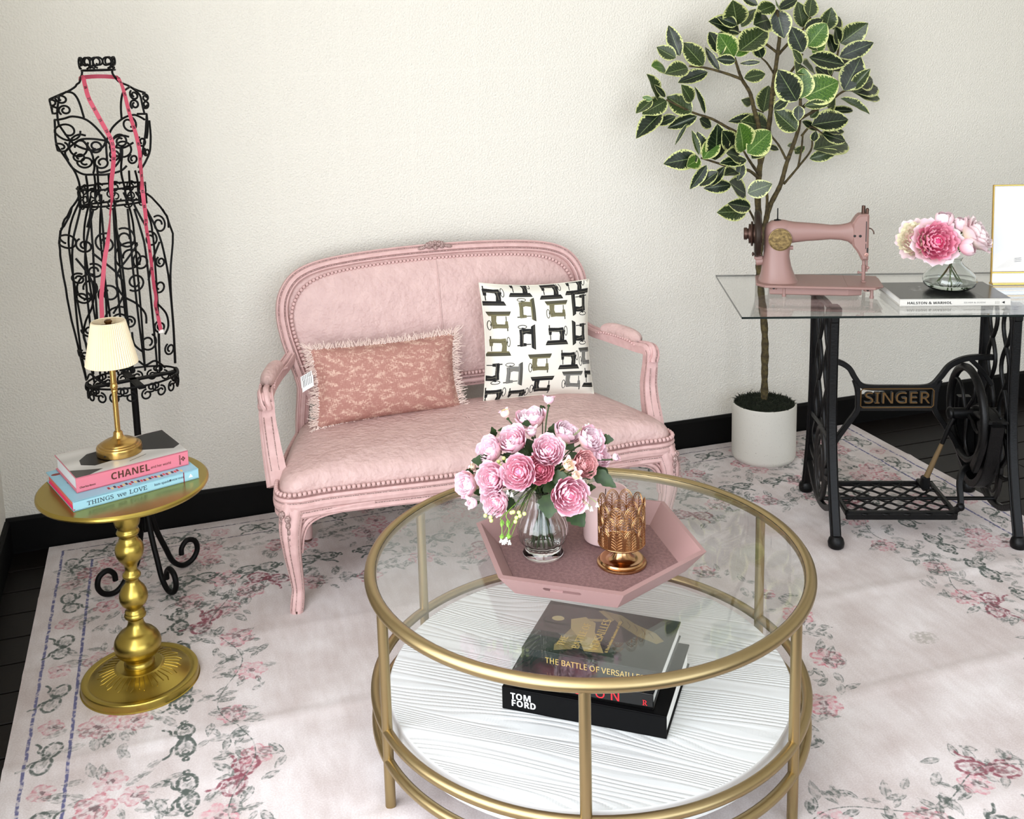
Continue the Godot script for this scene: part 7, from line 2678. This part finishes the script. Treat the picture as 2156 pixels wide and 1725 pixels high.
	b.lathe([Vector2(0, 0.07), Vector2(0.003, 0.07), Vector2(0.003, 0.112), Vector2(0, 0.112)], 10, Vector3(0.148, 0, 0.004))
	b.box(Vector3(0.139, 0.041, 0.010), Vector3(0.012, 0.004, 0.02), 0.001)
	b.tube([Vector3(0.125, 0.068, 0.008), Vector3(0.141, 0.066, 0.008)], 0.0028, 8)
	b.ball(Vector3(0.124, 0.068, 0.008), Vector3(0.003, 0.005, 0.005))
	b.ball(Vector3(0.1505, 0.083, 0.010), Vector3(0.005, 0.005, 0.004))
	part("presser_bar", b, pk, t)
	b = MB.new()
	b.lathe([Vector2(0, 0), Vector2(0.0062, 0), Vector2(0.0062, 0.003), Vector2(0.003, 0.0035), Vector2(0.003, 0.008), Vector2(0, 0.008)], 14)
	var ten := part("tension_dial", b, mat(Color(0.66, 0.50, 0.46), 0.3, 0.5), t)
	ten.transform = Transform3D(Basis(Vector3.RIGHT, PI / 2), Vector3(0.143, 0.126, 0.026))
	# spool pin
	b = MB.new()
	b.lathe([Vector2(0, 0.222), Vector2(0.012, 0.222), Vector2(0.011, 0.2265), Vector2(0.004, 0.228), Vector2(0.0019, 0.230), Vector2(0.0017, 0.262), Vector2(0, 0.263)], 14, Vector3(-0.117, 0, 0))
	part("spool_pin", b, M.wire, t)
	# brass cover on the pillar
	b = MB.new()
	b.lathe([Vector2(0, 0), Vector2(0.0335, 0), Vector2(0.035, 0.002), Vector2(0.0345, 0.005), Vector2(0.032, 0.0055), Vector2(0.031, 0.0042), Vector2(0, 0.0048)], 36)
	var tarn := mat(Color(0.5, 0.42, 0.27), 0.45, 0.8)
	tone(tarn, 128, 0.04, 101, Color(0.25, 0.20, 0.13), Color(0.64, 0.55, 0.36), 0.07)
	var disc := part("round_cover", b, tarn, t)
	disc.transform = Transform3D(Basis(Vector3.RIGHT, PI / 2), Vector3(-0.110, 0.171, 0.0335))
	b = MB.new()
	b.tube([Vector3(-0.082, 0.142, 0.012), Vector3(-0.070, 0.142, 0.012)], 0.0065, 12)
	part("stitch_knob", b, pk, t)
	# hand wheel at the left end
	var dark := mat(Color(0.17, 0.125, 0.095), 0.45, 0.5)
	var wheel := Node3D.new()
	wheel.name = "hand_wheel"
	t.add_child(wheel, true)
	wheel.transform = Transform3D(Basis(Vector3.BACK, PI / 2), Vector3(-0.163, 0.182, 0))
	b = MB.new()
	b.lathe([Vector2(0.04, 0.004), Vector2(0.058, 0.003), Vector2(0.068, 0.006), Vector2(0.0715, 0.012), Vector2(0.0715, 0.018), Vector2(0.067, 0.0225), Vector2(0.058, 0.0225), Vector2(0.048, 0.020), Vector2(0.03, 0.020), Vector2(0.03, 0.004)], 44)
	part("rim", b, dark, wheel)
	b = MB.new()
	b.lathe([Vector2(0, 0.0), Vector2(0.03, 0.0), Vector2(0.03, 0.026), Vector2(0.037, 0.027), Vector2(0.039, 0.030), Vector2(0.037, 0.033), Vector2(0.03, 0.034), Vector2(0.03, 0.040), Vector2(0.016, 0.041), Vector2(0.016, 0.044), Vector2(0.019, 0.045), Vector2(0.019, 0.053), Vector2(0.017, 0.055), Vector2(0, 0.055)], 32)
	part("clutch_knob", b, steel, wheel)
	b = MB.new()
	b.tube([Vector3(-0.158, 0.097, 0.0), Vector3(-0.18, 0.095, 0.0)], 0.013, 14)
	b.box(Vector3(-0.172, 0.108, 0), Vector3(0.026, 0.012, 0.024), 0.003)
	part("motor_boss", b, pk, t)
	b = MB.new()
	b.tube([Vector3(-0.165, 0.122, 0.02), Vector3(-0.19, 0.122, 0.02)], 0.0035, 8)
	b.ball(Vector3(-0.190, 0.122, 0.02), Vector3(0.003, 0.007, 0.007))
	b.ball(Vector3(-0.184, 0.122, 0.02), Vector3(0.002, 0.0085, 0.0085))
	part("bobbin_winder", b, steel, t)

	# book under the vase
	var bat := xf * Vector3(0.067, gy, 0.150)
	var al := Vector2(cos(-TT_TURN), sin(-TT_TURN))
	var im := Image.create_empty(628, 430, false, Image.FORMAT_RGB8)
	im.fill(Color(0.16, 0.16, 0.155))
	t = book("art_book", "HALSTON & WARHOL hardback with dark cover and white spine under the peony vase", bat, al, 0.314, 0.215, 0.0225, mat(Color(0.80, 0.79, 0.76), 0.35), M.paper)
	for k in 26:
		fill_poly(im, oval(Vector2(120 + rng.randf() * 120, 110 + rng.randf() * 130), 4 + rng.randf() * 14, 3 + rng.randf() * 5, rng.randf() * 3.0, 10), Color(0.55, 0.56, 0.55).lerp(Color(0.30, 0.30, 0.30), rng.randf()))
	for k in 22:
		strokes(im, [Vector2(500 + k * 6, 20), Vector2(470 + k * 7, 200), Vector2(490 + k * 6, 410)], 2.0, Color(0.42, 0.43, 0.43))
	cover_print(im, t, 0.312, 0.213, 0.0225, 0.18)
	text("HALSTON & WARHOL", 0.0072, M.ink, t, on_spine(-0.073, 0.0105), "sans", 1.3, true)
	text("SILVER & SUEDE", 0.0042, mat(Color(0.45, 0.45, 0.44), 0.5), t, on_spine(0.055, 0.0105), "sans", 1.5)
	text("|||", 0.0062, M.ink, t, on_spine(0.118, 0.0105), "sans", 1.0)
	b = MB.new()
	b.plate(PackedVector2Array([Vector2(0.131, 0.0105), Vector2(0.139, 0.0145), Vector2(0.139, 0.0065)]), 0.0006, Transform3D(Basis.IDENTITY, Vector3(0, 0, 0.0004)))
	part("spine_emblem", b, M.ink, t)

	# round glass vase with peonies
	var vat := xf * Vector3(0.090, gy + 0.0230, 0.030)
	t = thing("round_vase", "squat clear glass vase of water holding peonies on the art book", "vase", vat)
	b = MB.new()
	b.lathe([Vector2(0, 0.0), Vector2(0.042, 0.0), Vector2(0.058, 0.004), Vector2(0.072, 0.014), Vector2(0.0775, 0.028), Vector2(0.073, 0.044), Vector2(0.058, 0.060), Vector2(0.041, 0.073), Vector2(0.032, 0.083), Vector2(0.031, 0.090), Vector2(0.035, 0.097), Vector2(0.0335, 0.0975), Vector2(0.0292, 0.090), Vector2(0.0302, 0.083), Vector2(0.0393, 0.0715), Vector2(0.0562, 0.0588), Vector2(0.0710, 0.0432), Vector2(0.0753, 0.028), Vector2(0.0702, 0.0152), Vector2(0.057, 0.0062), Vector2(0.041, 0.0035), Vector2(0, 0.0035)], 64)
	part("glass_body", b, M.crystal, t)
	b = MB.new()
	b.lathe([Vector2(0, 0.0037), Vector2(0.041, 0.0037), Vector2(0.0568, 0.0064), Vector2(0.07, 0.0154), Vector2(0.0725, 0.02), Vector2(0, 0.02)], 48)
	part("water", b, M.water, t)
	var lays := [[4, 0.22, 2.5, 0.9, 0.0, 0.16], [5, 0.38, 2.25, 0.78, 0.05, 0.15], [6, 0.54, 2.1, 0.66, 0.08, 0.13], [7, 0.70, 1.95, 0.6, 0.12, 0.11], [7, 0.84, 1.75, 0.62, 0.18, 0.09], [7, 0.98, 1.45, 0.66, 0.26, 0.08]]
	var full := bloom(1.0, lays, 15)
	var bud := bloom(1.0, [[4, 0.4, 2.6, 1.0, 0.0, 0.04], [5, 0.65, 2.5, 0.85, 0.02, 0.03], [5, 0.9, 2.35, 0.8, 0.03, 0.03]], 16)
	var mats := [petal_mat(Color(0.88, 0.22, 0.45), Color(0.95, 0.66, 0.74)), petal_mat(Color(0.93, 0.66, 0.78), Color(0.95, 0.93, 0.80)), petal_mat(Color(0.93, 0.76, 0.80), Color(0.95, 0.85, 0.87)), petal_mat(Color(0.86, 0.45, 0.55), Color(0.96, 0.90, 0.90)), petal_mat(Color(0.90, 0.62, 0.68), Color(0.94, 0.82, 0.84))]
	var pale := petal_mat(Color(0.93, 0.90, 0.72), Color(0.95, 0.86, 0.88))
	var sm := mat(Color(0.30, 0.38, 0.17), 0.6)
	var labels := ["large hot pink peony bloom in the squat round vase", "pale pink and cream peony facing the sewing machine", "closed blush peony bud at the top of the round vase", "white and pink peony beside the gold picture frame", "small round pink peony bud low in the round vase", "small blush peony behind the white one in the round vase", "blush peony bud behind the hot pink bloom"]
	var toward := [Vector3(-0.35, 0.35, 0.9), Vector3(-0.9, 0.4, 0.3), Vector3(0, 1, 0.1), Vector3(0.5, 0.5, 0.5), Vector3(0.5, 0.2, 0.7), Vector3(0.2, 0.8, -0.2), Vector3(0.1, 0.9, 0.1)]
	for k in PEONIES.size():
		var q: Array = PEONIES[k]
		var p := Vector3(q[0], q[1], q[2])
		var a := k * 2.0 + 0.4
		var foot := vat + Vector3(cos(a) * 0.042, 0.010, sin(a) * 0.042)
		var thr := vat + Vector3(-cos(a) * 0.006, 0.088, -sin(a) * 0.006)
		var isbud: bool = k in [2, 4, 6]
		flower("peony", labels[k], "peony", "peonies in the round vase", p, toward[k], bud if isbud else full, q[3], mats[q[4]], mats[q[4]] if isbud else pale, [foot, thr, thr.lerp(p, 0.6) + Vector3(0, 0.006, 0), p - toward[k].normalized() * q[3] * 0.9], sm)

	# picture frame
	t = thing("picture_frame", "slim gold standing frame with a white card at the table end", "picture frame", xf * Vector3(0.385, gy, -0.125), TT_TURN)
	t.basis = Basis(Vector3.UP, TT_TURN) * Basis(Vector3.RIGHT, -0.06)
	var w := 0.226
	var h := 0.312
	for q in [[Vector3(-w / 2, h / 2, 0), Vector3(0.003, h, 0.01)], [Vector3(w / 2, h / 2, 0), Vector3(0.003, h, 0.01)], [Vector3(0, h - 0.002, 0), Vector3(w, 0.004, 0.012)], [Vector3(0, 0.037, 0), Vector3(w, 0.005, 0.012)], [Vector3(0, 0.003, 0.004), Vector3(w + 0.004, 0.006, 0.03)]]:
		b = MB.new()
		b.box(q[0], q[1], 0.001)
		part("gold_bar", b, mat(Color(0.80, 0.66, 0.36), 0.22, 1.0), t)
	im = Image.create_empty(256, 320, false, Image.FORMAT_RGB8)
	im.fill(Color(0.88, 0.885, 0.895))
	fill_poly(im, [Vector2(0, 320), Vector2(0, 258), Vector2(40, 240), Vector2(120, 258), Vector2(256, 215), Vector2(256, 320)], Color(0.90, 0.885, 0.87))
	fill_poly(im, [Vector2(10, 310), Vector2(110, 235), Vector2(120, 300)], Color(0.86, 0.845, 0.83))
	for k in 3:
		strokes(im, [Vector2(78, 272 + k * 6), Vector2(100, 270 + k * 6)], 2.0, Color(0.35, 0.35, 0.37))
	b = MB.new()
	b.box(Vector3(0, 0.174, 0.001), Vector3(w - 0.006, h - 0.046, 0.003), 0.0)
	part("card", b, printed(im, 0.7), t)
	b = MB.new()
	b.box(Vector3(0, 0.020, 0.0), Vector3(w - 0.006, 0.028, 0.004), 0.0)
	part("lower_panel", b, mat(Color(0.80, 0.81, 0.82), 0.08, 0.6), t)
	b = MB.new()
	b.box(Vector3(0, h / 2 + 0.01, 0.0045), Vector3(w - 0.005, h - 0.03, 0.002), 0.0)
	part("glazing", b, M.clear, t)
